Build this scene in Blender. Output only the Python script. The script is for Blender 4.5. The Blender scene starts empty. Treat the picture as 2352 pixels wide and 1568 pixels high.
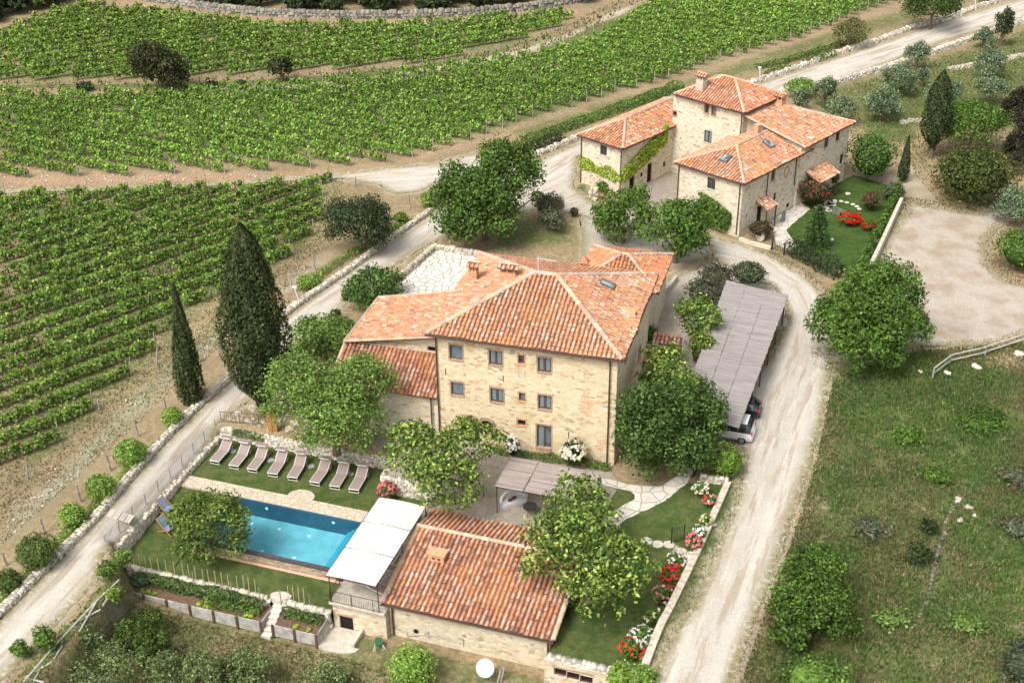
import bpy, math, random
import numpy as np
from mathutils import Vector, Matrix
from mathutils.geometry import tessellate_polygon
scn = bpy.context.scene
COL = scn.collection
rng = np.random.default_rng(11)
random.seed(5)

# ---------------------------------------------------------------- camera
PW, PH = 2352.0, 1568.0        # size of the grid in which the photograph was measured
H = 55.0                       # drone height above the farmhouse yard (m)
PITCH = 30.0
_n = np.array([1250*.98, 6029*.98]) - np.array([PW/2, PH/2])
FOC = float(np.hypot(*_n)*math.tan(math.radians(PITCH)))
_d = np.array([_n[0], _n[1], FOC]); _d /= np.linalg.norm(_d)
_u = -_d
_f = np.array([0, 0, 1.]) - np.dot([0, 0, 1.], _u)*_u; _f /= np.linalg.norm(_f)
_r = np.cross(_f, _u)
if _r[0] < 0: _r = -_r
RM = np.array([_r, _f, _u])
cam = bpy.data.cameras.new('camera'); cam_o = bpy.data.objects.new('camera', cam); COL.objects.link(cam_o)
cam.sensor_width = 36.0; cam.lens = 36.0*FOC/PW; cam.clip_start = 0.5; cam.clip_end = 2000
_m = Matrix([[RM[i, 0], -RM[i, 1], -RM[i, 2], 0] for i in range(3)] + [[0, 0, 0, 1]])
_m.translation = (0, 0, H); cam_o.matrix_world = _m
scn.camera = cam_o

# ---------------------------------------------------------------- light
SUN_EL, SUN_AZ = 54.0, 222.0      # azimuth clockwise from +Y
w = bpy.data.worlds.new("World"); scn.world = w; w.use_nodes = True
wn = w.node_tree.nodes; wl = w.node_tree.links; wn.clear()
sky = wn.new('ShaderNodeTexSky'); sky.sky_type = 'NISHITA'; sky.sun_disc = False
sky.sun_elevation = math.radians(SUN_EL); sky.sun_rotation = math.radians(SUN_AZ)
sky.dust_density = 4.0; sky.ozone_density = 0.6; sky.air_density = 1.0
hs = wn.new('ShaderNodeHueSaturation'); hs.inputs['Saturation'].default_value = 0.35
bg = wn.new('ShaderNodeBackground'); bg.inputs[1].default_value = 0.147
wo = wn.new('ShaderNodeOutputWorld')
wl.new(sky.outputs[0], hs.inputs['Color']); wl.new(hs.outputs[0], bg.inputs[0]); wl.new(bg.outputs[0], wo.inputs[0])
sl = bpy.data.lights.new('sun', 'SUN'); sl.energy = 1.6; sl.angle = math.radians(20); sl.color = (1, .975, .945)
so = bpy.data.objects.new('sun', sl); COL.objects.link(so)
_a = math.radians(SUN_AZ); _e = math.radians(SUN_EL)
sd = Vector((math.sin(_a)*math.cos(_e), math.cos(_a)*math.cos(_e), math.sin(_e)))
so.rotation_euler = sd.to_track_quat('Z', 'Y').to_euler(); so.location = sd*200
scn.view_settings.view_transform = 'Standard'; scn.view_settings.look = 'None'
scn.view_settings.gamma = 1.0; scn.view_settings.exposure = 0.76
scn.render.engine = 'CYCLES'
scn.cycles.max_bounces = 6; scn.cycles.diffuse_bounces = 3; scn.cycles.transparent_max_bounces = 8

# ---------------------------------------------------------------- measuring helpers
def ray(px, py): return RM @ np.array([px-PW/2, py-PH/2, FOC])
def G(px, py, z=0.0):
    v = ray(px, py); k = (z-H)/v[2]
    return np.array([v[0]*k, v[1]*k, z])
class Frame:
    """a building's own axes: a along its front, b away from the camera"""
    def __init__(s, ox, oy, ang):
        t = math.radians(ang); s.o = np.array([ox, oy]); s.u = np.array([math.cos(t), math.sin(t)]); s.v = np.array([-s.u[1], s.u[0]]); s.ang = t
    def p(s, a, b, z): q = s.o+s.u*a+s.v*b; return (q[0], q[1], z)
    def loc(s, q): d = np.array(q[:2])-s.o; return float(d@s.u), float(d@s.v)
    def onb(s, px, py, b):      # sight line meets the wall plane b = const -> (a, z)
        v = ray(px, py); k = (b+s.o@s.v)/(v[:2]@s.v); w_ = v*k; return float(w_[:2]@s.u-s.o@s.u), float(H+w_[2])
    def ona(s, px, py, a):      # wall plane a = const -> (b, z)
        v = ray(px, py); k = (a+s.o@s.u)/(v[:2]@s.u); w_ = v*k; return float(w_[:2]@s.v-s.o@s.v), float(H+w_[2])
MF = Frame(-6.0, 80.3, -16.0)       # main farmhouse
SF = Frame(-8.52, 63.0, -18.5)      # small house, pool and terraces
FF = Frame(16.6, 117.6, -43.0)      # far farmhouse
def z4(x, y): return ((1340+x/3.564)*.98, (150+y/3.564)*.98)
def z5(x, y): return ((780+x/2.904)*.98, (560+y/2.904)*.98)
def rq2(x, y): return ((800+x/2.94)*.98, (1068+y/2.94)*.98)
def rq1(x, y): return ((x/2.94)*.98, (1068+y/2.94)*.98)
def rq3(x, y): return ((1140+x/3.92)*.98, (1040+y/3.92)*.98)

# ---------------------------------------------------------------- noise
def vnoise(x, y, sc, seed=0):
    x = np.asarray(x, float)*sc+1000; y = np.asarray(y, float)*sc+1000
    xi = np.floor(x).astype(np.int64); yi = np.floor(y).astype(np.int64); fx = x-xi; fy = y-yi
    fx = fx*fx*(3-2*fx); fy = fy*fy*(3-2*fy)
    def h(a, b):
        n = (a*374761393+b*668265263+seed*1274126177) & 0x7fffffff
        n = ((n ^ (n >> 13))*1274126177) & 0x7fffffff
        return ((n ^ (n >> 16)) & 0xffff)/65535.0
    return (h(xi, yi)*(1-fx)+h(xi+1, yi)*fx)*(1-fy)+(h(xi, yi+1)*(1-fx)+h(xi+1, yi+1)*fx)*fy
def fbm(x, y, sc, seed=0, o=4):
    t = 0; a = .5
    for i in range(o): t = t+a*vnoise(x, y, sc*2**i, seed+i*7); a *= .5
    return t/(1-.5**o)
def sstep(e0, e1, x):
    t = np.clip((x-e0)/(e1-e0), 0, 1); return t*t*(3-2*t)
def inside(poly, x, y):
    c = np.zeros(np.shape(x), bool); n = len(poly)
    for i in range(n):
        x0, y0 = poly[i][:2]; x1, y1 = poly[(i+1) % n][:2]
        if y0 == y1: continue
        k = ((y0 > y) != (y1 > y)) & (x < (x1-x0)*(y-y0)/(y1-y0)+x0)
        c ^= k
    return c
def nearest(poly, x, y, closed=True):
    """distance and nearest point on the outline"""
    bd = np.full(np.shape(x), 1e9); bx = np.zeros(np.shape(x)); by = np.zeros(np.shape(x))
    n = len(poly)
    for i in range(n if closed else n-1):
        p = np.array(poly[i][:2]); q = np.array(poly[(i+1) % n][:2]); d = q-p; L = d@d+1e-9
        t = np.clip(((x-p[0])*d[0]+(y-p[1])*d[1])/L, 0, 1); cx = p[0]+t*d[0]; cy = p[1]+t*d[1]
        r = np.hypot(x-cx, y-cy); k = r < bd
        bd = np.where(k, r, bd); bx = np.where(k, cx, bx); by = np.where(k, cy, by)
    return bd, bx, by
def sdist(poly, x, y):          # positive inside
    d = nearest(poly, x, y)[0]; return np.where(inside(poly, x, y), d, -d)
def smooth_path(pts, n=6):
    P = [np.array(p, float) for p in pts]; P = [2*P[0]-P[1]]+P+[2*P[-1]-P[-2]]; out = []
    for i in range(1, len(P)-2):
        for k in range(n):
            t = k/n; out.append(.5*((2*P[i])+(-P[i-1]+P[i+1])*t+(2*P[i-1]-5*P[i]+4*P[i+1]-P[i+2])*t*t+(-P[i-1]+3*P[i]-3*P[i+1]+P[i+2])*t**3))
    out.append(P[-2]); return out

# ---------------------------------------------------------------- objects
WLOC = {}
def tag(o, label=None, cat=None, group=None, kind=None):
    if label: o['label'] = label
    if cat: o['category'] = cat
    if group: o['group'] = group
    if kind: o['kind'] = kind
    return o
def thing(name, label, cat, loc, group=None, rz=0.0):
    o = bpy.data.objects.new(name, None); COL.objects.link(o); o.location = loc; o.rotation_euler = (0, 0, rz)
    o.empty_display_size = .3; WLOC[o.name] = np.array(loc, float) if rz == 0 else np.zeros(3)
    return tag(o, label, cat, group)
def mesh_obj(name, V, F, mat, parent=None, base=None, col=None, uv=None, smooth=False):
    V = np.asarray(V, float)
    off = np.zeros(3)
    if parent is not None: off = WLOC[parent.name]
    elif base is not None: off = np.asarray(base, float)
    V = V-off
    me = bpy.data.meshes.new(name)
    if isinstance(F, np.ndarray):
        n, k = F.shape
        me.vertices.add(len(V)); me.vertices.foreach_set('co', V.astype(np.float32).ravel())
        me.loops.add(n*k); me.loops.foreach_set('vertex_index', F.astype(np.int32).ravel())
        me.polygons.add(n); me.polygons.foreach_set('loop_start', np.arange(0, n*k, k, dtype=np.int32))
        me.update(calc_edges=True)
    else:
        me.from_pydata([tuple(v) for v in V], [], F)
    if smooth: me.polygons.foreach_set('use_smooth', np.ones(len(me.polygons), bool))
    if col is not None:
        c = np.ones((len(me.polygons), 4), np.float32); c[:, :3] = col
        at = me.attributes.new('col', 'FLOAT_COLOR', 'FACE'); at.data.foreach_set('color', c.ravel())
    if uv is not None:
        l = me.uv_layers.new(name='UVMap'); l.data.foreach_set('uv', np.asarray(uv, np.float32).ravel())
    me.materials.append(mat)
    o = bpy.data.objects.new(name, me); COL.objects.link(o)
    if parent is not None: o.parent = parent
    else: o.location = off
    WLOC[o.name] = off
    return o
def copy_tree(o, parent=None):
    c = o.copy(); COL.objects.link(c); c.parent = parent
    for ch in list(o.children): copy_tree(ch, c)
    return c
class Geo:
    def __init__(s, T=None): s.V = []; s.F = []; s.C = []; s.T = T or (lambda a, b, z: (a, b, z)); s.c = (1, 1, 1)
    def add(s, vs, fs, raw=False):
        n = len(s.V); s.V += [tuple(v) if raw else tuple(s.T(*v)) for v in vs]
        for f in fs: s.F.append([n+i for i in f]); s.C.append(s.c)
        return s
    def box(s, x0, x1, y0, y1, z0, z1):
        v = [(x0, y0, z0), (x1, y0, z0), (x1, y1, z0), (x0, y1, z0), (x0, y0, z1), (x1, y0, z1), (x1, y1, z1), (x0, y1, z1)]
        return s.add(v, [(0, 3, 2, 1), (4, 5, 6, 7), (0, 1, 5, 4), (1, 2, 6, 5), (2, 3, 7, 6), (3, 0, 4, 7)])
    def hexa(s, lo, hi, raw=False): # two quads
        return s.add(list(lo)+list(hi), [(0, 3, 2, 1), (4, 5, 6, 7), (0, 1, 5, 4), (1, 2, 6, 5), (2, 3, 7, 6), (3, 0, 4, 7)], raw)
    def cyl(s, p0, p1, r0, r1=None, n=8, caps=True):
        r1 = r0 if r1 is None else r1
        P0 = np.array(s.T(*p0), float); P1 = np.array(s.T(*p1), float); d = P1-P0; d /= (np.linalg.norm(d)+1e-9)
        a = np.cross(d, [0, 0, 1.] if abs(d[2]) < .9 else [1., 0, 0]); a /= np.linalg.norm(a); b = np.cross(d, a)
        vs = []
        for P, r in ((P0, r0), (P1, r1)):
            for k in range(n):
                t = 2*math.pi*k/n; vs.append(P+r*(math.cos(t)*a+math.sin(t)*b))
        fs = [(k, (k+1) % n, n+(k+1) % n, n+k) for k in range(n)]
        if caps: fs += [tuple(range(n))[::-1], tuple(range(n, 2*n))]
        return s.add(vs, fs, raw=True)
    def tube(s, pts, r, n=6):
        for i in range(len(pts)-1):
            ra = r[i] if hasattr(r, '__len__') else r; rb = r[i+1] if hasattr(r, '__len__') else r
            s.cyl(pts[i], pts[i+1], ra, rb, n)
        return s
    def prism(s, poly, z0, z1):
        n = len(poly); vs = [(p[0], p[1], z0) for p in poly]+[(p[0], p[1], z1) for p in poly]
        fs = [(i, (i+1) % n, n+(i+1) % n, n+i) for i in range(n)]
        t = tessellate_polygon([[Vector((p[0], p[1], 0)) for p in poly]])
        fs += [tuple(n+i for i in f) for f in t]+[tuple(f)[::-1] for f in t]
        return s.add(vs, fs)
    def ball(s, c, rx, ry, rz, nu=12, nv=8, jit=0.0):
        vs = []; 
        for j in range(nv+1):
            ph = math.pi*j/nv
            for i in range(nu):
                t = 2*math.pi*i/nu; k = 1+random.uniform(-jit, jit)
                vs.append((c[0]+rx*k*math.sin(ph)*math.cos(t), c[1]+ry*k*math.sin(ph)*math.sin(t), c[2]+rz*k*math.cos(ph)))
        fs = [(j*nu+i, (j+1)*nu+i, (j+1)*nu+(i+1) % nu, j*nu+(i+1) % nu) for j in range(nv) for i in range(nu)]
        return s.add(vs, fs)
    def build(s, name, mat, parent=None, base=None, smooth=False, uvs=True):
        V = np.array(s.V, float)
        uv = None
        if uvs:
            uv = []
            for f in s.F:
                p = V[f]; n = np.cross(p[1]-p[0], p[2]-p[0])
                if np.linalg.norm(n) < 1e-9 and len(f) > 3: n = np.cross(p[2]-p[1], p[3]-p[1])
                L = np.linalg.norm(n); n = n/L if L > 1e-9 else np.array([0, 0, 1.])
                if abs(n[2]) > .75: uv += [(q[0], q[1]) for q in p]
                else:
                    t = np.array([-n[1], n[0], 0]); t /= np.linalg.norm(t); uv += [(q@t, q[2]) for q in p]
        return mesh_obj(name, V, s.F, mat, parent, base, col=np.array(s.C), uv=uv, smooth=smooth)

# ---------------------------------------------------------------- materials
def nt(name):
    m = bpy.data.materials.new(name); m.use_nodes = True; t = m.node_tree; t.nodes.clear()
    out = t.nodes.new('ShaderNodeOutputMaterial'); b = t.nodes.new('ShaderNodeBsdfPrincipled'); t.links.new(b.outputs[0], out.inputs[0])
    return m, t, b
class N:
    def __init__(s, t): s.t = t
    def new(s, ty, **k):
        n = s.t.nodes.new(ty)
        for a, v in k.items(): setattr(n, a, v)
        return n
    def set(s, n, i, v):
        if v is None: return
        if isinstance(v, bpy.types.NodeSocket): s.t.links.new(v, n.inputs[i])
        else:
            if isinstance(v, tuple) and len(v) == 3 and n.inputs[i].type == 'RGBA': v = (*v, 1)
            if isinstance(v, tuple) and len(v) == 4 and n.inputs[i].type == 'VECTOR': v = v[:3]
            n.inputs[i].default_value = v
    def math(s, op, a, b=None, c=None, clamp=False):
        n = s.new('ShaderNodeMath', operation=op, use_clamp=clamp); s.set(n, 0, a)
        if b is not None: s.set(n, 1, b)
        if c is not None: s.set(n, 2, c)
        return n.outputs[0]
    def mix(s, f, a, b, bt='MIX'):
        n = s.new('ShaderNodeMix', data_type='RGBA', blend_type=bt); s.set(n, 0, f); s.set(n, 6, a); s.set(n, 7, b); return n.outputs[2]
    def noise(s, sc, vec=None, det=4, rough=.6, out=0):
        n = s.new('ShaderNodeTexNoise'); s.set(n, 'Scale', sc); s.set(n, 'Detail', det); s.set(n, 'Roughness', rough)
        s.set(n, 'Vector', vec); return n.outputs[out]
    def ramp(s, f, st):
        n = s.new('ShaderNodeValToRGB'); s.set(n, 0, f); e = n.color_ramp.elements
        while len(e) < len(st): e.new(.5)
        for i, (p, c) in enumerate(st): e[i].position = p; e[i].color = (*c, 1) if hasattr(c, '__len__') else (c, c, c, 1)
        return n.outputs[0]
    def rng(s, v, a, b, c=0., d=1.):
        n = s.new('ShaderNodeMapRange', interpolation_type='SMOOTHSTEP'); s.set(n, 0, v); s.set(n, 1, a); s.set(n, 2, b); s.set(n, 3, c); s.set(n, 4, d); return n.outputs[0]
    def attr(s, name, out=0): n = s.new('ShaderNodeAttribute', attribute_name=name); return n.outputs[out]
    def pos(s): return s.new('ShaderNodeNewGeometry').outputs['Position']
    def map(s, vec, sc, rot=(0, 0, 0)):
        n = s.new('ShaderNodeMapping'); s.set(n, 0, vec); n.inputs['Scale'].default_value = sc; n.inputs['Rotation'].default_value = rot; return n.outputs[0]
    def bump(s, h, st, dist=.05):
        n = s.new('ShaderNodeBump'); s.set(n, 'Height', h); n.inputs['Strength'].default_value = st; n.inputs['Distance'].default_value = dist; return n.outputs[0]

def plain(name, c, rough=.8, var=.15, sc=6, metal=0., bump=0, vcol=False, spec=.3):
    m, t, b = nt(name); n = N(t)
    p = n.pos(); ns = n.noise(sc, p)
    base = n.mix(1., (*c, 1), n.attr('col'), 'MULTIPLY') if vcol else (*c, 1)
    k = n.rng(ns, .25, .75, 1-var, 1+var)
    sc_ = n.new('ShaderNodeVectorMath', operation='SCALE'); n.set(sc_, 0, base); n.set(sc_, 'Scale', k)
    t.links.new(sc_.outputs[0], b.inputs['Base Color'])
    b.inputs['Roughness'].default_value = rough; b.inputs['Metallic'].default_value = metal; b.inputs['Specular IOR Level'].default_value = spec
    if bump: t.links.new(n.bump(n.noise(sc*4, p), bump), b.inputs['Normal'])
    return m

def leaf_mat():
    m, t, b = nt('foliage'); n = N(t); t.nodes.remove(b)
    out = t.nodes[0]; c = n.attr('col')
    sc_ = n.new('ShaderNodeVectorMath', operation='SCALE'); n.set(sc_, 0, c); n.set(sc_, 'Scale', n.rng(n.noise(4, n.pos(), 3), .3, .7, .68, 1.3))
    d = n.new('ShaderNodeBsdfDiffuse'); n.set(d, 0, sc_.outputs[0])
    tr = n.new('ShaderNodeBsdfTranslucent'); n.set(tr, 0, n.mix(1., sc_.outputs[0], (1.3, 1.35, .6, 1), 'MULTIPLY'))
    mx = n.new('ShaderNodeMixShader'); mx.inputs[0].default_value = .27; t.links.new(d.outputs[0], mx.inputs[1]); t.links.new(tr.outputs[0], mx.inputs[2])
    gl = n.new('ShaderNodeBsdfGlossy'); gl.inputs['Roughness'].default_value = .55; gl.inputs[0].default_value = (.8, .9, .6, 1)
    m2 = n.new('ShaderNodeMixShader'); m2.inputs[0].default_value = .015; t.links.new(mx.outputs[0], m2.inputs[1]); t.links.new(gl.outputs[0], m2.inputs[2])
    t.links.new(m2.outputs[0], out.inputs[0]); return m
LEAF = leaf_mat()

def masonry(name, c1, c2, c3, mort, sx=2.3, sy=5.0, rust=.25, bumpd=.04):
    m, t, b = nt(name); n = N(t)
    uv = n.new('ShaderNodeUVMap').outputs[0]
    d = n.new('ShaderNodeVectorMath', operation='SCALE'); n.set(d, 0, n.noise(2.2, uv, 3, out=1)); d.inputs['Scale'].default_value = .22
    a = n.new('ShaderNodeVectorMath', operation='ADD'); n.set(a, 0, uv); n.set(a, 1, d.outputs[0])
    v = n.map(a.outputs[0], (sx, sy, 1))
    v1 = n.new('ShaderNodeTexVoronoi', voronoi_dimensions='2D'); n.set(v1, 'Vector', v); v1.inputs['Scale'].default_value = 1
    v2 = n.new('ShaderNodeTexVoronoi', voronoi_dimensions='2D', feature='DISTANCE_TO_EDGE'); n.set(v2, 'Vector', v); v2.inputs['Scale'].default_value = 1
    sep = n.new('ShaderNodeSeparateColor'); n.set(sep, 0, v1.outputs['Color'])
    stone = n.ramp(sep.outputs[0], [(0, c2), (.16, c1), (.45, tuple(x*.93 for x in c1)), (.72, c3), (.97, tuple(min(1, x*1.12) for x in c1))])
    dark = n.math('GREATER_THAN', sep.outputs[1], .95)
    stone = n.mix(n.math('MULTIPLY', dark, .6), stone, (.26, .20, .13, 1))
    red = n.math('MULTIPLY', n.math('GREATER_THAN', sep.outputs[2], .90), n.rng(n.noise(.22, uv, 3), .5-rust*.4, .62, 0, 1))
    stone = n.mix(red, stone, (.60, .34, .17, 1))
    mo = n.rng(v2.outputs[0], .02, .09, 0, 1)
    colr = n.mix(mo, (*mort, 1), stone)
    big = n.noise(.5, uv, 5, .65)
    colr = n.mix(n.rng(big, .52, .75, 0, .5), colr, (.5, .36, .16, 1))       # ochre lime stains
    colr = n.mix(n.rng(n.noise(.9, uv, 6, .7), .55, .75, 0, .45), colr, (.40, .36, .30, 1))
    f = n.noise(22, uv, 3); s = n.new('ShaderNodeVectorMath', operation='SCALE'); n.set(s, 0, colr); n.set(s, 'Scale', n.rng(f, .25, .75, .82, 1.16))
    t.links.new(s.outputs[0], b.inputs['Base Color']); b.inputs['Roughness'].default_value = .92; b.inputs['Specular IOR Level'].default_value = .15
    hgt = n.math('ADD', mo, n.math('MULTIPLY', f, .5)); t.links.new(n.bump(hgt, .7, bumpd), b.inputs['Normal'])
    return m
WALL = masonry('stone_wall_warm', (.73, .59, .37), (.59, .46, .29), (.74, .64, .45), (.74, .64, .45), rust=.45, sx=2.6, sy=6.0)
WALLF = masonry('stone_wall_pale', (.70, .62, .46), (.55, .46, .32), (.72, .66, .52), (.70, .63, .48), rust=.2, sx=2.8, sy=6.0)
WALLS = masonry('stone_wall_small_house', (.68, .58, .41), (.50, .41, .28), (.70, .63, .48), (.62, .55, .42), sx=2.8, sy=5.5, rust=.4)

def stone_m(name, c, var=.3):
    m, t, b = nt(name); n = N(t); p = n.pos(); base = n.mix(1., (*c, 1), n.attr('col'), 'MULTIPLY')
    base = n.mix(n.rng(n.noise(5, p, 5, .7), .5, .7, 0, .6), base, tuple(x*.45 for x in c))
    base = n.mix(n.rng(n.noise(1.1, p, 4), .6, .75, 0, .35), base, (.12, .13, .06, 1))
    t.links.new(base, b.inputs['Base Color']); b.inputs['Roughness'].default_value = .95; b.inputs['Specular IOR Level'].default_value = .1
    t.links.new(n.bump(n.noise(14, p, 4), .6, .05), b.inputs['Normal']); return m
DRY = stone_m('dry_stone', (.52, .47, .38))
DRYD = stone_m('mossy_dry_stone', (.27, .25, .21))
DRYW = stone_m('dry_stone_pale', (.62, .57, .48))

def tile_m():
    m, t, b = nt('clay_tiles'); n = N(t); p = n.pos(); c = n.attr('col')
    c = n.mix(n.rng(n.noise(2.2, p, 5, .7), .50, .72, 0, .34), c, (.62, .50, .38, 1))
    c = n.mix(n.rng(n.noise(5, p, 4, .7), .60, .74, 0, .55), c, (.22, .14, .10, 1))
    c = n.mix(n.rng(n.noise(.5, p, 4), .46, .70, 0, .35), c, (.66, .30, .10, 1))
    t.links.new(c, b.inputs['Base Color']); b.inputs['Roughness'].default_value = .9; b.inputs['Specular IOR Level'].default_value = .15
    t.links.new(n.bump(n.noise(30, p, 3), .3, .02), b.inputs['Normal']); return m
TILE = tile_m()

def paving(name, c1, c2, joint, sc=1.5, jw=.06):
    m, t, b = nt(name); n = N(t); p = n.pos()
    d = n.new('ShaderNodeVectorMath', operation='SCALE'); n.set(d, 0, n.noise(2, p, 2, out=1)); d.inputs['Scale'].default_value = .3
    a = n.new('ShaderNodeVectorMath', operation='ADD'); n.set(a, 0, p); n.set(a, 1, d.outputs[0])
    v1 = n.new('ShaderNodeTexVoronoi', voronoi_dimensions='2D'); n.set(v1, 'Vector', a.outputs[0]); v1.inputs['Scale'].default_value = sc
    v2 = n.new('ShaderNodeTexVoronoi', voronoi_dimensions='2D', feature='DISTANCE_TO_EDGE'); n.set(v2, 'Vector', a.outputs[0]); v2.inputs['Scale'].default_value = sc
    sep = n.new('ShaderNodeSeparateColor'); n.set(sep, 0, v1.outputs['Color'])
    c = n.mix(sep.outputs[0], (*c1, 1), (*c2, 1)); mo = n.rng(v2.outputs[0], jw*.4, jw, 0, 1)
    c = n.mix(mo, (*joint, 1), c); c = n.mix(n.rng(n.noise(1.3, p, 5), .5, .75, 0, .4), c, tuple(x*.6 for x in c1))
    s = n.new('ShaderNodeVectorMath', operation='SCALE'); n.set(s, 0, c); n.set(s, 'Scale', n.rng(n.noise(14, p, 3), .25, .75, .85, 1.15))
    t.links.new(s.outputs[0], b.inputs['Base Color']); b.inputs['Roughness'].default_value = .9
    t.links.new(n.bump(mo, .5, .03), b.inputs['Normal']); return m

def gravel(name, pale, warm, grey):
    m, t, b = nt(name); n = N(t); p = n.pos(); trk = n.attr('trk', 2)
    c = n.mix(n.rng(n.noise(.35, p, 5, .6), .40, .66), (*pale, 1), (*warm, 1))
    c = n.mix(n.math('MULTIPLY', n.rng(n.noise(1.1, p, 6, .7), .45, .7), .45), c, (*grey, 1))
    c = n.mix(n.math('MULTIPLY', trk, n.rng(n.noise(.5, p, 4), .3, .6, .35, .9)), c, tuple(min(1, x*1.14) for x in pale))
    tv = n.map(n.attr('trv', 1), (1.3, .10, 1)); st_ = n.noise(1., tv, 4, .6)
    c = n.mix(n.rng(st_, .50, .60, 0, .75), c, (warm[0]*.80, warm[1]*.74, warm[2]*.68)); c = n.mix(n.rng(n.noise(1.7, tv, 3, .6), .54, .64, 0, .6), c, tuple(min(1, x*1.15) for x in pale))
    edge = n.attr('edge', 2)
    c = n.mix(n.math('MULTIPLY', n.rng(edge, 0., 1.1, 1.0, 0), n.rng(n.noise(2.0, p, 6, .75), .36, .52)), c, (.25, .215, .11, 1))
    v = n.new('ShaderNodeTexVoronoi'); n.set(v, 'Vector', p); v.inputs['Scale'].default_value = 16
    sep = n.new('ShaderNodeSeparateColor'); n.set(sep, 0, v.outputs['Color'])
    s = n.new('ShaderNodeVectorMath', operation='SCALE'); n.set(s, 0, c); n.set(s, 'Scale', n.rng(sep.outputs[0], 0, 1, .86, 1.08))
    t.links.new(s.outputs[0], b.inputs['Base Color']); b.inputs['Roughness'].default_value = .95; b.inputs['Specular IOR Level'].default_value = .1
    t.links.new(n.bump(n.noise(12, p, 4, .7), .4, .05), b.inputs['Normal']); return m
GRAVEL = gravel('white_gravel', (.48, .44, .375), (.445, .385, .305), (.41, .39, .35))
GRAVEL3 = gravel('tan_gravel', (.42, .365, .295), (.33, .255, .18), (.34, .30, .25))
GRAVEL2 = gravel('yard_gravel', (.42, .375, .31), (.36, .30, .23), (.33, .31, .28))

def grass_m(name, c1, c2, c3):
    m, t, b = nt(name); n = N(t); p = n.pos()
    c = n.mix(n.rng(n.noise(.9, p, 6, .75), .42, .60), (*c1, 1), (*c2, 1))
    c = n.mix(n.rng(n.noise(3.5, p, 6, .75), .52, .70, 0, .7), c, (*c3, 1))
    s = n.new('ShaderNodeVectorMath', operation='SCALE'); n.set(s, 0, c); n.set(s, 'Scale', n.rng(n.noise(25, p, 3, .8), .25, .75, .65, 1.3))
    t.links.new(s.outputs[0], b.inputs['Base Color']); b.inputs['Roughness'].default_value = .95; b.inputs['Specular IOR Level'].default_value = .1
    t.links.new(n.bump(n.noise(40, p, 3, .8), .8, .06), b.inputs['Normal']); return m
LAWN = grass_m('lawn_grass', (.060, .098, .026), (.115, .135, .042), (.19, .17, .07))
LAWNF = grass_m('bright_lawn_grass', (.045, .085, .018), (.07, .115, .026), (.10, .14, .035))

def ground_m():
    m, t, b = nt('ground'); n = N(t); p = n.pos(); mk = n.attr('mask'); sep = n.new('ShaderNodeSeparateColor'); n.set(sep, 0, mk)
    n1 = n.noise(.45, p, 6, .7); n2 = n.noise(2.2, p, 6, .75); n3 = n.noise(9, p, 4, .75); n4 = n.noise(.13, p, 5, .6)
    nn = n.math('ADD', n.math('MULTIPLY', n1, .55), n.math('MULTIPLY', n2, .45))
    straw = n.mix(n.rng(n2, .38, .62), (.35, .265, .155, 1), (.235, .18, .10, 1))
    straw = n.mix(n.rng(n1, .55, .68, 0, .6), straw, (.46, .37, .21, 1))
    grs = n.mix(n.rng(n1, .40, .60), (.075, .115, .035, 1), (.15, .165, .06, 1)); grs = n.mix(n.rng(n3, .5, .66, 0, .7), grs, (.05, .075, .025, 1))
    soil = n.mix(n.rng(n2, .4, .62), (.33, .185, .105, 1), (.40, .30, .20, 1)); soil = n.mix(n.rng(n3, .60, .68, 0, .8), soil, (.55, .48, .38, 1))
    pale = n.mix(n.rng(n2, .4, .62), (.47, .41, .31, 1), (.42, .35, .25, 1))
    def blend(c, layer, ch, soft=.16):
        k = n.math('ADD', ch, n.math('MULTIPLY', n.math('SUBTRACT', nn, .5), 1.5)); return n.mix(n.rng(k, .5-soft, .5+soft), c, layer)
    c = blend(straw, soil, sep.outputs[1]); c = blend(c, grs, sep.outputs[0]); c = blend(c, pale, sep.outputs[2], .25)
    s = n.new('ShaderNodeVectorMath', operation='SCALE'); n.set(s, 0, c); n.set(s, 'Scale', n.math('MULTIPLY', n.rng(n3, .25, .75, .72, 1.25), n.rng(n4, .3, .7, .85, 1.12)))
    t.links.new(s.outputs[0], b.inputs['Base Color']); b.inputs['Roughness'].default_value = .97; b.inputs['Specular IOR Level'].default_value = .08
    t.links.new(n.bump(n.math('ADD', n3, n2), .7, .10), b.inputs['Normal']); return m
GROUND = ground_m()

def cane_m(name, c, ang, vc=(.33, .17, .13)):
    m, t, b = nt(name); n = N(t); p = n.pos(); v = n.map(n.map(p, (1, 1, 1), (0, 0, ang)), (.35, 9, 9))
    k = n.noise(1.0, v, 5, .7); q = n.noise(.9, p, 5, .7)
    cc = n.mix(n.rng(k, .3, .7), tuple(x*.7 for x in c), tuple(min(1, x*1.2) for x in c)); cc = n.mix(n.rng(q, .5, .72, 0, .5), cc, tuple(x*.75 for x in c))
    t.links.new(cc, b.inputs['Base Color']); b.inputs['Roughness'].default_value = .9; t.links.new(n.bump(k, .5, .03), b.inputs['Normal']); return m

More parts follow.
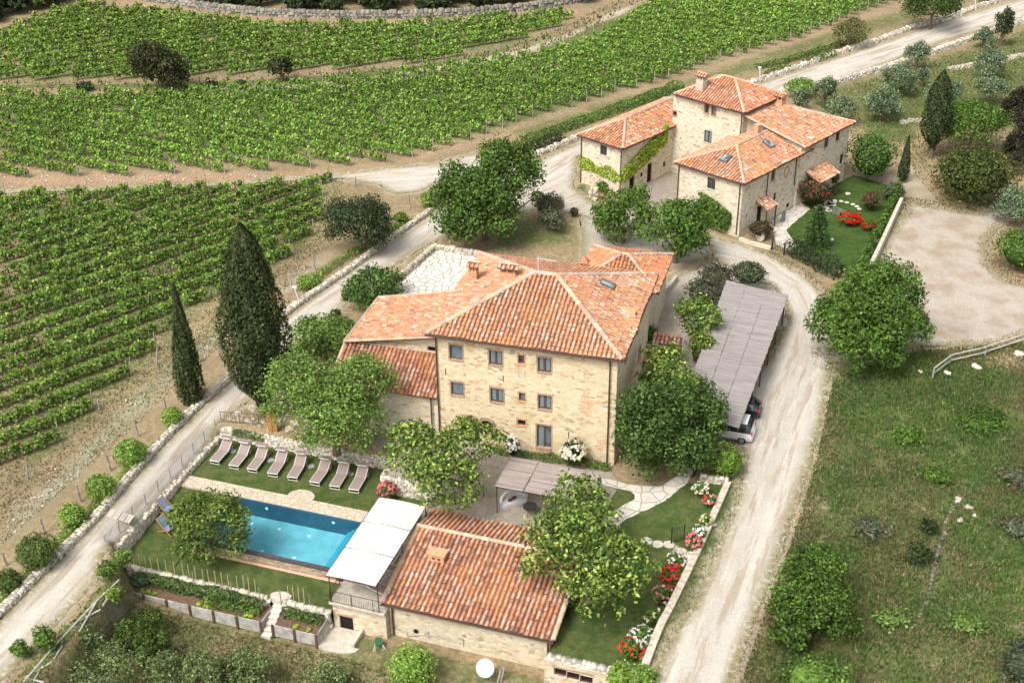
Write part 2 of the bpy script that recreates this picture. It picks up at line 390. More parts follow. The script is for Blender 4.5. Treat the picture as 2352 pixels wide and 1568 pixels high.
BROWN = plain('dark_brown_metal', (.075, .045, .035), .55, .1)
WOODF = plain('brown_wood', (.13, .075, .05), .7, .25)
IRON = plain('black_iron', (.03, .028, .028), .5, .1)
def glassy(name, c, rough=.12):
    m, t, b = nt(name); n = N(t)
    t.links.new(n.mix(n.rng(n.noise(.55, n.pos(), 3), .38, .60), tuple(x*.45 for x in c), tuple(x*2.3+.01 for x in c)), b.inputs['Base Color'])
    b.inputs['Roughness'].default_value = rough; b.inputs['Specular IOR Level'].default_value = .7; return m
GLASS = glassy('window_glass', (.06, .08, .095)); CURT = plain('pale_curtain', (.17, .215, .235), .8, .12, 5)
DARK = plain('dark_opening', (.018, .012, .012), .9, .1)
BRICK = plain('brick_surround', (.40, .27, .18), .9, .35, 7, bump=.4)
BRICKO = plain('orange_brick', (.58, .32, .18), .9, .3, 6, bump=.4)
WHITE = plain('white_paint', (.64, .63, .61), .5, .05)
CANVAS = plain('cream_canvas', (.62, .59, .535), .9, .10, 1.2, bump=.25)
TRUNK = plain('bark', (.16, .115, .08), .95, .35, 5, bump=.6)
OLDWOOD = plain('weathered_wood', (.36, .32, .27), .95, .3, 4, bump=.5)
GREYWOOD = plain('grey_timber', (.30, .275, .25), .9, .35, 3, bump=.5)
CONC = plain('concrete', (.50, .45, .36), .9, .2, 2.5, bump=.3)
TERRA = plain('terracotta', (.50, .20, .11), .85, .2, 5)
# ---------------------------------------------------------------- foliage
def unit(v): return v/(np.linalg.norm(v, axis=-1, keepdims=True)+1e-9)
def leaves(c, nrm, size, asp=.6):
    n = len(c); nrm = unit(nrm); r = unit(rng.normal(size=(n, 3)))
    a = unit(np.cross(nrm, r)); b = np.cross(nrm, a); size = np.broadcast_to(np.asarray(size, float), (n,))[:, None]
    V = np.stack([c+a*size, c+b*size*asp, c-a*size, c-b*size*asp], 1).reshape(-1, 3)
    return V, np.arange(4*n, dtype=np.int32).reshape(n, 4)
def pal(cols, n, wts=None, v=.25):
    c = np.array(cols)[rng.choice(len(cols), n, p=wts)]; return c*rng.uniform(1-v, 1+v, (n, 1))
GREENS = {
    'linden': [(.070, .120, .022), (.045, .085, .018), (.095, .150, .030), (.12, .17, .04)],
    'bright': [(.095, .160, .028), (.070, .125, .022), (.13, .20, .040), (.05, .09, .02)],
    'walnut': [(.17, .22, .045), (.075, .12, .028), (.05, .085, .02), (.32, .37, .09)],
    'lime': [(.17, .23, .045), (.12, .18, .035), (.22, .27, .06), (.08, .12, .03)],
    'dark': [(.035, .052, .018), (.022, .036, .014), (.055, .075, .026), (.04, .05, .022)],
    'holm': [(.050, .070, .030), (.030, .045, .020), (.075, .095, .045), (.022, .03, .014)],
    'cypress': [(.034, .046, .016), (.022, .032, .012), (.052, .064, .024), (.065, .065, .03)],
    'olive': [(.15, .18, .105), (.095, .125, .070), (.21, .235, .155), (.06, .085, .045)],
    'fig': [(.055, .095, .024), (.075, .125, .032), (.035, .062, .018), (.12, .18, .045)],
    'box': [(.085, .140, .025), (.12, .18, .035), (.055, .095, .018), (.17, .20, .05)],
    'laurel': [(.07, .13, .022), (.05, .09, .018), (.10, .16, .03), (.13, .19, .04)],
    'grey': [(.12, .14, .085), (.085, .105, .06), (.16, .17, .11), (.16, .11, .08)],
    'red': [(.09, .055, .03), (.06, .06, .025), (.055, .085, .03), (.14, .06, .04)],
    'soft': [(.13, .185, .045), (.095, .145, .035), (.17, .22, .06), (.06, .095, .025)],
    'plum': [(.035, .028, .022), (.028, .03, .018), (.05, .035, .028), (.02, .02, .015)],
    'ivy': [(.33, .38, .05), (.25, .32, .04), (.42, .43, .09), (.16, .22, .03)],
    'vine': [(.105, .185, .030), (.075, .135, .025), (.15, .235, .045), (.20, .27, .07)],
}
for _k, _v in GREENS.items():
    _g = 1.0 if _k in ('grey', 'plum', 'dark', 'red') else 1.3 if _k in ('cypress', 'olive') else 1.85 if _k == 'box' else 1.5 if _k == 'soft' else 1.1 if _k in ('linden', 'bright', 'laurel', 'fig') else 1.15
    GREENS[_k] = [(c[0]*_g*(.97 if _k not in ('red', 'plum') else 1), c[1]*_g*1.04, c[2]*_g*1.0) for c in _v]
def blob(c, r, n, kind, leaf, lobes=9, fill=.15, jag=.12, up=.25, spread=.60, lr=.46, cols=None, asp=.6):
    """leaf clumps on a cluster of overlapping lobes"""
    c = np.array(c, float); r = np.array(r, float)
    d = unit(rng.normal(size=(lobes, 3))); d[:, 2] = np.where(d[:, 2] < -.5, -d[:, 2], d[:, 2])
    lc = d*spread*rng.uniform(.75, 1.12, (lobes, 1)); lc[0] = (0, 0, .1)
    rad = lr*rng.uniform(.72, 1.2, lobes); rad[0] = .66
    w_ = rad**2; k = rng.choice(lobes, n, p=w_/w_.sum()); e = unit(rng.normal(size=(n, 3)))
    e[:, 2] = np.where((e[:, 2] < -.2) & (rng.random(n) < .35), -e[:, 2], e[:, 2])
    rr = np.where(rng.random(n) < fill, rng.uniform(.35, .85, n), 1+rng.normal(0, jag, n))
    # small sub-clumps on each lobe
    cl = np.sin(e[:, 0]*7+k*1.7)*np.sin(e[:, 1]*8+k)*np.sin(e[:, 2]*7+k*.6)
    rr = rr*(1+.20*cl)
    p = lc[k]+e*(rad[k]*rr)[:, None]
    q = np.abs(p).max(1)
    P = c+p*r; nrm = e+rng.normal(0, .55, (n, 3)); nrm[:, 2] += up
    lt = rng.uniform(.72, 1.28, lobes)[k]*(1+.22*np.sign(cl)*np.abs(cl)**.5)
    C = pal(cols or GREENS[kind], n)*lt[:, None]
    V, F = leaves(P, nrm, leaf*rng.uniform(.6, 1.25, n), asp)
    return V, F, C, c+lc*r
def join(parts):
    Vs, Fs, Cs, o = [], [], [], 0
    for V, F, C in parts: Vs.append(V); Fs.append(F+o); Cs.append(C); o += len(V)
    return np.concatenate(Vs), np.concatenate(Fs), np.concatenate(Cs)
def trunk_geo(base, tips, r, fork):
    g = Geo(); b = np.array(base, float); f = np.array(fork, float)
    mid = (b+f)/2+np.array([random.uniform(-.12, .12), random.uniform(-.12, .12), 0])
    g.tube([b-np.array([0, 0, .15]), mid, f], [r*1.25, r*.95, r*.8], 8)
    for t in tips:
        t = np.array(t); m = f*.5+t*.5+np.array([0, 0, -.1*np.linalg.norm(t-f)])
        g.tube([f, m, t], [r*.6, r*.38, r*.12], 6)
    return g
def px_ball(box, hc, z0=0):
    x0, y0, x1, y1 = box; cx, cy = (x0+x1)/2, (y0+y1)/2
    c = G(cx, cy, z0+hc); dist = np.linalg.norm(c-np.array([0, 0, H])); ppm = FOC/dist*1.0
    rx = (x1-x0)/2/ppm; el = math.atan2(H-c[2], np.hypot(c[0], c[1])); hy = (y1-y0)/2/ppm
    k = hy*hy-(rx*.95*math.sin(el))**2; rz = math.sqrt(k)/math.cos(el) if k > 0 else rx*.5
    return c, rx, max(rz, rx*.35)
def tree(name, label, cat, boxes, hc, kind, z0=0, leaf=.2, dens=1.0, lobes=11, group=None, trunk=.2, **kw):
    """boxes: crown outline(s) as measured; hc: height of the crown's middle above z0"""
    if not isinstance(boxes[0], (tuple, list)): boxes = [boxes]
    leaf *= .84
    hcs = hc if hasattr(hc, '__len__') else [hc]*len(boxes)
    cr = [px_ball(b, h, z0) for b, h in zip(boxes, hcs)]
    x = np.mean([c[0][0] for c in cr]); y = np.mean([c[0][1] for c in cr])
    t = thing(name, label, cat, (x, y, z0), group); parts = []; tips = []
    lr0 = kw.get('lr', .46)
    if lr0 >= .31: kw['lr'] = lr0*.68; lobes = int(lobes*2.3); kw['spread'] = .80
    kw.setdefault('fill', .22)
    for c, rx, rz in cr:
        rx, rz = rx*1.08, rz*1.08; rz = min(rz, (c[2]-z0)*1.05) if c[2]-z0 > .5 else rz
        n = int(dens*6.6*(rx*rx+rx*rz*2)/(leaf*leaf*.8)/1.6)+150
        V, F, C, lc = blob(c, (rx, rx*.95, rz), n, kind, leaf, lobes, **kw); parts.append((V, F, C)); tips += list(lc[1:7])
    V, F, C = join(parts)
    low = min(c[0][2]-c[2]*.5 for c in cr)
    fork = (x, y, max(z0+.5, low))
    trunk_geo((x, y, z0), tips, trunk, fork).build('trunk', TRUNK, t, uvs=False)
    mesh_obj('crown', V, F, LEAF, t, col=C); return t
def bush(name, label, cat, box, kind, z0=0, leaf=.12, hc=None, dens=1.0, lobes=8, group=None, spread=.35, lr=.68, flowers=None, nf=0, fs=.1, jag=.07, core=.74, parent=None, **kw):
    x0, y0, x1, y1 = box
    if hc is None:
        c = G((x0+x1)/2, (y0+y1)/2, z0+.5); hc = (x1-x0)/2/(FOC/np.linalg.norm(c-np.array([0, 0, H])))*.85
    c, rx, rz = px_ball(box, hc, z0); rz = min(rz, hc*1.15)
    return bush_at(name, label, cat, c, (rx, rx*.95, rz), kind, z0, leaf, dens, lobes, group, spread, lr, flowers, nf, fs, jag, core, parent, **kw)
def bush_at(name, label, cat, c, r, kind, z0=0, leaf=.12, dens=1.0, lobes=8, group=None, spread=.35, lr=.68, flowers=None, nf=0, fs=.1, jag=.07, core=.74, parent=None, fill=.05, **kw):
    n = int(dens*6.5*(r[0]*r[1]+2*r[0]*r[2])/(leaf*leaf)/1.5)+120
    V, F, C, lc = blob(c, r, n, kind, leaf, lobes, spread=spread, lr=lr, jag=jag, fill=fill, **kw)
    V[:, 2] = np.maximum(V[:, 2], z0+.01)
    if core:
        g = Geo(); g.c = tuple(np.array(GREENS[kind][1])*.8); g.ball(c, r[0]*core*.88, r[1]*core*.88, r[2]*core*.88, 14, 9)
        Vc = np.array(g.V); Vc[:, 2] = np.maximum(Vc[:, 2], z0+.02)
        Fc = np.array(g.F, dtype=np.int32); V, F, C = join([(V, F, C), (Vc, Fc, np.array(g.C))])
    base = (c[0], c[1], z0)
    if flowers is not None:
        t = thing(name, label, cat, base, group)
        mesh_obj('leaves', V, F, LEAF, t, col=C)
        e = unit(rng.normal(size=(nf, 3))); e[:, 2] = np.abs(e[:, 2])*.9+.05; e[:, 1] -= .25; e = unit(e)
        cc = np.array(c)+e*np.array(r)*rng.uniform(.9, 1.08, (nf, 1)); per = 5
        P = np.repeat(cc, per, 0)+rng.normal(0, fs*.45, (nf*per, 3)); Nn = np.repeat(e, per, 0)+rng.normal(0, .5, (nf*per, 3))
        V2, F2 = leaves(P, Nn, fs*rng.uniform(.7, 1.2, nf*per), .9); ci = rng.choice(len(flowers), nf)
        C2 = np.repeat(np.array(flowers)[ci], per, 0)*rng.uniform(.8, 1.1, (nf*per, 1))
        mesh_obj('blossoms', V2, F2, LEAF, t, col=C2); return t
    if parent is not None: return mesh_obj(name, V, F, LEAF, parent, col=C)
    return tag(mesh_obj(name, V, F, LEAF, base=base, col=C), label, cat, group)
def hedge(name, label, cat, path, wd, ht, kind, leaf=.12, z0=0, group=None, dens=1., closed=False, parent=None, rag=.25):
    """leafy strip along a ground path"""
    P = np.array([p[:2] for p in path], float); Z = np.array([p[2] if len(p) > 2 else z0 for p in path]); seg = np.hypot(*(P[1:]-P[:-1]).T); L = seg.sum(); cum = np.r_[0, np.cumsum(seg)]
    n = int(dens*L*(wd+2*ht)/(leaf*leaf)*1.0)+60; s = rng.random(n)*L
    x = np.interp(s, cum, P[:, 0]); y = np.interp(s, cum, P[:, 1]); z = np.interp(s, cum, Z)
    i = np.clip(np.searchsorted(cum, s)-1, 0, len(seg)-1); d = (P[i+1]-P[i])/seg[i][:, None]; nn = np.stack([-d[:, 1], d[:, 0]], 1)
    th = rng.random(n)*math.pi; k = 1+.35*(vnoise(s*0+x, y, .9, 3)-.5)*2*rag*2
    rr = np.where(rng.random(n) < .2, rng.random(n), 1+rng.normal(0, .08, n))*k
    off = np.cos(th)*wd/2*rr; hh = np.sin(th)**.7*ht*rr
    p = np.stack([x+nn[:, 0]*off, y+nn[:, 1]*off, z+hh], 1)
    nr = np.stack([nn[:, 0]*np.cos(th), nn[:, 1]*np.cos(th), np.sin(th)+.2], 1)+rng.normal(0, .5, (n, 3))
    V, F = leaves(p, nr, leaf*rng.uniform(.6, 1.2, n)); C = pal(GREENS[kind], n)*(.75+.5*vnoise(x, y, 1.3, 5))[:, None]
    m = P[len(P)//2]
    if parent is not None: return mesh_obj(name, V, F, LEAF, parent, col=C)
    return tag(mesh_obj(name, V, F, LEAF, base=(m[0], m[1], Z[len(P)//2]), col=C), label, cat, group)
CPROF = {'broad': ([0, .06, .11, .18, .275, .41, .57, .69, .80, .92, 1], [.12, .2, .41, .76, .97, 1, .91, .79, .62, .34, .03]), 'slim': ([0, .05, .13, .27, .46, .6, .82, 1], [.5, .8, 1, .97, .77, .61, .32, .03])}
def cypress(name, label, top, base, rpx, prof_='broad', group=None, leaf=.13, z0=0, bulge=.62, dens=1., kind='cypress', trunk_show=.04, wob=0.1):
    """flame-shaped tree: top and base as seen, rpx half width as seen"""
    b = G(*base, z0); k = np.linalg.norm(b[:2])/np.linalg.norm(ray(*top)[:2]); zt = H+ray(*top)[2]*k
    hgt = zt-z0; ppm = FOC/np.linalg.norm(b+np.array([0, 0, hgt*.4-H])); R_ = rpx/ppm
    n = int(dens*2*math.pi*R_*hgt*1.7/(leaf*leaf)/1.1)
    h = rng.random(n)**.85; prof = np.interp(h, *CPROF[prof_])
    th = rng.random(n)*2*math.pi; lump = 1+wob*np.sin(th*4+3*np.sin(h*6))+wob*.8*np.sin(th*7+h*18)+rng.normal(0, .05, n)
    rr = R_*prof*lump*np.where(rng.random(n) < .15, rng.random(n), 1); z = z0+hgt*(trunk_show+(1-trunk_show)*h)
    P = np.stack([b[0]+rr*np.cos(th), b[1]+rr*np.sin(th), z+rng.normal(0, .05, n)], 1)
    nr = np.stack([np.cos(th), np.sin(th), np.full(n, .35)], 1)+rng.normal(0, .45, (n, 3))
    V, F = leaves(P, nr, leaf*rng.uniform(.6, 1.3, n), .5)
    C = pal(GREENS[kind], n)*(1+2.2*wob*np.sin(th*7+h*18))[:, None]
    t = thing(name, label, 'tree', (b[0], b[1], z0), group)
    g = Geo(); g.tube([(b[0], b[1], z0-.1), (b[0], b[1], z0+hgt*.5), (b[0], b[1], z0+hgt*.9)], [R_*.16+.05, R_*.1+.03, .02], 8); g.build('trunk', TRUNK, t, uvs=False)
    hc_ = np.linspace(0, 1, 14); pr = np.interp(hc_, *CPROF[prof_])*R_*.74
    gc = Geo(); gc.c = tuple(np.array(GREENS[kind][1])); gc.tube([(b[0], b[1], z0+hgt*(trunk_show+(1-trunk_show)*.97*q)) for q in hc_], list(pr+.01), 12)
    V, F, C = join([(V, F, C), (np.array(gc.V), np.array([f if len(f) == 4 else (*f[:3], f[2]) for f in gc.F if len(f) == 4], dtype=np.int32), np.array([c_ for f, c_ in zip(gc.F, gc.C) if len(f) == 4]))])
    mesh_obj('crown', V, F, LEAF, t, col=C); return t

# ---------------------------------------------------------------- roofs and walls
TCOL = [(.60, .30, .185), (.62, .27, .13), (.68, .42, .29), (.72, .57, .44), (.46, .21, .14), (.24, .15, .11), (.68, .29, .09), (.58, .44, .34)]
_tm = np.array([.61, .31, .165]); TCOL = [tuple((np.array(c)*.74+_tm*.26)*.85) for c in TCOL]
TW = [.36, .24, .18, .07, .06, .02, .04, .03]
def tile_face(poly, eave, wts=None, pw=.33, ph=.40, tint=(1, 1, 1)):
    """barrel tiles over a flat roof face; poly: 3-D corners, eave: indices of the low edge"""
    P = np.array(poly, float); e0, e1 = P[eave[0]], P[eave[1]]; u = unit(e1-e0); nrm = np.zeros(3)
    for i in range(1, len(P)-1): nrm += np.cross(P[i]-P[0], P[i+1]-P[0])
    nrm = unit(nrm); nrm = nrm if nrm[2] > 0 else -nrm; s = np.cross(nrm, u)
    if s[2] < 0: s = -s
    U = (P-e0)@u; S = (P-e0)@s; q = list(zip(U, S))
    cu = np.arange(U.min(), U.max(), pw)+pw/2; cs = np.arange(S.min()-.06, S.max(), ph)
    A, B = np.meshgrid(cu, cs); row = np.meshgrid(np.arange(len(cu)), np.arange(len(cs)))[1].ravel(); colm = np.meshgrid(np.arange(len(cu)), np.arange(len(cs)))[0].ravel(); A = A.ravel(); B = B.ravel()
    k = inside(q, A, B+ph*.5); A = A[k]+rng.normal(0, .012, k.sum()); B = B[k]+rng.normal(0, .025, k.sum())+.03*np.sin(colm[k]*12.9); n = len(A)
    th = np.linspace(0, math.pi, 6); r0, r1 = pw*.375, pw*.31; skew = rng.normal(0, .012, n); lift = rng.uniform(0, .02, n)
    V = np.zeros((n, 12, 3))
    for j, t in enumerate(th):
        for e, (rr, so, lz) in enumerate(((r0, 0, .045), (r1, ph*1.08, .008))):
            uu = A+math.cos(t)*rr+skew*(1 if e else -1); ss = B+so; zz = math.sin(t)*rr*.80+lz+lift
            V[:, e*6+j] = e0+uu[:, None]*u+ss[:, None]*s+zz[:, None]*nrm
    F = np.array([[j, j+1, 7+j, 6+j] for j in range(5)], dtype=np.int32)
    F = (F[None]+np.arange(n)[:, None, None]*12).reshape(-1, 4)
    C = np.repeat(pal(TCOL, n, wts or TW, .13)*np.array(tint)*(.85+.3*fbm(A, B, .5, 9))[:, None], 5, 0)
    return V.reshape(-1, 3), F, C
def ridge(p0, p1, r=.17, c=(.47, .37, .285)):
    p0 = np.array(p0); p1 = np.array(p1); L = np.linalg.norm(p1-p0); d = (p1-p0)/L; n = max(1, int(L/.42)); side = unit(np.cross(d, [0, 0, 1.])); up = np.cross(side, d)
    V, F, C = [], [], []
    for i in range(n):
        a = p0+d*(L*i/n); b = p0+d*(L*(i+1.12)/n); o = len(V)
        for e, (q, rr) in enumerate(((a, r*1.08), (b, r*.9))):
            for t in np.linspace(-.15, math.pi+.15, 6): V.append(q+side*math.cos(t)*rr+up*(math.sin(t)*rr*.8+.06+random.uniform(0, .015)))
        F += [(o+j, o+j+1, o+7+j, o+6+j) for j in range(5)]
        cc = np.array(c)*random.uniform(.8, 1.2)*(1, random.uniform(.86, 1.05), random.uniform(.8, 1.05)); C += [cc]*5
    return np.array(V), np.array(F, dtype=np.int32), np.array(C)
def roof(parent, faces, ridges, name='roof', thick=.12, wts=None, tint=(1, 1, 1), rr=.17):
    """faces: list of (corners, eave indices)"""
    parts = [tile_face(p, e, wts, tint=tint) for p, e in faces]+[ridge(a, b, rr) for a, b in ridges]
    for p, e in faces:
        P = np.array(p, float); n = len(P); nn = unit(np.cross(P[1]-P[0], P[2]-P[0])); nn = nn if nn[2] > 0 else -nn
        T = tessellate_polygon([[Vector(v) for v in P]]); V = np.concatenate([P-nn*.005, P-nn*thick])
        F = [[*f, f[0]] for f in T]; 
        tri = []
        for f in T:
            tri.append((f[0], f[1], f[2], f[2])); tri.append((n+f[2], n+f[1], n+f[0], n+f[0]))
        for i in range(n): tri.append((i, (i+1) % n, n+(i+1) % n, n+i))
        parts.append((V, np.array(tri, dtype=np.int32), np.tile(np.array([[.16, .085, .055]]), (len(tri), 1))))
    V, F, C = join(parts)
    # triangles were padded: write faces with their own length
    Fl = [tuple(f) if f[2] != f[3] else tuple(f[:3]) for f in F.tolist()]
    return mesh_obj(name, V, Fl, TILE, parent, col=C)
def hip(fr, a0, a1, b0, b1, ze, r0, r1):
    """hip roof; r0, r1 ends of the ridge (a, b, z); returns faces, ridges"""
    A, B, C, D = fr.p(a0, b0, ze), fr.p(a1, b0, ze), fr.p(a1, b1, ze), fr.p(a0, b1, ze); P, Q = fr.p(*r0), fr.p(*r1)
    if abs(r1[0]-r0[0]) >= abs(r1[1]-r0[1]):
        fs = [([A, B, Q, P], (0, 1)), ([B, C, Q], (0, 1)), ([C, D, P, Q], (0, 1)), ([D, A, P], (0, 1))]; rd = [(A, P), (B, Q), (C, Q), (D, P), (P, Q)]
    else:
        fs = [([A, B, P], (0, 1)), ([B, C, Q, P], (0, 1)), ([C, D, Q], (0, 1)), ([D, A, P, Q], (0, 1))]; rd = [(A, P), (B, P), (C, Q), (D, Q), (P, Q)]
    return fs, rd
def wall_panel(g, fr, p0, p1, z0, z1, th=.45, ops=(), ztop=None):
    """wall seen from outside running p0 -> p1 (outside on the right hand); ops: (s, z, w, h) centre of opening along the wall.
    ztop: height at p1 when the top slopes"""
    p0 = np.array(p0, float); p1 = np.array(p1, float); L = np.linalg.norm(p1-p0); d = (p1-p0)/L; inn = np.array([-d[1], d[0]])
    zt = lambda s: z1 if ztop is None else z1+(ztop-z1)*s/L
    def P(s, z, k=0.): q = p0+d*s+inn*k; return fr.p(q[0], q[1], z)
    xs = sorted({0., L, *[round(v, 4) for o in ops for v in (o[0]-o[2]/2, o[0]+o[2]/2)]}); zs = sorted({z0, *[round(v, 4) for o in ops for v in (o[1]-o[3]/2, o[1]+o[3]/2)]})
    zs = zs+[None]
    for i in range(len(xs)-1):
        for j in range(len(zs)-1):
            a, b = xs[i], xs[i+1]; lo, hi = zs[j], zs[j+1]; cm = (a+b)/2; zm = (lo+(hi if hi is not None else z1))/2
            if any(abs(cm-o[0]) < o[2]/2 and abs(zm-o[1]) < o[3]/2 for o in ops) and hi is not None: continue
            ha = zt(a) if hi is None else hi; hb = zt(b) if hi is None else hi
            g.add([P(a, lo), P(b, lo), P(b, hb), P(a, ha)], [(0, 1, 2, 3)], raw=True)
    for o in ops:
        a, b, lo, hi = o[0]-o[2]/2, o[0]+o[2]/2, o[1]-o[3]/2, o[1]+o[3]/2; k = .28
        g.add([P(a, lo), P(b, lo), P(b, hi), P(a, hi), P(a, lo, k), P(b, lo, k), P(b, hi, k), P(a, hi, k)], [(0, 4, 5, 1), (1, 5, 6, 2), (2, 6, 7, 3), (3, 7, 4, 0)], raw=True)
    return P
def house_box(parent, fr, a0, a1, b0, b1, z0, z1, mat, front=(), right=(), left=(), back=(), name='wall', tops=None):
    g = Geo(); out = {}
    out['front'] = wall_panel(g, fr, (a0, b0), (a1, b0), z0, z1, ops=front); out['right'] = wall_panel(g, fr, (a1, b0), (a1, b1), z0, z1, ops=right)
    out['back'] = wall_panel(g, fr, (a1, b1), (a0, b1), z0, z1, ops=back); out['left'] = wall_panel(g, fr, (a0, b1), (a0, b0), z0, z1, ops=left)
    g.build(name, mat, parent); return out
def window(parent, P, s, z, w_, h_, kind='double', surround=None, curtain=False, sill=True, name='window', label=None):
    """frame and panes set into an opening; P(s, z, inward)"""
    T = lambda x, y, zz: P(x, zz, y)
    g = Geo(T); f = .07; a, b, lo, hi = s-w_/2, s+w_/2, z-h_/2, z+h_/2; k0, k1 = .12, .19
    g.box(a, a+f, k0, k1, lo, hi); g.box(b-f, b, k0, k1, lo, hi); g.box(a+f, b-f, k0, k1, lo, lo+f); g.box(a+f, b-f, k0, k1, hi-f, hi)
    if kind == 'double': g.box(s-.045, s+.045, k0-.01, k1, lo+f, hi-f)
    fr = g.build(name, WOODF, parent, uvs=False)
    if label: fr['label'] = label
    mt = DARK if kind == 'dark' else GLASS
    gl = Geo(T).box(a+f*.5, b-f*.5, k1+.01, k1+.03, lo+f*.5, hi-f*.5); gl.build('pane', mt, fr, uvs=False)
    if curtain:
        c = Geo(T); hw = (w_/2-.1)
        for x0, x1 in ((a+.1, a+.1+hw*.75), (b-.1-hw*.75, b-.1)) if curtain == 2 else ((a+.1, s-.05),): c.box(x0, x1, k1-.045, k1-.02, lo+.12, hi-.1)
        c.build('curtain', CURT, fr, uvs=False)
    if sill: Geo(T).box(a-.06, b+.06, -.07, .11, lo-.08, lo+.003).build('sill', CONC if surround is None else surround, fr, uvs=False)
    if surround is not None:
        q = Geo(T); r_ = .10; t_ = -.022
        q.box(a-r_, a-.002, t_, .05, lo-.0, hi+.002); q.box(b+.002, b+r_, t_, .05, lo-.0, hi+.002); q.box(a-r_, b+r_, t_, .05, hi+.004, hi+r_+.05); q.build('surround', surround, fr, uvs=False)
    return fr
def gutter(parent, pts, r=.075):
    Geo().tube(pts, r, 7).build('gutter', BROWN, parent, uvs=False)
def downpipe(parent, pt, z1, z0, r=.055):
    Geo().tube([(pt[0], pt[1], z1), (pt[0], pt[1], z0)], r, 7).build('downpipe', BROWN, parent, uvs=False)
def chimney(parent, fr, a, b, z0, z1, w_=.7, d_=.6, mat=BRICKO, slots=True):
    g = Geo(fr.p); g.box(a-w_/2, a+w_/2, b-d_/2, b+d_/2, z0, z1-.35)
    for dx in (-w_/2+.06, -.06, w_/2-.18): 
        for dy in (-d_/2, d_/2-.12): g.box(a+dx, a+dx+.12, b+dy, b+dy+.12, z1-.35, z1)
    c = g.build('chimney', mat, parent)
    Geo(fr.p).box(a-w_/2+.14, a+w_/2-.14, b-d_/2+.14, b+d_/2-.14, z1-.35, z1-.01).build('flue', DARK, c, uvs=False) if False else None
    f = []; o = .14
    A, B, C_, D = fr.p(a-w_/2-o, b-d_/2-o, z1), fr.p(a+w_/2+o, b-d_/2-o, z1), fr.p(a+w_/2+o, b+d_/2+o, z1), fr.p(a-w_/2-o, b+d_/2+o, z1); P, Q = fr.p(a-w_/2-o, b, z1+.22), fr.p(a+w_/2+o, b, z1+.22)
    roof(parent, [([A, B, Q, P], (0, 1)), ([C_, D, P, Q], (0, 1))], [(P, Q)], name='chimney_cap', thick=.05, rr=.1); return c

# ---------------------------------------------------------------- rubble walls
def stone_wall(name, label, path, ht, wd, mat=DRY, z0=0., stone=.34, group=None, cap=False, kind=None, cat='wall'):
    """path of (x, y[, ztop offset]); laid from single rough stones over a core"""
    P = np.array([p[:2] for p in path], float); Z = np.array([p[2] if len(p) > 2 else z0 for p in path], float)
    seg = np.hypot(*(P[1:]-P[:-1]).T); cum = np.r_[0, np.cumsum(seg)]; L = cum[-1]
    def at(s): return np.interp(s, cum, P[:, 0]), np.interp(s, cum, P[:, 1]), np.interp(s, cum, Z)
    rows = max(1, int(round(ht/(stone*.62)))); rh = ht/rows; Vs, Cs = [], []
    cross = max(1, int(round(wd/(stone*.95))))
    for r_ in range(rows):
        top = r_ == rows-1
        for c in range(cross):
            if not top and 0 < c < cross-1: continue
            s = random.random()*stone
            while s < L:
                l = stone*random.uniform(.6, 1.35); x, y, z = at(min(s, L)); x2, y2, _ = at(min(s+.1, L)); x1, y1, _ = at(max(min(s, L)-.1, 0)); d = np.array([x2-x1, y2-y1]); d /= np.linalg.norm(d)+1e-9; n = np.array([-d[1], d[0]])
                w_ = wd/cross*random.uniform(.85, 1.15); off = (c+.5)/cross*wd-wd/2+random.uniform(-.03, .03); h_ = rh*random.uniform(.85, 1.15)*(random.uniform(.8, 1.35) if top else 1)
                ctr = np.array([x+n[0]*off, y+n[1]*off]); zb = z+r_*rh-.02; tw = random.uniform(-.12, .12); d2 = d*math.cos(tw)+n*math.sin(tw); n2 = np.array([-d2[1], d2[0]])
                v = []
                for zz, k in ((zb, 1.0), (zb+h_, random.uniform(.78, .95))):
                    for sx, sy in ((-1, -1), (1, -1), (1, 1), (-1, 1)):
                        q = ctr+d2*sx*l*.5*k*random.uniform(.88, 1.08)+n2*sy*w_*.5*k*random.uniform(.88, 1.08); v.append((q[0], q[1], zz+random.uniform(-.02, .02)))
                Vs.append(v); g_ = random.uniform(.62, 1.18); Cs.append((g_, g_*random.uniform(.93, 1.02), g_*random.uniform(.82, 1.02))); s += l*.96
    n = len(Vs); V = np.array(Vs).reshape(-1, 3); bf = np.array([(4, 5, 6, 7), (0, 1, 5, 4), (1, 2, 6, 5), (2, 3, 7, 6), (3, 0, 4, 7)], dtype=np.int32)
    F = (bf[None]+np.arange(n)[:, None, None]*8).reshape(-1, 4); C = np.repeat(np.array(Cs), 5, 0)
    # core
    for i in range(len(P)-1):
        d = (P[i+1]-P[i])/max(seg[i], 1e-6); nn = np.array([-d[1], d[0]])*wd*.42; o = len(V)
        v = [(*(P[i]-nn), Z[i]), (*(P[i+1]-nn), Z[i+1]), (*(P[i+1]+nn), Z[i+1]), (*(P[i]+nn), Z[i])]; hi = [(a, b, z+ht*.9) for a, b, z in v]
        V = np.concatenate([V, np.array(v+hi)]); F = np.concatenate([F, bf+o]); C = np.concatenate([C, np.full((5, 3), .45)])
    m = P[len(P)//2]; o = mesh_obj(name, V, F, mat, base=(m[0], m[1], Z[len(P)//2]), col=C)
    return tag(o, label, cat, group, kind)
def gp(pts, z=0.): return [tuple(G(x, y, z)) for x, y in pts]
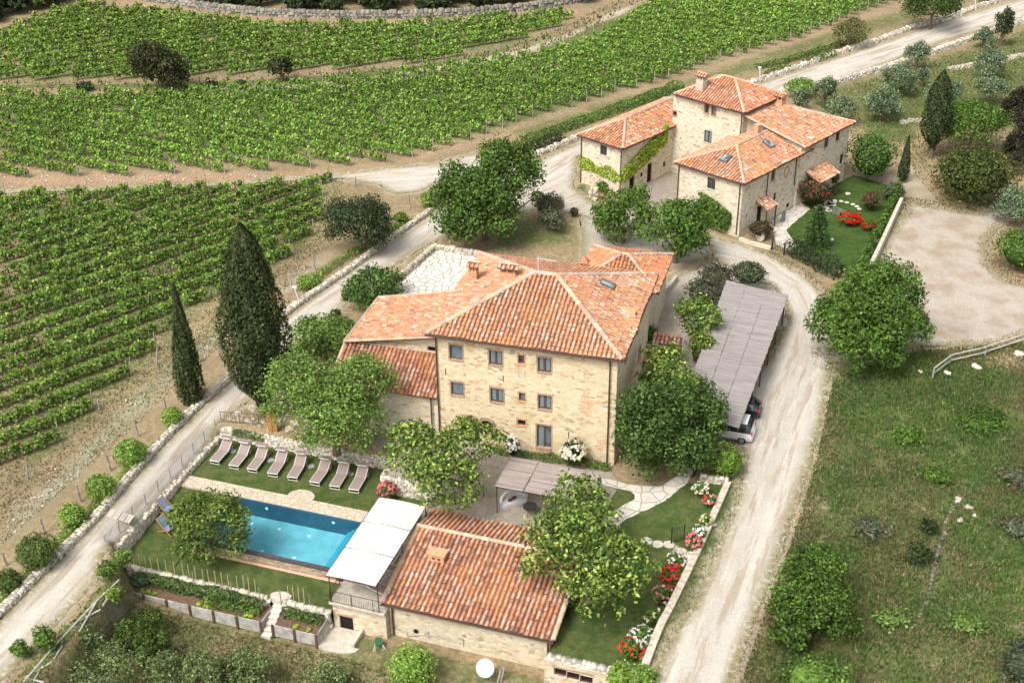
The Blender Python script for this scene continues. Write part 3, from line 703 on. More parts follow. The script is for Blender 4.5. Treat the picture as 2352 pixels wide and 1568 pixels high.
# ================================================================ TERRAIN
def Sp(a, b): return tuple(SF.o+SF.u*a+SF.v*b)
def s_b(x, y): return (x-SF.o[0])*SF.v[0]+(y-SF.o[1])*SF.v[1]
def s_a(x, y): return (x-SF.o[0])*SF.u[0]+(y-SF.o[1])*SF.u[1]
LOW = -3.3
garden_z = lambda x, y: -1.3+1.0*sstep(4.5, 8.5, s_b(x, y))+.3*sstep(11, 16, s_b(x, y))
def left_z(x, y): return -1.2-.84*np.clip((9.15-s_b(x, y))/9.5, 0, 1)
PB1 = [Sp(-19.65, -.5), Sp(-19.65, 14.6), Sp(-4.9, 14.6), Sp(-4.9, 11.75), Sp(-.6, 11.75), Sp(-.6, 8.8), Sp(11.4, 8.8), Sp(11.4, -.6)]
P_GARD = [Sp(11.3, -.65), Sp(17.35, -.65), Sp(17.75, 5), Sp(18.85, 18.4), Sp(17.2, 18.4), Sp(14.5, 16.6), Sp(10.9, 15.4), Sp(10.9, 9.2), Sp(11.3, 8.9)]
fence_px = [(272, 1325), (235, 1378), (170, 1470), (110, 1535), (40, 1600), (-120, 1780)]
P_LOWG = [Sp(-19.65, -.4)]+[tuple(G(*q, 0)[:2]) for q in fence_px]+[Sp(-30, -45), Sp(60, -45), Sp(24, -16), Sp(17.9, -3.2), Sp(17.5, -.6)]
BANK = [Sp(-19.65, -.4)]+[tuple(G(*q, 0)[:2]) for q in fence_px]
def hz(x, y):
    x = np.asarray(x, float); y = np.asarray(y, float)
    z = np.zeros(x.shape)
    # gentle swell of the meadow on the right and of the fields
    k = sstep(2, 12, x-(10+ (y-60)*.32))*sstep(112, 92, y)
    z = z+k*(fbm(x, y, .12, 4)-.5)*1.4-.1*k
    i = inside(P_LOWG, x, y)
    d = nearest(BANK, x, y, closed=False)[0]; dr = nearest([Sp(17.5, -.6), Sp(17.9, -3.2), Sp(24, -16), Sp(60, -45)], x, y, closed=False)[0]
    wk = np.clip(.5+.12*np.hypot(x-Sp(-19.65, -.4)[0], y-Sp(-19.65, -.4)[1]), .5, 1.4)
    zl = LOW*(sstep(0, 1, d/wk)*.8+.2*sstep(1.5, 6, d))*sstep(-.2, 1.3, dr)+(fbm(x, y, .35, 8)-.5)*.35*sstep(1, 4, d)
    z = np.where(i, zl, z)
    a_, b_ = s_a(x, y), s_b(x, y); z = np.where((a_ > -21.2) & (a_ < -19.3) & (b_ > -.9) & (b_ < 14.9), -.78*sstep(-21.2, -19.8, a_)*sstep(-.9, .6, b_)*sstep(14.9, 13.6, b_), z)
    z = np.where(inside(PB1, x, y), LOW-.1, z)
    z = np.where(inside(P_GARD, x, y), garden_z(x, y), z)
    return z
def hz1(x, y): return float(hz(np.array([x]), np.array([y]))[0])
def Gz(px, py, it=4):
    z = 0.
    for _ in range(it): p = G(px, py, z); z = hz1(p[0], p[1])
    return G(px, py, z)
# outlines as measured on the photograph (level ground)
ROAD_L = [(-260, 1700), (0, 1420), (213, 1204), (347, 1047), (547, 852), (644, 735), (784, 636), (900, 550), (984, 490), (1060, 430), (1140, 400), (1218, 377), (1280, 350), (1338, 325), (1450, 280), (1560, 240), (1728, 198), (1918, 135), (2102, 72), (2242, 27), (2335, 0), (2500, -55)]
ROAD_R = [(2560, -15), (2352, 42), (2190, 88), (2050, 140), (1925, 185), (1850, 205), (1790, 215), (1640, 290), (1330, 360), (1318, 430), (1351, 457), (1371, 470), (1400, 480), (1420, 560), (1350, 500), (1305, 490), (1240, 480), (1120, 500), (990, 560), (900, 615), (806, 690), (734, 755), (650, 812), (581, 917), (494, 977), (473, 1040), (417, 1090), (240, 1268), (225, 1330), (133, 1430), (20, 1545), (-120, 1700)]
TRACK = [(-60, 441), (0, 436), (200, 432), (400, 426), (600, 414), (780, 401), (872, 388), (1000, 374), (1090, 352), (1130, 352), (1230, 372), (1215, 392), (1100, 420), (1000, 424), (962, 441), (905, 446), (868, 425), (790, 411), (600, 421), (400, 433), (200, 440), (0, 445), (-60, 450)]
YARD = [(1318, 430), (1371, 465), (1440, 470), (1560, 520), (1640, 542), (1700, 560), (1765, 590), (1850, 640), (1910, 690), (1890, 760), (1800, 760), (1720, 900), (1600, 1000), (1540, 900), (1490, 760), (1480, 690), (1500, 640), (1545, 620), (1600, 600), (1640, 590), (1540, 640), (1400, 650), (1330, 620), (1338, 560), (1330, 500)]
DRIVE = [(1620, 538), (1700, 560), (1765, 585), (1850, 636), (1912, 690), (1916, 770), (1908, 850), (1890, 960), (1858, 1080), (1800, 1250), (1730, 1440), (1675, 1580), (1610, 1740), (1400, 1740), (1496, 1568), (1512, 1520), (1552, 1440), (1590, 1395), (1642, 1268), (1692, 1143), (1712, 1050), (1690, 1000), (1620, 1010), (1590, 1000), (1760, 830), (1808, 740), (1800, 690), (1770, 655), (1700, 625), (1640, 596)]
LOT = [(2082, 468), (2110, 470), (2180, 482), (2250, 492), (2310, 462), (2400, 430), (2500, 420), (2500, 500), (2352, 480), (2298, 520), (2262, 560), (2270, 610), (2310, 645), (2400, 660), (2500, 700), (2400, 745), (2310, 782), (2200, 798), (2110, 800), (2000, 830), (1905, 830), (1905, 700), (1960, 660), (2010, 590), (2045, 530), (2075, 490)]
PATH_UP = [(2082, 470), (2110, 475), (2180, 484), (2130, 430), (2100, 385), (2068, 360), (2052, 340), (2040, 420), (2070, 445)]
C_GREEN = [  # (outline, softness m, strength)
    ([(1672, 1105), (1700, 1120), (1650, 1265), (1598, 1392), (1560, 1430), (1500, 1525), (1480, 1530), (1580, 1320)], .8, .85),
    ([(1900, 900), (2352, 880), (3100, 800), (3900, 1700), (1650, 1700), (1760, 1440), (1870, 1100)], 3, .58),
    ([(1905, 835), (2000, 820), (2110, 805), (2352, 830), (2600, 900), (2600, 1300), (2352, 1330), (2180, 1290), (2080, 1150), (1980, 1400), (1800, 1560), (1680, 1640), (1740, 1440), (1810, 1250), (1865, 1080)], 3, .72),
    ([(2050, 860), (2352, 900), (2420, 1250), (2150, 1180), (2080, 1050)], 4, 1.0),
    ([(1750, 1430), (1900, 1200), (2060, 1200), (2050, 1600), (1700, 1640)], 3, .8),
    ([(0, 450), (790, 415), (760, 560), (640, 640), (500, 720), (300, 940), (0, 1200)], 5, .56),
    ([(0, 60), (200, 0), (640, 60), (1330, 30), (1200, 120), (640, 180), (0, 200)], 5, .55),
    ([(0, 225), (560, 200), (1000, 170), (1500, 0), (2050, 0), (1600, 160), (1200, 290), (960, 350), (0, 380)], 3, .62),
    ([(0, 190), (300, 190), (640, 180), (950, 150), (1118, 118), (1284, 70), (1330, 60), (1250, 90), (1100, 140), (800, 190), (500, 204), (0, 206)], 2, .75),
    ([(0, 1200), (300, 900), (500, 720), (540, 760), (340, 950), (60, 1250), (0, 1300)], 2.5, .62), ([(0, 1330), (400, 950), (420, 970), (60, 1330)], 1.5, .5),
    ([(560, 740), (760, 600), (800, 600), (700, 650), (650, 720), (560, 830)], 2, .55),
    ([(1120, 480), (1345, 495), (1345, 570), (1090, 590)], 3, .6),
    ([(1780, 215), (1900, 190), (2352, 60), (2600, 100), (2600, 330), (2200, 300), (1960, 330), (1950, 300)], 5, .62),
    ([(1960, 270), (2120, 240), (2110, 330), (1990, 330)], 3, .8), ([(1300, 440), (1345, 420), (1350, 455), (1325, 450)], 1.2, .9),
    ([(1140, 300), (1330, 240), (1560, 180), (1740, 115), (1990, 40), (2352, -60), (2352, -30), (1750, 170), (1330, 300), (1230, 350)], 3, .55),
]
C_SOIL = [([(2150, 1200), (2400, 1050), (3000, 1200), (2700, 1700), (2050, 1640), (2080, 1400)], 6, .46), ([(1880, 1100), (2000, 1060), (2040, 1180), (1930, 1230)], 3, .46), ([(0, 1200), (150, 1100), (330, 900), (520, 700), (560, 760), (360, 960), (60, 1270), (0, 1320)], 2, .50), ([(0, 450), (790, 415), (760, 560), (640, 640), (500, 720), (300, 940), (0, 1200)], 4, .42),
    ([(0, 400), (430, 395), (880, 385), (850, 402), (600, 414), (0, 434)], 2, .68),
    ([(700, 395), (880, 370), (1010, 345), (1190, 290), (1500, 195), (1600, 165), (1740, 118), (1980, 35), (2060, 5), (2090, 8), (1760, 130), (1400, 240), (1130, 330), (960, 370), (870, 388)], 2.5, .68),
    ([(150, 1200), (420, 930), (560, 800), (640, 700), (720, 650), (700, 620), (600, 700), (400, 910), (100, 1180)], 2.5, .50),
    ([(2040, 460), (2090, 470), (2040, 590), (2000, 600)], 1.5, .75), ([(1640, 550), (1690, 555), (1790, 590), (1900, 655), (1890, 672), (1750, 600), (1650, 565)], 1.2, .7),
    ([(1960, 400), (2352, 120), (2352, 250), (2100, 460)], 5, .38), ([(2280, 510), (2400, 480), (2400, 680), (2300, 650)], 2, .6), ([(590, 30), (780, 55), (1330, 15), (1330, 40), (780, 66), (200, 6), (0, 75), (0, 60), (200, -5)], 2, .7),
    ([(2050, 1100), (2352, 1000), (2352, 1600), (1900, 1600), (2000, 1350)], 4, .30), ([(2100, 360), (2352, 300), (2352, 470), (2180, 480)], 4, .45)]
C_PALE = [([(0, 1250), (0, 1180), (330, 870), (520, 730), (690, 600), (780, 560), (790, 590), (640, 690), (560, 760), (330, 960), (40, 1260)], 1.8, .50),
    ([(500, 204), (800, 184), (1000, 152), (1200, 112), (1330, 66), (1400, 30), (1480, 0), (1500, -20), (1440, 30), (1360, 62), (1220, 128), (1030, 165), (780, 200), (560, 215)], 1.2, .78),
    ([(200, 8), (280, 20), (470, 37), (640, 56), (780, 60), (1000, 50), (1200, 28), (1340, 10), (1200, 33), (1000, 58), (784, 68), (640, 66), (430, 45)], 1, .7),
    ([(2060, 340), (2110, 380), (2160, 450), (2180, 482), (2090, 470), (2050, 420)], 2, .6)]
def maskfield(lst, x, y):
    m = np.zeros(x.shape)
    for px, soft, st in lst:
        P = gp(px); X = [p[0] for p in P]; Y = [p[1] for p in P]; k = (x > min(X)-soft) & (x < max(X)+soft) & (y > min(Y)-soft) & (y < max(Y)+soft)
        if not k.any(): continue
        d = sdist(P, x[k], y[k]); m[k] = np.maximum(m[k], st*sstep(-soft, soft, d))
    return m
xs = np.concatenate([np.arange(-190, -62, 2.), np.arange(-62, 62, .28), np.arange(62, 190, 2.)])
ys = np.concatenate([np.arange(20, 52, .5), np.arange(52, 104, .28), np.arange(104, 150, .45), np.arange(150, 240, .9), np.arange(240, 420, 6)])
X, Y = np.meshgrid(xs, ys); Z = hz(X, Y); nx, ny = len(xs), len(ys)
idx = np.arange(nx*ny).reshape(ny, nx)
Fg = np.stack([idx[:-1, :-1], idx[:-1, 1:], idx[1:, 1:], idx[1:, :-1]], -1).reshape(-1, 4)
ground = mesh_obj('ground', np.stack([X.ravel(), Y.ravel(), Z.ravel()], 1), Fg, GROUND)
mg = maskfield(C_GREEN, X, Y); ms = maskfield(C_SOIL, X, Y); mp = maskfield(C_PALE, X, Y)
il = inside(P_LOWG, X, Y); mg = np.where(il, .52, mg); ms = np.where(il, .25, ms)
for O_, wd_, st_ in ((ROAD_L+ROAD_R, 1.3, .60), (TRACK, 1.6, .62), (YARD, 1.4, .55), (DRIVE, 1.5, .62), (LOT, 1.8, .62)):
    db = sdist([tuple(G(*q)[:2]) for q in O_], X, Y); mp = np.maximum(mp, st_*sstep(-wd_, .3, db))
mc = np.ones((nx*ny, 4), np.float32); mc[:, 0] = mg.ravel(); mc[:, 1] = ms.ravel(); mc[:, 2] = mp.ravel()
at = ground.data.attributes.new('mask', 'FLOAT_COLOR', 'POINT'); at.data.foreach_set('color', mc.ravel())
tag(ground, kind='structure')

def sheet(name, poly, mat, off=.03, cell=.3, zf=None, rag=.12, kind='structure', centre=None, half=2.2, label=None, cat=None, flat=None):
    """ground surface cut to an irregular outline and laid on the terrain"""
    P = [p[:2] for p in poly]; X0 = min(p[0] for p in P)-cell; X1 = max(p[0] for p in P)+cell; Y0 = min(p[1] for p in P)-cell; Y1 = max(p[1] for p in P)+cell
    X0, X1, Y0, Y1 = max(X0, -150), min(X1, 150), max(Y0, 20), min(Y1, 260)
    gx = np.arange(X0, X1+cell, cell); gy = np.arange(Y0, Y1+cell, cell); X, Y = np.meshgrid(gx, gy)
    ins = inside(P, X, Y); cells = ins[:-1, :-1] | ins[:-1, 1:] | ins[1:, 1:] | ins[1:, :-1]
    id_ = np.arange(X.size).reshape(X.shape); F = np.stack([id_[:-1, :-1], id_[:-1, 1:], id_[1:, 1:], id_[1:, :-1]], -1)[cells]
    used = np.unique(F); remap = np.full(X.size, -1); remap[used] = np.arange(len(used)); F = remap[F]
    x = X.ravel()[used]; y = Y.ravel()[used]; d, bx, by = nearest(P, x, y); o = ~ins.ravel()[used]
    jit = rag*(fbm(bx, by, 1.6, 3)-.5)*2; cx, cy = np.mean([p[0] for p in P]), np.mean([p[1] for p in P])
    dx = x-bx; dy = y-by; L = np.hypot(dx, dy)+1e-6
    x = np.where(o, bx+dx/L*jit, x); y = np.where(o, by+dy/L*jit, y)
    z = (zf(x, y) if zf is not None else hz(x, y) if flat is None else np.full(x.shape, flat))+off
    ob = mesh_obj(name, np.stack([x, y, z], 1), F.astype(np.int32), mat)
    e = ob.data.attributes.new('edge', 'FLOAT', 'POINT'); e.data.foreach_set('value', np.where(o, 0, d).astype(np.float32))
    if centre is not None:
        dc = nearest(centre, x, y, closed=False)[0]; tr = np.zeros(len(x))
        for q in (.42*half, ): tr = np.maximum(tr, np.exp(-((dc-q*1.15)/.42)**2))
        sg, ss = np.zeros(len(x)), np.zeros(len(x)); best = np.full(len(x), 1e9); cs_ = 0
        for i_ in range(len(centre)-1):
            p_, q_ = np.array(centre[i_]), np.array(centre[i_+1]); d_ = q_-p_; L2 = np.hypot(*d_); d_ = d_/L2; t_ = np.clip((x-p_[0])*d_[0]+(y-p_[1])*d_[1], 0, L2); cr_ = (x-p_[0])*-d_[1]+(y-p_[1])*d_[0]; r_ = np.hypot(x-p_[0]-d_[0]*t_, y-p_[1]-d_[1]*t_); k_ = r_ < best
            best = np.where(k_, r_, best); sg = np.where(k_, cr_, sg); ss = np.where(k_, cs_+t_, ss); cs_ += L2
        tv = ob.data.attributes.new('trv', 'FLOAT_VECTOR', 'POINT'); tv.data.foreach_set('vector', np.stack([sg, ss, 0*ss], 1).astype(np.float32).ravel())
        tr = np.maximum(tr, .0); t = ob.data.attributes.new('trk', 'FLOAT', 'POINT'); t.data.foreach_set('value', tr.astype(np.float32))
    return tag(ob, label, cat, kind=kind)
mid_road = [tuple(G(*q)[:2]) for q in [(-200, 1740), (60, 1480), (225, 1290), (400, 1090), (520, 940), (610, 850), (720, 720), (850, 630), (960, 560), (1100, 460), (1250, 400), (1330, 345), (1450, 300), (1700, 225), (1850, 170), (2050, 110), (2270, 40), (2500, -30)]]
mid_drive = [tuple(G(*q)[:2]) for q in [(1600, 560), (1720, 590), (1820, 650), (1862, 720), (1850, 820), (1800, 960), (1762, 1080), (1700, 1250), (1640, 1420), (1560, 1640), (1500, 1750)]]
sheet('road', gp(ROAD_L+ROAD_R), GRAVEL, .030, .3, centre=mid_road, rag=.2)
sheet('farm_track', gp(TRACK), GRAVEL, .045, .3, rag=.25, centre=[tuple(G(*q)[:2]) for q in [(0, 440), (600, 417), (1000, 400), (1200, 380)]])
sheet('yard', gp(YARD), GRAVEL2, .015, .3, rag=.25)
sheet('driveway', gp(DRIVE), GRAVEL, .045, .25, rag=.2, centre=mid_drive, half=2.6)
sheet('turning_area', gp(LOT), GRAVEL3, .060, .3, rag=.25)

# ---------------------------------------------------------------- lawns, terraces and floor slabs
CRAZY = paving('crazy_paving', (.66, .63, .55), (.56, .52, .43), (.22, .20, .15), 1.3, .07)
FLAG = paving('warm_flagstones', (.60, .50, .36), (.50, .42, .32), (.33, .27, .19), 1.9, .06)
PATIO = paving('patio_stone', (.33, .28, .22), (.27, .23, .185), (.22, .185, .15), 1.6, .05)
PALEF = paving('pale_flagstones', (.62, .57, .48), (.52, .48, .41), (.30, .28, .20), 1.1, .06)
sheet('lawn', [Sp(-19.45, 9.1), Sp(-19.45, 14.3), Sp(-4.85, 14.3), Sp(-4.85, 11.6), Sp(-.7, 11.6), Sp(-.7, 9.1)], LAWN, 0, .3, flat=-1.2, rag=.03)
sheet('lawn', [Sp(-19.45, -.35), Sp(-19.45, 9.12), Sp(-15.6, 9.12), Sp(-15.6, -.35)], LAWN, 0, .3, zf=left_z, rag=.02)
sheet('lawn', [Sp(-15.7, -.35), Sp(-15.7, 2.6), Sp(-3.4, 2.6), Sp(-3.4, -.35)], LAWN, 0, .3, zf=lambda x, y: np.full(x.shape, -2.02), rag=.02)
g = Geo(SF.p); g.box(-19.4, -3.5, 7.95, 9.2, -1.6, -1.15); g.box(-4.72, -3.5, 2.95, 7.95, -1.6, -1.15); g.box(-15.6, -15.15, 2.95, 7.95, -1.9, -1.15)
deck = g.build('pool_deck', FLAG); tag(deck, kind='structure')
dd = Geo(SF.p); dd.prism([(-10.35+1.0*math.cos(t)*random.uniform(.93, 1.05), 9.35+.85*math.sin(t)*random.uniform(.93, 1.05)) for t in np.linspace(0, 2*math.pi, 22)[:-1]], -1.4, -1.135)
tag(dd.build('round_paving', FLAG), kind='structure')
sheet('garden_lawn', P_GARD, LAWN, .03, .3, rag=.02)
sheet('patio', [Sp(-4.8, 11.85), Sp(-.55, 11.85), Sp(-.55, 9.0), Sp(10.95, 9.0), Sp(11.6, 16.0), Sp(10.6, 17.6), Sp(-3.5, 22.2), Sp(-8, 22), Sp(-8, 14.8), Sp(-4.8, 14.8)], PATIO, .02, .3, flat=0.0, rag=.02)
path_px = [rq3(*q) for q in [(1060, 320), (1330, 380), (1600, 400), (1760, 300), (1880, 200), (1960, 180), (1930, 240), (1830, 380), (1660, 520), (1400, 650), (1270, 700), (1180, 780), (1060, 820), (1000, 790), (1090, 660), (1260, 570), (1390, 500), (1330, 440), (1050, 380)]]
sheet('garden_path', [tuple(Gz(*q)[:2]) for q in path_px], PALEF, .075, .22, rag=.1)
sheet('gate_path', gp([rq3(1960, 180), rq3(2040, 60), rq3(2080, -60), rq3(1800, -60), rq3(1850, 60), rq3(1880, 200)]), GRAVEL2, .08, .3, rag=.1)
# paved terrace by the road
TERR = [MF.p(-11.2, 20.5, 0), MF.p(-9.9, 29.7, 0), MF.p(-4.5, 29.0, 0), MF.p(-4.0, 14.0, 0), MF.p(-9.0, 14.0, 0)]
g = Geo(); g.prism([p[:2] for p in TERR], -.3, .95)
tag(g.build('paved_terrace', CRAZY), kind='structure')
# far garden lawn and cobbled court
def Fp(a, b): return FF.p(a, b, 0)
FG = [Fp(6.1, 13.8), Fp(6.2, 23.9), Fp(10.8, 23.9), Fp(13.4, 19.6), Fp(17.6, 7.4), Fp(17.6, 3.2), Fp(12.2, 3.2), Fp(10.6, 3.6), Fp(7.6, 6.6), Fp(7.4, 13.5)]
sheet('far_lawn', FG, LAWNF, .05, .3, rag=.12)
sheet('garden_walk', [Fp(6.0, 5.6), Fp(7.3, 6.2), Fp(9.6, 3.4), Fp(11.6, 2.9), Fp(11.2, 4.4), Fp(8.4, 7.0), Fp(7.6, 12.8), Fp(6.0, 13.6)], PALEF, .07, .25, rag=.1)
sheet('courtyard', [Fp(-9.3, 1.0), Fp(-9.2, 11.9), Fp(-1.6, 11.9), Fp(-1.6, 1.0)], PATIO, .06, .3, rag=.1)

# ================================================================ VINEYARDS
VL = GREENS['vine']
def field(poly_px, dpx, spacing, group, labelf, leaf=.17, per_m=34, hgt=(.55, 1.75), wd=.34, gaps=.05, off0=.4, posts=True, tone=1.):
    P = [tuple(G(*q)[:2]) for q in poly_px]; a, b = G(*dpx[0])[:2], G(*dpx[1])[:2]; d = (b-a)/np.linalg.norm(b-a); n = np.array([-d[1], d[0]])
    Q = np.array(P); t = Q@n; rows = []
    for c in np.arange(t.min()+off0, t.max(), spacing):
        xs_ = []
        for i in range(len(Q)):
            p, q = Q[i], Q[(i+1) % len(Q)]; tp, tq = p@n-c, q@n-c
            if (tp > 0) != (tq > 0): w_ = tp/(tp-tq); xs_.append(float((p+(q-p)*w_)@d))
        xs_.sort()
        for k in range(0, len(xs_)-1, 2):
            if xs_[k+1]-xs_[k] > 2.0: rows.append((c, xs_[k]+random.uniform(0, .5), xs_[k+1]-random.uniform(0, .6)))
    rows.sort(key=lambda r: r[0])
    for i, (c, s0, s1) in enumerate(rows):
        L = s1-s0; m = n*c+d*(s0+s1)/2
        near = np.linalg.norm(m) ; lod = np.clip(near/105., .8, 2.0); lf = leaf*lod**.6; N_ = int(L*per_m/lod**1.1)
        s = s0+rng.random(N_)*L; ph = rng.random()*6
        plant = np.round(s/.85+ph); js = np.sin(plant*12.9898+i*78.2)*43758.5; js = js-np.floor(js); j2 = np.sin(plant*39.3+i*11.7)*2321.7; j2 = j2-np.floor(j2)
        s = s+(plant*.85-ph*.85-s)*.18
        keep = (js > gaps) | (rng.random(N_) < .12)
        sh = np.round(s/.28); j3 = np.sin(sh*57.3+i*31.7)*9431.3; j3 = j3-np.floor(j3); top = hgt[1]*(.66+.26*j2+.30*j3); hh = rng.random(N_); z = hgt[0]+(top-hgt[0])*hh+np.where(rng.random(N_) < .14, rng.uniform(0, .4, N_), 0)
        lat = rng.normal(0, wd*.5, N_)*(1.15-.35*hh)*(.65+.8*js); wob = .12*np.sin(s*.31+i)
        pt = n*c; xy = pt+d*s[:, None]+n*(lat+wob)[:, None]; k = keep; xy = xy[k]; z = z[k]; hh = hh[k]; js_ = js[k]
        gz = hz(xy[:, 0], xy[:, 1]); pos = np.stack([xy[:, 0], xy[:, 1], gz+z], 1); nn_ = len(pos)
        nr = rng.normal(0, .6, (nn_, 3)); nr[:, 2] += .7; nr[:, :2] += (n*np.sign(lat[k])[:, None])*.4
        V, F = leaves(pos, nr, lf*rng.uniform(.6, 1.25, nn_), .75)
        C = pal(VL, nn_)*((.80+.38*js_)*(.86+.28*vnoise(xy[:, 0], xy[:, 1], .05, 2)))[:, None]*tone
        # young tips are yellower
        C *= np.where((hh > .72)[:, None], np.array([1.30, 1.18, 1.1]), 1)
        base = (m[0], m[1], hz1(m[0], m[1]))
        r_ = thing('vine_row', labelf(i, len(rows)), 'vine row', base, group)
        mesh_obj('foliage', V, F, LEAF, r_, col=C)
        qs = np.arange(s0, s1, 1.1 if near < 130 else 3.0); sv, sf = [], []
        for q in qs:
            x, y = n*c+d*q; zb = hz1(x, y); o = len(sv); jx = random.uniform(-.08, .08)
            for zz, r_k in ((zb-.05, .05), (zb+.85, .03)):
                for sx, sy in ((-1, -1), (1, -1), (1, 1), (-1, 1)): e_ = d*sx*r_k+n*sy*r_k+(d*jx if zz > zb else 0); sv.append((x+e_[0], y+e_[1], zz))
            sf += [(o, o+1, o+5, o+4), (o+1, o+2, o+6, o+5), (o+2, o+3, o+7, o+6), (o+3, o, o+4, o+7)]
            if o: sf.append((o-8+5, o+4, o+7, o-8+6))
        if len(sv) > 8: mesh_obj('trellis', np.array(sv), sf, TRUNK, r_)
        if posts:
            for q in (s0-.1, s1+.1): x, y = n*c+d*q; Geo().cyl((x, y, -.1), (x+random.uniform(-.1, .1), y, 1.75), .05, .045, 5).build('post', OLDWOOD, r_, uvs=False)
    return rows
ordn = ['first', 'second', 'third', 'fourth', 'fifth', 'sixth', 'seventh', 'eighth', 'ninth', 'tenth', 'eleventh', 'twelfth', 'thirteenth', 'fourteenth', 'fifteenth', 'sixteenth', 'seventeenth', 'eighteenth', 'nineteenth', 'twentieth']
def nth(i):
    if i < 20: return ordn[i]
    t, u = divmod(i+1, 10); tens = ['', '', 'twenty', 'thirty', 'forty', 'fifty', 'sixty', 'seventy', 'eighty', 'ninety', 'one hundred', 'one hundred and ten', 'one hundred and twenty']
    return (tens[t]+' '+ordn[u-1]) if u else {20: 'twentieth', 30: 'thirtieth', 40: 'fortieth', 50: 'fiftieth', 60: 'sixtieth', 70: 'seventieth', 80: 'eightieth', 90: 'ninetieth', 100: 'hundredth'}.get(i+1, tens[t]+' row')
FA = [(-130, 462), (0, 452), (180, 444), (420, 432), (600, 428), (800, 413), (800, 425), (745, 440), (752, 500), (700, 560), (650, 600), (560, 640), (505, 700), (470, 700), (405, 760), (334, 826), (295, 880), (215, 940), (150, 1000), (90, 1060), (30, 1095), (-40, 1130), (-180, 1250)]
field(FA, [(0, 950), (334, 823)], 2.5, 'vine rows of the near field left of the road', lambda i, n: 'leafy vine row of the near left field, %s from the lower road corner' % nth(i), leaf=.14, per_m=155, gaps=.04, wd=.34, tone=.98, hgt=(.3, 1.15))
FB = [(-160, 232), (0, 216), (180, 222), (345, 214), (560, 206), (760, 193), (900, 177), (1050, 152), (1230, 130), (1350, 97), (1440, 45), (1500, 0), (1530, -30), (2150, -30), (2058, 8), (1975, 33), (1848, 88), (1735, 120), (1598, 160), (1521, 190), (1408, 216), (1338, 244), (1271, 257), (1191, 284), (1118, 310), (1041, 338), (957, 360), (877, 380), (750, 385), (593, 396), (437, 401), (300, 406), (150, 407), (-160, 420)]
field(FB, [(300, 374), (434, 400)], 2.5, 'vine rows of the middle field', lambda i, n: 'bright vine row of the middle field, %s up from the farm track' % nth(i), leaf=.135, per_m=150, hgt=(.4, 1.34), wd=.30, gaps=.05, tone=1.10)
FC = [(-160, 110), (0, 80), (117, 34), (200, 9), (277, 22), (467, 39), (634, 62), (784, 60), (884, 60), (1084, 49), (1284, 30), (1325, 38), (1284, 66), (1118, 116), (951, 148), (784, 162), (634, 168), (440, 178), (300, 186), (0, 188), (-160, 190)]
field(FC, [(0, 150), (500, 75)], 2.6, 'vine rows of the far field under the wood', lambda i, n: 'dark vine row of the far field, %s in order below the wood' % nth(i), leaf=.155, per_m=115, hgt=(.35, 1.35), wd=.40, gaps=.05, posts=False, tone=1.0)
# ================================================================ BUILDINGS
def hit(px, py, fr, zf, z=8.):
    for _ in range(12):
        q = G(px, py, z); a, b = fr.loc(q); z = z*.4+.6*zf(a, b)
    return a, b, z
def slope_box(g, fr, a0, a1, b0, b1, zf, lo, hi):
    P = [(a0, b0), (a1, b0), (a1, b1), (a0, b1)]
    g.add([fr.p(a, b, zf(a, b)+lo) for a, b in P]+[fr.p(a, b, zf(a, b)+hi) for a, b in P], [(0, 3, 2, 1), (4, 5, 6, 7), (0, 1, 5, 4), (1, 2, 6, 5), (2, 3, 7, 6), (3, 0, 4, 7)], raw=True)
def skylight(parent, fr, a, b, zf, w_=.8, l_=1.1, along='a'):
    da, db = (l_/2, w_/2) if along == 'a' else (w_/2, l_/2)
    g = Geo(); slope_box(g, fr, a-da, a+da, b-db, b+db, zf, .0, .26); s = g.build('skylight', plain('lead_grey', (.12, .12, .11), .6, .15) if 'lead_grey' not in bpy.data.materials else bpy.data.materials['lead_grey'], parent, uvs=False)
    q = Geo(); slope_box(q, fr, a-da+.1, a+da-.1, b-db+.1, b+db-.1, zf, .2, .275); q.build('pane', bpy.data.materials.get('skylight_glass') or glassy('skylight_glass', (.16, .18, .17), .15), s, uvs=False)

# ---- main farmhouse
mh = thing('farmhouse', 'tall three storey stone farmhouse with orange hipped tile roof, beside the pool terrace', 'house', MF.p(7, 7, 0))
fw = lambda x, y: (lambda r: (r[0]-.35, r[1]))(MF.onb(*z5(x, y), .45))
mwin = [(838, 772, .98, 1.2), (1108, 810, .98, 1.2), (1440, 858, .98, 1.2), (847, 1020, .95, 1.12), (1117, 1065, .98, 1.2), (1443, 1112, .98, 1.2)]
msml = [(1283, 820, .46, .72), (1287, 1075, .46, .72)]
ops = [(*fw(x, y), w_, h_) for x, y, w_, h_ in mwin+msml]+[(*fw(1285, 1250), .62, .5)]
da, dz = fw(1437, 1335); dtop = fw(1437, 1268)[1]; dbot = dtop-2.25; ops.append((da, (dtop+dbot)/2, 1.08, 2.25))
ar = fw(930, 1215); ops.append((ar[0], ar[1]-1.2, 1.5, 2.4)); ar2 = fw(1045, 1235); ops.append((ar2[0], ar2[1]-.6, 1.0, 1.2))
P = house_box(mh, MF, .35, 13.75, .45, 13.1, 0, 9.22, WALL, front=ops, right=[(3.2, 7.6, .8, 1.1), (7.5, 7.6, .8, 1.1), (9, 4.4, .8, 1.1)])
for i, (x, y, w_, h_) in enumerate(mwin):
    s, z = fw(x, y); window(mh, P['front'], s, z, w_, h_, 'double' if i not in (0, 3) else 'single', BRICK, curtain=(0, 2, 2, 0, 2, 2)[i])
for x, y, w_, h_ in msml: window(mh, P['front'], *fw(x, y), w_, h_, 'single', BRICKO)
window(mh, P['front'], *fw(1285, 1250), .62, .5, 'dark', BRICKO)
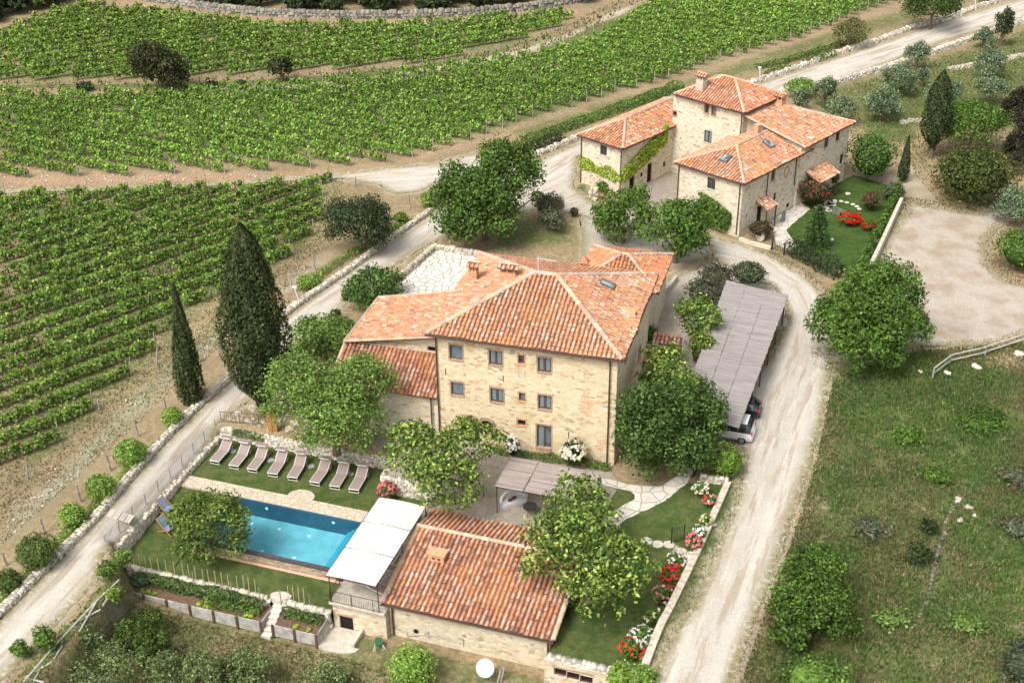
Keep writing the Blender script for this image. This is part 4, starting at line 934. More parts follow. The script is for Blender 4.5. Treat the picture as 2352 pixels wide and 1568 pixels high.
for s, z, w_, h_ in ((3.2, 7.6, .8, 1.1), (7.5, 7.6, .8, 1.1), (9, 4.4, .8, 1.1)): window(mh, P['right'], s, z, w_, h_, 'double', BRICK)
fd = window(mh, P['front'], da, (dtop+dbot)/2, 1.08, 2.25, 'double', BRICK, curtain=1, sill=False, name='french_door')
T = lambda x, y, zz: P['front'](x, zz, y)
st = Geo(T); st.box(da-.8, da+.8, -.45, -.01, -.0, dbot-.02); st.box(da-.55, da+.55, -.08, .2, dbot-.02, dbot+.30); st.build('doorstep', BRICK, mh)
for (s, z), w_, h_ in ((ar, 1.5, 2.4), (ar2, 1.0, 1.2)):
    g = Geo(T); zc = z-w_*.0-.55
    # brick arch ring and dark recess
    zt = z
    for k in range(11):
        t0, t1 = math.pi*k/11, math.pi*(k+1)/11; r0, r1 = w_/2, w_/2+.28; cz = zt-w_/2
        q = [(s+r*math.cos(t), yy, cz+r*math.sin(t)*1.0) for yy in (-.03, .1) for r, t in ((r0, t0), (r1, t0), (r1, t1), (r0, t1))]
        g.add(q, [(0, 1, 2, 3), (7, 6, 5, 4), (0, 4, 5, 1), (1, 5, 6, 2), (2, 6, 7, 3), (3, 7, 4, 0)])
    a_ = g.build('arch', BRICK, mh, uvs=False)
    sp = Geo(T)          # spandrels close the square opening above the arch
    for sg in (-1, 1):
        pts = [(s+sg*w_/2, zt)]+[(s+sg*w_/2*math.cos(t), zt-w_/2+w_/2*math.sin(t)) for t in np.linspace(0, math.pi/2, 6)]
        n_ = len(pts); sp.add([(p_[0], .02, p_[1]) for p_ in pts], [tuple(range(n_))])
    sp.build('spandrel', WALL, a_)
    Geo(T).box(s-w_/2, s+w_/2, .27, .29, z-h_, z).build('doorway', DARK, a_, uvs=False)
    if h_ < 2:
        b_ = Geo(T)
        for k in range(5): b_.cyl((s-w_/2+.1+k*.2, .1, z-h_), (s-w_/2+.1+k*.2, .1, z-.05), .02, n=5)
        b_.build('grille', IRON, a_, uvs=False)
# reddish tie plates, the patched window outline and vent
g = Geo(T)
for x, y in ((768, 900), (1160, 950), (1605, 1330)):
    s, z = fw(x, y); g.box(s-.03, s+.03, -.03, 0, z-.25, z+.25)
g.build('tie_plate', IRON, mh, uvs=False)
g = Geo(T); s, z = fw(1287, 915)
g.box(s-.28, s-.2, -.02, 0, z-.35, z+.3); g.box(s+.2, s+.28, -.02, 0, z-.35, z+.3); g.box(s-.2, s+.2, -.02, 0, z-.35, z-.27); g.box(s-.2, s+.2, -.02, 0, z-.02, z+.05); g.build('blocked_window', CONC, mh)
rc = Geo(T); random.seed(3)
for cx, cy, n_, sx, sy in ((1725, 920, 5, 10, 30), (1718, 1050, 9, 16, 26), (1722, 1120, 16, 26, 50), (1720, 1175, 10, 26, 30), (1810, 1110, 9, 55, 10), (1810, 1070, 4, 12, 10), (985, 970, 12, 60, 9), (830, 962, 6, 40, 6), (1115, 995, 8, 34, 9), (1815, 1240, 4, 14, 10), (1835, 1410, 12, 30, 60), (1105, 745, 5, 24, 6), (1580, 930, 4, 24, 6), (1280, 870, 4, 18, 5), (985, 1020, 3, 20, 5)):
    for _ in range(n_):
        s, z = fw(cx+random.uniform(-sx, sx), cy+random.uniform(-sy, sy)); k = random.uniform(.12, .26); rc.box(s-k, s+k, -.012-random.uniform(0, .004), .02, z-.05, z+.05)
rc.build('brick_patches', plain('faded_brick', (.60, .39, .24), .9, .35, 5), mh)['kind'] = 'stuff'
RZ = 11.7
fs, rd = hip(MF, -.2, 14.2, 0, 13.5, 9.3, (6.1, 6.75, RZ), (7.8, 6.75, RZ))
roof_m = roof(mh, fs, rd, rr=.2)
c = [MF.p(-.2, 0, 9.2), MF.p(14.2, 0, 9.2), MF.p(14.2, 13.5, 9.2), MF.p(-.2, 13.5, 9.2)]
gutter(mh, [MF.p(-.25, -.08, 9.22), MF.p(14.25, -.08, 9.22)]); gutter(mh, [MF.p(14.28, 0, 9.22), MF.p(14.28, 13.5, 9.22)], .07)
downpipe(mh, MF.p(.42, .33, 0), 9.2, .0); downpipe(mh, MF.p(13.25, .33, 0), 9.2, 0)
zr = lambda a, b: 9.3+(14.2-a)*(RZ-9.3)/6.4
zl = lambda a, b: 9.3+(a+.2)*(RZ-9.3)/6.3
a_, b_, z_ = hit(*z5(1872, 322), MF, zr); skylight(roof_m, MF, a_, b_, zr)
a_, b_, z_ = hit(*z5(2020, 505), MF, zr)
g = Geo(MF.p); g.add([(a_+.45, b_-.28, z_-.2), (a_+.45, b_+.28, z_-.2), (a_+.45, b_, z_+.5), (a_-.6, b_-.28, z_+.0), (a_-.6, b_+.28, z_+.0), (a_-.6, b_, z_+.52)], [(0, 2, 5, 3), (1, 4, 5, 2), (0, 1, 2), (3, 5, 4)])
dv = g.build('roof_vent', BRICKO, roof_m); Geo(MF.p).add([(a_+.46, b_-.17, z_-.1), (a_+.46, b_+.17, z_-.1), (a_+.46, b_, z_+.33)], [(0, 1, 2)]).build('vent_opening', DARK, dv, uvs=False)
a_, b_, z_ = hit(*z5(960, 285), MF, zl); chimney(roof_m, MF, a_, b_, z_-.3, z_+1.35, .65, .6)
a_, b_, z_ = hit(*z5(1195, 268), MF, zl); chimney(roof_m, MF, a_, b_, z_-.3, z_+.95, 1.25, .6)
zb = lambda a, b: 9.3+(13.5-b)*(RZ-9.3)/6.75
a_, b_, z_ = hit(*z5(1710, 185), MF, zb); g = Geo(MF.p); g.box(a_-.3, a_+.3, b_-.25, b_+.25, z_-.3, z_+.35); g.add([(a_-.4, b_-.35, z_+.35), (a_+.4, b_-.35, z_+.35), (a_+.4, b_+.35, z_+.35), (a_-.4, b_+.35, z_+.35), (a_, b_, z_+.95)], [(0, 1, 4), (1, 2, 4), (2, 3, 4), (3, 0, 4)]); g.build('chimney', TERRA, roof_m)
# television aerial
g = Geo(MF.p); g.cyl((6.3, 7.0, 11.6), (6.3, 7.0, 13.0), .025, n=5); g.cyl((6.2, 7.0, 12.8), (7.6, 7.2, 12.65), .02, n=4)
for k in range(7): g.cyl((6.4+k*.19, 6.75, 12.79-k*.02), (6.4+k*.19, 7.35, 12.79-k*.02), .012, n=4)
g.build('aerial', WHITE, roof_m, uvs=False)
# left wing: lean-to roof falling away to the left
fs = [([MF.p(-8.2, 10.9, 5.5), MF.p(-8.2, 3.5, 5.5), MF.p(.2, 3.3, 7.25), MF.p(.2, 11.1, 7.25)], (1, 0))]
roof(mh, fs, [(MF.p(-8.2, 3.5, 5.5), MF.p(.2, 3.3, 7.25)), (MF.p(-8.2, 10.9, 5.5), MF.p(.2, 11.1, 7.25)), (MF.p(-8.2, 3.5, 5.5), MF.p(-8.2, 10.9, 5.5))], rr=.13)
g = Geo(); s_, z_ = 7.9+MF.onb(*z5(672, 752), 3.9)[0], MF.onb(*z5(672, 752), 3.9)[1]
Pp = wall_panel(g, MF, (-7.9, 3.9), (.35, 3.9), 0, 5.5, ops=[(s_, z_, .62, .55)], ztop=7.2); wall_panel(g, MF, (-7.9, 10.6), (-7.9, 3.9), 0, 5.4); wall_panel(g, MF, (.35, 10.6), (-7.9, 10.6), 0, 7.2, ztop=5.5)
g.build('wall', WALLF, mh); window(mh, Pp, s_, z_, .62, .55, 'dark', CONC)
# lower lean-to in front of it
fs = [([MF.p(-8.2, .2, 3.75), MF.p(.3, .2, 3.75), MF.p(.3, 3.85, 5.4), MF.p(-8.2, 3.85, 5.4)], (0, 1))]
roof(mh, fs, [(MF.p(-8.2, .2, 3.75), MF.p(-8.2, 3.85, 5.4)), (MF.p(-8.2, 3.85, 5.4), MF.p(.3, 3.85, 5.4))], rr=.13, wts=[.12, .1, .16, .22, .2, .12, .04, .04], tint=(.85, .72, .74))
g = Geo(); wall_panel(g, MF, (-7.9, .6), (.35, .6), 0, 3.8); wall_panel(g, MF, (-7.9, 3.9), (-7.9, .6), 0, 5.2, ztop=3.8); g.build('wall', WALLF, mh)
downpipe(mh, MF.p(-.2, .42, 0), 3.6, 0)
# low hipped wing behind the right corner
fs, rd = hip(MF, 6.4, 13.5, 18.6, 26.2, 4.9, (9.7, 22.3, 6.3), (10.3, 22.3, 6.3)); roof(mh, fs, rd, wts=[.2, .36, .1, .02, .16, .06, .1, 0], tint=(1.05, .9, .8))
house_box(mh, MF, 6.8, 13.1, 13.1, 25.8, 0, 4.85, WALLF); gutter(mh, [MF.p(13.55, 18.6, 4.82), MF.p(13.55, 26.2, 4.82)])

# ---- small tiled lean-to porches by the right side of the farmhouse
def porch(parent, fr, cs, name='porch_roof', posts=()):
    """cs: 4 corners (a, b, z): low edge first"""
    P4 = [fr.p(*c) for c in cs]
    r_ = roof(parent, [(P4, (0, 1))], [], name=name, thick=.1, wts=[.3, .14, .2, .2, .08, .06, .02, 0])
    for a, b, z0, z1 in posts: Geo(fr.p).box(a-.06, a+.06, b-.06, b+.06, z0, z1).build('post', WOODF, parent, uvs=False)
    return r_
a1, b1 = MF.loc(G(*z5(2190, 660), 2.4)); 
ws = thing('well_shelter', 'small shelter with a single row of pale tiles in the yard behind the farmhouse', 'shelter', MF.p(a1+1, b1, 0))
porch(ws, MF, [(a1-.1, b1-.9, 2.25), (a1+2.3, b1-.9, 2.25), (a1+2.3, b1, 2.6), (a1-.1, b1, 2.6)], 'roof', [(a1, b1-.1, 0, 2.5), (a1+2.2, b1-.1, 0, 2.5), (a1, b1-.8, 0, 2.25), (a1+2.2, b1-.8, 0, 2.25)])
a1, b1 = MF.loc(G(*z5(2080, 770), 2.6))
porch(mh, MF, [(a1+2.1, b1-1.6, 2.35), (a1+2.1, b1+1.1, 2.35), (a1-.2, b1+1.1, 3.0), (a1-.2, b1-1.6, 3.0)], posts=[(a1+1.9, b1-1.4, 0, 2.35), (a1+1.9, b1+.9, 0, 2.35)])

# ---- far farmhouse
fh = thing('farmhouse', 'pale stone farmhouse with a square tower and several low tiled wings, beside the vineyard road', 'house', FF.p(-1, 8, 0))
FT = [.30, .20, .16, .09, .13, .04, .05, .03]
# left wing
def win_at(P_, on, px, off, w_, h_, kind='double', sur=None, **k): s, z = on(*px); window(fh, P_, s+off, z, w_, h_, kind, sur, **k)
A0, A1, B0 = -14.75, -9.25, 2.65
f_on = lambda b, a0: (lambda q: (lambda r: (r[0]-a0, r[1]))(FF.onb(*q, b)))
r_on = lambda a, b0: (lambda q: (lambda r: (r[0]-b0, r[1]))(FF.ona(*q, a)))
lf, lr_ = f_on(B0, A0), r_on(A1, B0)
o1 = [(*lf(z4(265, 722)), .9, 1.1)]
o2 = [(*lr_(z4(505, 945)), .9, .9), (*lr_(z4(585, 925)), .5, .5), (lr_(z4(650, 920))[0], 1.1, .85, 2.2), (*lr_(z4(775, 838)), .5, .6), (lr_(z4(850, 820))[0], 1.1, .8, 2.2)]
o2[0] = (o2[0][0], 1.1, .9, 2.2)
Pq = house_box(fh, FF, A0, A1, B0, 17.5, 0, 5.35, WALLF, front=o1, right=o2)
window(fh, Pq['front'], *o1[0][:2], .9, 1.1, 'double')
for o in o2: window(fh, Pq['right'], *o, 'dark', sill=False, name='door' if o[3] > 2 else 'window')
fs, rd = hip(FF, -15.1, -8.9, 2.3, 17.6, 5.45, (-12, 6.6, 6.85), (-12, 15, 6.85)); roof(fh, fs, rd, wts=FT, tint=(1.03, .95, .9))
gutter(fh, [FF.p(-15.1, 2.22, 5.38), FF.p(-8.85, 2.22, 5.38)], .06); gutter(fh, [FF.p(-8.82, 2.3, 5.38), FF.p(-8.82, 11.3, 5.38)], .06)
downpipe(fh, FF.p(-9.3, 2.55, 0), 5.3, 0); downpipe(fh, FF.p(-14.7, 2.55, 0), 5.3, 0)
# tower
A0, A1, B0, B1 = -8.85, -.6, 11.55, 18.4
tf, tr_ = f_on(B0, A0), r_on(A1, B0)
to = [(*tf(z4(1128, 375)), .55, 1.0), (*tf(z4(1185, 392)), .55, 1.0), (*tf(z4(1138, 608)), 1.0, 1.35), (*tf(z4(860, 415)), .5, .5), (tf(z4(975, 780))[0], 1.1, 1.7, 2.2)]
tr2 = [(*tr_(z4(1490, 395)), .5, .6)]
Pq = house_box(fh, FF, A0, A1, B0, B1, 0, 8.95, WALLF, front=to, right=tr2)
for i, o in enumerate(to[:4]): window(fh, Pq['front'], *o, ('single', 'single', 'double', 'dark')[i], BRICK if i != 2 else None, curtain=2 if i == 2 else 0)
window(fh, Pq['right'], *tr2[0], 'dark')
T = lambda x, y, zz: Pq['front'](x, zz, y); s = to[4][0]
Geo(T).box(s-.85, s+.85, .26, .28, 0, 2.2).build('doorway', DARK, fh, uvs=False)
g = Geo(T)
for k in range(9):
    t0, t1 = math.pi*k/9, math.pi*(k+1)/9; q = [(s+r*math.cos(t), yy, 1.55+r*math.sin(t)*.8) for yy in (-.03, .1) for r, t in ((.85, t0), (1.15, t0), (1.15, t1), (.85, t1))]; g.add(q, [(0, 1, 2, 3), (0, 4, 5, 1), (1, 5, 6, 2), (2, 6, 7, 3), (3, 7, 4, 0)])
g.build('arch', BRICK, fh, uvs=False)
fs, rd = hip(FF, -9.2, -.25, 11.2, 18.75, 9.0, (-5.5, 14.95, 10.85), (-4.1, 14.95, 10.85)); rt = roof(fh, fs, rd, wts=FT, tint=(.96, .86, .84))
gutter(fh, [FF.p(-9.2, 11.12, 8.93), FF.p(-.2, 11.12, 8.93)], .06); gutter(fh, [FF.p(-.17, 11.2, 8.93), FF.p(-.17, 18.7, 8.93)], .06); downpipe(fh, FF.p(-.7, 11.45, 0), 8.9, 5.5)
a_, b_ = FF.loc(G(*z4(1088, 120), 10.9)); chimney(rt, FF, a_, b_, 8.5, 11.2, .9, .8, mat=CONC)
a_, b_ = FF.loc(G(*z4(1735, 310), 8.7)); chimney(fh, FF, a_, b_, 6.5, 9.3, 1.1, .8, mat=BRICKO)
# right back wing (single slope towards the garden)
zbw = lambda a, b: 8.45-(a+.1)*1.9/6.5
fs = [([FF.p(6.4, 12.6, 6.55), FF.p(6.4, 22.4, 6.55), FF.p(-.3, 16.9, 8.5), FF.p(-.3, 11.6, 8.5)], (0, 1)), ([FF.p(6.4, 22.4, 6.55), FF.p(-6, 22.4, 6.55), FF.p(-6, 16.9, 8.5), FF.p(-.3, 16.9, 8.5)], (0, 1))]
rb = roof(fh, fs, [(FF.p(6.4, 22.4, 6.55), FF.p(-.3, 16.9, 8.5)), (FF.p(6.4, 12.6, 6.55), FF.p(-.3, 11.6, 8.5))], wts=FT)
R0, R1 = 6.05, 22.05; wr = r_on(R0, 12.4)
bo = [(*wr(z4(2225, 600)), .85, 1.15), (*wr(z4(2130, 655)), .85, 1.15), (*wr(z4(2255, 795)), .75, 1.2)]
Pb = house_box(fh, FF, -5.8, R0, 12.4, R1, 0, 6.45, WALLF, right=bo)
g = Geo(); wall_panel(g, FF, (-.6, 12.4), (6.05, 12.6), 6.4, 8.25, ztop=6.5); g.build('wall', WALLF, fh)
for i, o in enumerate(bo): window(fh, Pb['right'], *o, 'double' if i < 2 else 'dark')
gutter(fh, [FF.p(6.46, 13.5, 6.5), FF.p(6.46, 22.4, 6.5)], .06)
# front wing
A0, A1, B0, B1 = -1.75, 5.85, 2.35, 14.3; ff, fr_ = f_on(B0, A0), r_on(A1, B0)
o1 = [(*ff(z4(1165, 1000)), .95, 1.2)]
o2 = [(*fr_(z4(1685, 930)), .75, 1.2), (*fr_(z4(1928, 765)), .75, 1.1), (*fr_(z4(1697, 1110)), .6, .9), (*fr_(z4(1807, 1180)), .7, .5), (fr_(z4(1570, 1230))[0], 1.15, .95, 2.3), (*fr_(z4(1462, 1270)), .3, .45), (fr_(z4(1910, 1160))[0], 1.1, 1.0, 2.2)]
Pf = house_box(fh, FF, A0, A1, B0, B1, 0, 5.8, WALLF, front=o1, right=o2)
window(fh, Pf['front'], *o1[0], 'double')
for i, o in enumerate(o2): window(fh, Pf['right'], *o, ('double', 'double', 'double', 'dark', 'dark', 'dark', 'dark')[i], sill=i < 3, name='door' if o[3] > 2 else 'window')
fs, rd = hip(FF, -2.1, 6.2, 2.0, 14.6, 5.9, (2.2, 6.4, 7.5), (2.2, 12.4, 7.5)); rf = roof(fh, fs, rd, wts=FT)
gutter(fh, [FF.p(-2.1, 1.92, 5.83), FF.p(6.25, 1.92, 5.83)], .06); gutter(fh, [FF.p(6.28, 2.0, 5.83), FF.p(6.28, 14.6, 5.83)], .06)
downpipe(fh, FF.p(5.6, 2.25, 0), 5.8, .3); downpipe(fh, FF.p(-1.7, 2.25, 0), 5.8, 0)
for p in ((1628, 1000), (1868, 850)): s, z = fr_(z4(*p)); downpipe(fh, FF.p(5.95, B0+s, 0), 5.8, 2.6)
zfr = lambda a, b: 5.9+(6.2-a)*1.6/4.0
zff = lambda a, b: 5.9+(b-2.0)*1.6/4.4
a_, b_, z_ = hit(*z4(1645, 680), FF, zfr, 6); skylight(rf, FF, a_, b_, zfr, .8, 1.1)
a_, b_, z_ = hit(*z4(1285, 800), FF, zff, 6); skylight(rf, FF, a_, b_, zff, .8, 1.0, 'b')
for px, mt, w_ in (((1547, 560), BRICKO, .55), ((2000, 640), CONC, .6)):
    a_, b_ = FF.loc(G(*z4(*px), 7.6 if mt is BRICKO else 6.6)); Geo(FF.p).box(a_-w_/2, a_+w_/2, b_-.25, b_+.25, 5.6, 8.3 if mt is BRICKO else 7.0).build('chimney', mt, fh)
# sun disc relief between windows: a ring of clay
s, z = fr_(z4(1795, 900)); T = lambda x, y, zz: Pf['right'](x, zz, y); g = Geo(T)
for k in range(14): t = 2*math.pi*k/14; g.box(s+.42*math.cos(t)-.12, s+.42*math.cos(t)+.12, -.03, .01, z+.55*math.sin(t)-.1, z+.55*math.sin(t)+.1)
g.build('brick_ring', BRICKO, fh)
# porches on the garden side
porch(fh, FF, [(7.9, 13.7, 2.7), (7.9, 17.8, 2.7), (6.05, 17.8, 3.6), (6.05, 13.7, 3.6)], posts=[(7.7, 13.9, 0, 2.7), (7.7, 17.6, 0, 2.7)])
s1 = B0+fr_(z4(1540, 1150))[0]
porch(fh, FF, [(7.3, s1-.1, 2.5), (7.3, s1+2.0, 2.5), (5.85, s1+2.0, 3.1), (5.85, s1-.1, 3.1)], posts=[(7.1, s1+.1, 0, 2.5), (7.1, s1+1.8, 0, 2.5)])

# ---- small house on the pool terrace
sh = thing('stone_outhouse', 'low stone outhouse with a long orange tile roof between pool and rose lawn', 'house', SF.p(5.7, 4.4, LOW))
ZE, ZR = -.55, .95
house_box(sh, SF, .35, 11.15, .35, 8.75, LOW-.2, ZE-.1, WALLS)
g = Geo()      # gables
for a, sg in ((11.15, 1), (.35, -1)):
    q = [SF.p(a, .35, ZE-.1), SF.p(a, 8.75, ZE-.1), SF.p(a, 8.75, .15), SF.p(a, 6.3, ZR-.08)]; g.add(q, [(0, 1, 2, 3) if sg > 0 else (3, 2, 1, 0)], raw=True)
q = [SF.p(11.15, 8.75, ZE-.1), SF.p(.35, 8.75, ZE-.1), SF.p(.35, 8.75, .15), SF.p(11.15, 8.75, .15)]; g.add(q, [(0, 1, 2, 3)], raw=True)
g.build('gable', WALLS, sh)
SWT = [.20, .18, .20, .13, .12, .06, .05, .06]
rs = roof(sh, [([SF.p(0, 0, ZE), SF.p(11.5, 0, ZE), SF.p(11.5, 6.3, ZR), SF.p(0, 6.3, ZR)], (0, 1)), ([SF.p(11.5, 9.1, .2), SF.p(0, 9.1, .2), SF.p(0, 6.3, ZR), SF.p(11.5, 6.3, ZR)], (0, 1))],
     [(SF.p(0, 6.3, ZR), SF.p(11.5, 6.3, ZR)), (SF.p(0.05, 0, ZE), SF.p(0.05, 6.3, ZR)), (SF.p(11.45, 0, ZE), SF.p(11.45, 6.3, ZR))], wts=SWT, tint=(.93, .86, .86), rr=.16)
zs_ = lambda a, b: ZE+b*(ZR-ZE)/6.3
a_, b_, z_ = hit(*rq2(665, 700), SF, zs_, 0); 
g = Geo(SF.p); g.box(a_-.55, a_+.55, b_-.35, b_+.35, z_-.3, z_+.42); g.box(a_-.62, a_+.62, b_-.42, b_+.42, z_+.42, z_+.5); ch = g.build('chimney', BRICKO, rs)
g = Geo(SF.p)
for k in (-.28, .12): g.box(a_+k, a_+k+.2, b_-.36, b_-.34, z_+.1, z_+.22)
g.build('vent_opening', DARK, ch, uvs=False)
gutter(sh, [SF.p(-.05, -.08, ZE-.09), SF.p(11.5, -.08, ZE-.09)], .06); downpipe(sh, SF.p(.6, .25, 0), ZE-.1, LOW); downpipe(sh, SF.p(11.05, .25, 0), ZE-.1, LOW)
g = Geo(SF.p); s, z = SF.onb(*rq2(515, 1205), .35); g.cyl((s, .3, z), (s, .36, z), .17, n=12); g.build('vent_hole', DARK, sh, uvs=False)
g = Geo(SF.p); pts = [SF.onb(*rq2(*q), .3) for q in ((455, 1235), (600, 1230), (840, 1290))]
for (s0, z0), (s1_, z1_) in zip(pts, pts[1:]): g.cyl((s0, .3, z0), (s1_, .3, z1_), .03, n=5)
for s0, z0 in pts: g.cyl((s0, .3, z0-.3), (s0, .3, z0+.3), .025, n=5)
g.build('wall_pipe', plain('grey_pipe', (.4, .38, .35), .6), sh, uvs=False)

# terrace block left of it, with cellar door
tb = thing('terrace_block', 'paved roof terrace over a cellar with iron railing, under the white canopy', 'terrace', SF.p(-1.6, 0, LOW))
TZ = -1.12
da0, dz1 = SF.onb(*[(720+390/5.227)*.98, (1300+735/5.227)*.98], -.2); da1, dz0 = SF.onb(*[(720+580/5.227)*.98, (1300+1010/5.227)*.98], -.2)
dsz = (da0+da1)/2+3.4, (dz0+dz1)/2, (da1-da0), (dz1-dz0)
Pt = house_box(tb, SF, -3.4, .33, -.2, 9.0, LOW-.2, TZ-.14, WALLS, front=[dsz])
g = Geo(SF.p); g.box(-3.55, .33, -.42, 9.0, TZ-.14, TZ); g.build('slab', CONC, tb)
T = lambda x, y, zz: Pt['front'](x, zz, y); s, z, w_, h_ = dsz
d_ = Geo(T).box(s-w_/2, s+w_/2, .15, .2, z-h_/2, z+h_/2).build('door', DARK, tb, uvs=False)
Geo(T).box(s-w_/2, s+w_/2, -.05, .1, z-h_/2-.16, z-h_/2+.01).build('door_sill', BRICK, tb)
Geo(T).box(s-w_/2-.1, s+w_/2+.1, -.02, .1, z+h_/2+.002, z+h_/2+.14).build('lintel', BRICK, tb)
g = Geo(SF.p)       # railing on the front and left edge
def rail(g, p0, p1, z0, h_=.95, step=.13, post=1.5):
    p0, p1 = np.array(p0, float), np.array(p1, float); L = np.linalg.norm(p1-p0); d = (p1-p0)/L
    g.cyl((*p0, z0+h_), (*p1, z0+h_), .022, n=5); g.cyl((*p0, z0+.1), (*p1, z0+.1), .016, n=5)
    for k in np.arange(0, L+.01, step): q = p0+d*k; g.cyl((*q, z0+.1), (*q, z0+h_), .010, n=4, caps=False)
    for k in np.arange(0, L+.01, post): q = p0+d*k; g.cyl((*q, z0), (*q, z0+h_+.04), .026, n=5)
rail(g, (-3.45, -.33), (.2, -.33), TZ); rail(g, (-3.45, -.33), (-3.45, 2.6), TZ); g.build('railing', IRON, tb, uvs=False)
# cellar step surround
g = Geo(SF.p); x0, x1 = -3.4+s-w_/2-.75, -3.4+s+w_/2+.5
g.box(x0, x0+.22, -1.9, -.22, LOW-.1, LOW+.55); g.box(x1, x1+.22, -1.7, -.22, LOW-.1, LOW+.35)
g.prism([(x0+.1+(x1-x0)*.5+(x1-x0)*.72*math.cos(t), -1.75+.75*math.sin(t)) for t in np.linspace(math.pi, 2*math.pi, 9)], LOW-.1, LOW+.12); g.box(x0+.22, x1, -1.75, -.22, LOW-.1, LOW+.06)
g.build('step', CONC, tb)
# ================================================================ POOL
def tile_blue(name, c):
    m, t, b = nt(name); n = N(t); t.links.new(n.mix(n.rng(n.noise(1.2, n.pos(), 4), .3, .7), tuple(x*.88 for x in c), tuple(min(1, x*1.12) for x in c)), b.inputs['Base Color']); b.inputs['Roughness'].default_value = .5; return m
PFLOOR = tile_blue('pool_floor_blue', (.20, .52, .58)); PWALL = tile_blue('pool_wall_blue', (.035, .12, .18)); SLATE = plain('dark_slate', (.075, .065, .07), .6, .25, 4)
pool = thing('swimming_pool', 'rectangular turquoise swimming pool with dark infinity edge below the sunbed lawn', 'swimming pool', SF.p(-10, 5.3, -1.3))
PA0, PA1, PBa, PBb, PZ = -15.15, -4.72, 2.95, 7.95, -1.27
g = Geo(SF.p); g.box(PA0-.02, PA1+.02, PBa-.0, PBb, -2.75, -2.6); g.build('basin_floor', PFLOOR, pool)
g = Geo(SF.p); g.box(PA0, PA1, PBb-.03, PBb-.004, -2.6, -1.16); g.box(PA0+.004, PA0+.03, PBa, PBb-.03, -2.6, -1.16); g.box(PA1-.03, PA1-.004, PBa, PBb-.03, -2.6, -1.16); g.build('basin_wall', PWALL, pool)
g = Geo(SF.p); 
for k in range(4): g.box(PA1-.03-.32*(k+1), PA1-.03-.32*k, PBa+.01, PBb-.03, -2.6, -1.5-.25*k)
g.build('steps', tile_blue('pool_step_blue', (.05, .36, .48)), pool)
g = Geo(SF.p); g.box(PA0-.3, PA1+.25, 2.62, PBa, -1.38, -1.262); g.build('infinity_edge', SLATE, pool)
g = Geo(SF.p); g.box(PA0-.28, PA1+.25, 2.66, 2.95, -2.4, -1.38); g.build('retaining_wall', masonry('pool_wall_stone', (.42, .33, .22), (.27, .19, .12), (.55, .46, .34), (.2, .16, .12), sx=4.5, sy=6.5, rust=.8), pool)
m, t, b = nt('water'); n = N(t); t.nodes.remove(b); out = t.nodes[0]
bp = n.bump(n.noise(1.6, n.pos(), 3, .6), .12, .03); gl = n.new('ShaderNodeBsdfGlossy'); gl.inputs['Roughness'].default_value = .03; n.set(gl, 'Normal', bp); tp = n.new('ShaderNodeBsdfTransparent'); tp.inputs[0].default_value = (.82, .95, .98, 1)
fz = n.new('ShaderNodeFresnel'); fz.inputs[0].default_value = 1.33; n.set(fz, 'Normal', bp); mx = n.new('ShaderNodeMixShader'); t.links.new(fz.outputs[0], mx.inputs[0]); t.links.new(tp.outputs[0], mx.inputs[1]); t.links.new(gl.outputs[0], mx.inputs[2]); t.links.new(mx.outputs[0], out.inputs[0])
WATER = m
wg = Geo(SF.p); wg.add([(PA0+.03, PBa, PZ), (PA1-.03, PBa, PZ), (PA1-.03, PBb-.03, PZ), (PA0+.03, PBb-.03, PZ)], [(0, 1, 2, 3)]); wg.build('water', WATER, pool, uvs=False)
PL = bpy.data.materials.new('pool_lamp'); PL.use_nodes = True; PL.node_tree.nodes['Principled BSDF'].inputs['Base Color'].default_value = (.85, .95, .95, 1)
def lp(x, y): return ((440+x/4.9)*.98, (980+y/4.9)*.98)
for q in ((730, 1170), (1048, 1232), (1392, 1312), (850, 1482), (1218, 1560)):
    p = G(*lp(*q), -2.3); Geo().cyl((p[0], p[1], -2.6), (p[0], p[1], -2.585), .13, n=12).build('pool_lamp', PL, pool, uvs=False)
for q in ((905, 1022), (1670, 1185)):
    a, z = SF.onb(*lp(*q), PBb-.05); Geo(SF.p).cyl((a, PBb-.03, z-.1), (a, PBb-.05, z-.1), .12, n=12).build('pool_lamp', PL, pool, uvs=False)
# brick edging below
g = Geo(SF.p); g.box(-16.2, -3.45, 2.40, 2.60, -2.1, -1.97); tag(g.build('brick_edging', plain('pale_brick', (.60, .38, .27), .9, .2, 8)), 'line of pale pink bricks at the foot of the pool wall', 'edging')

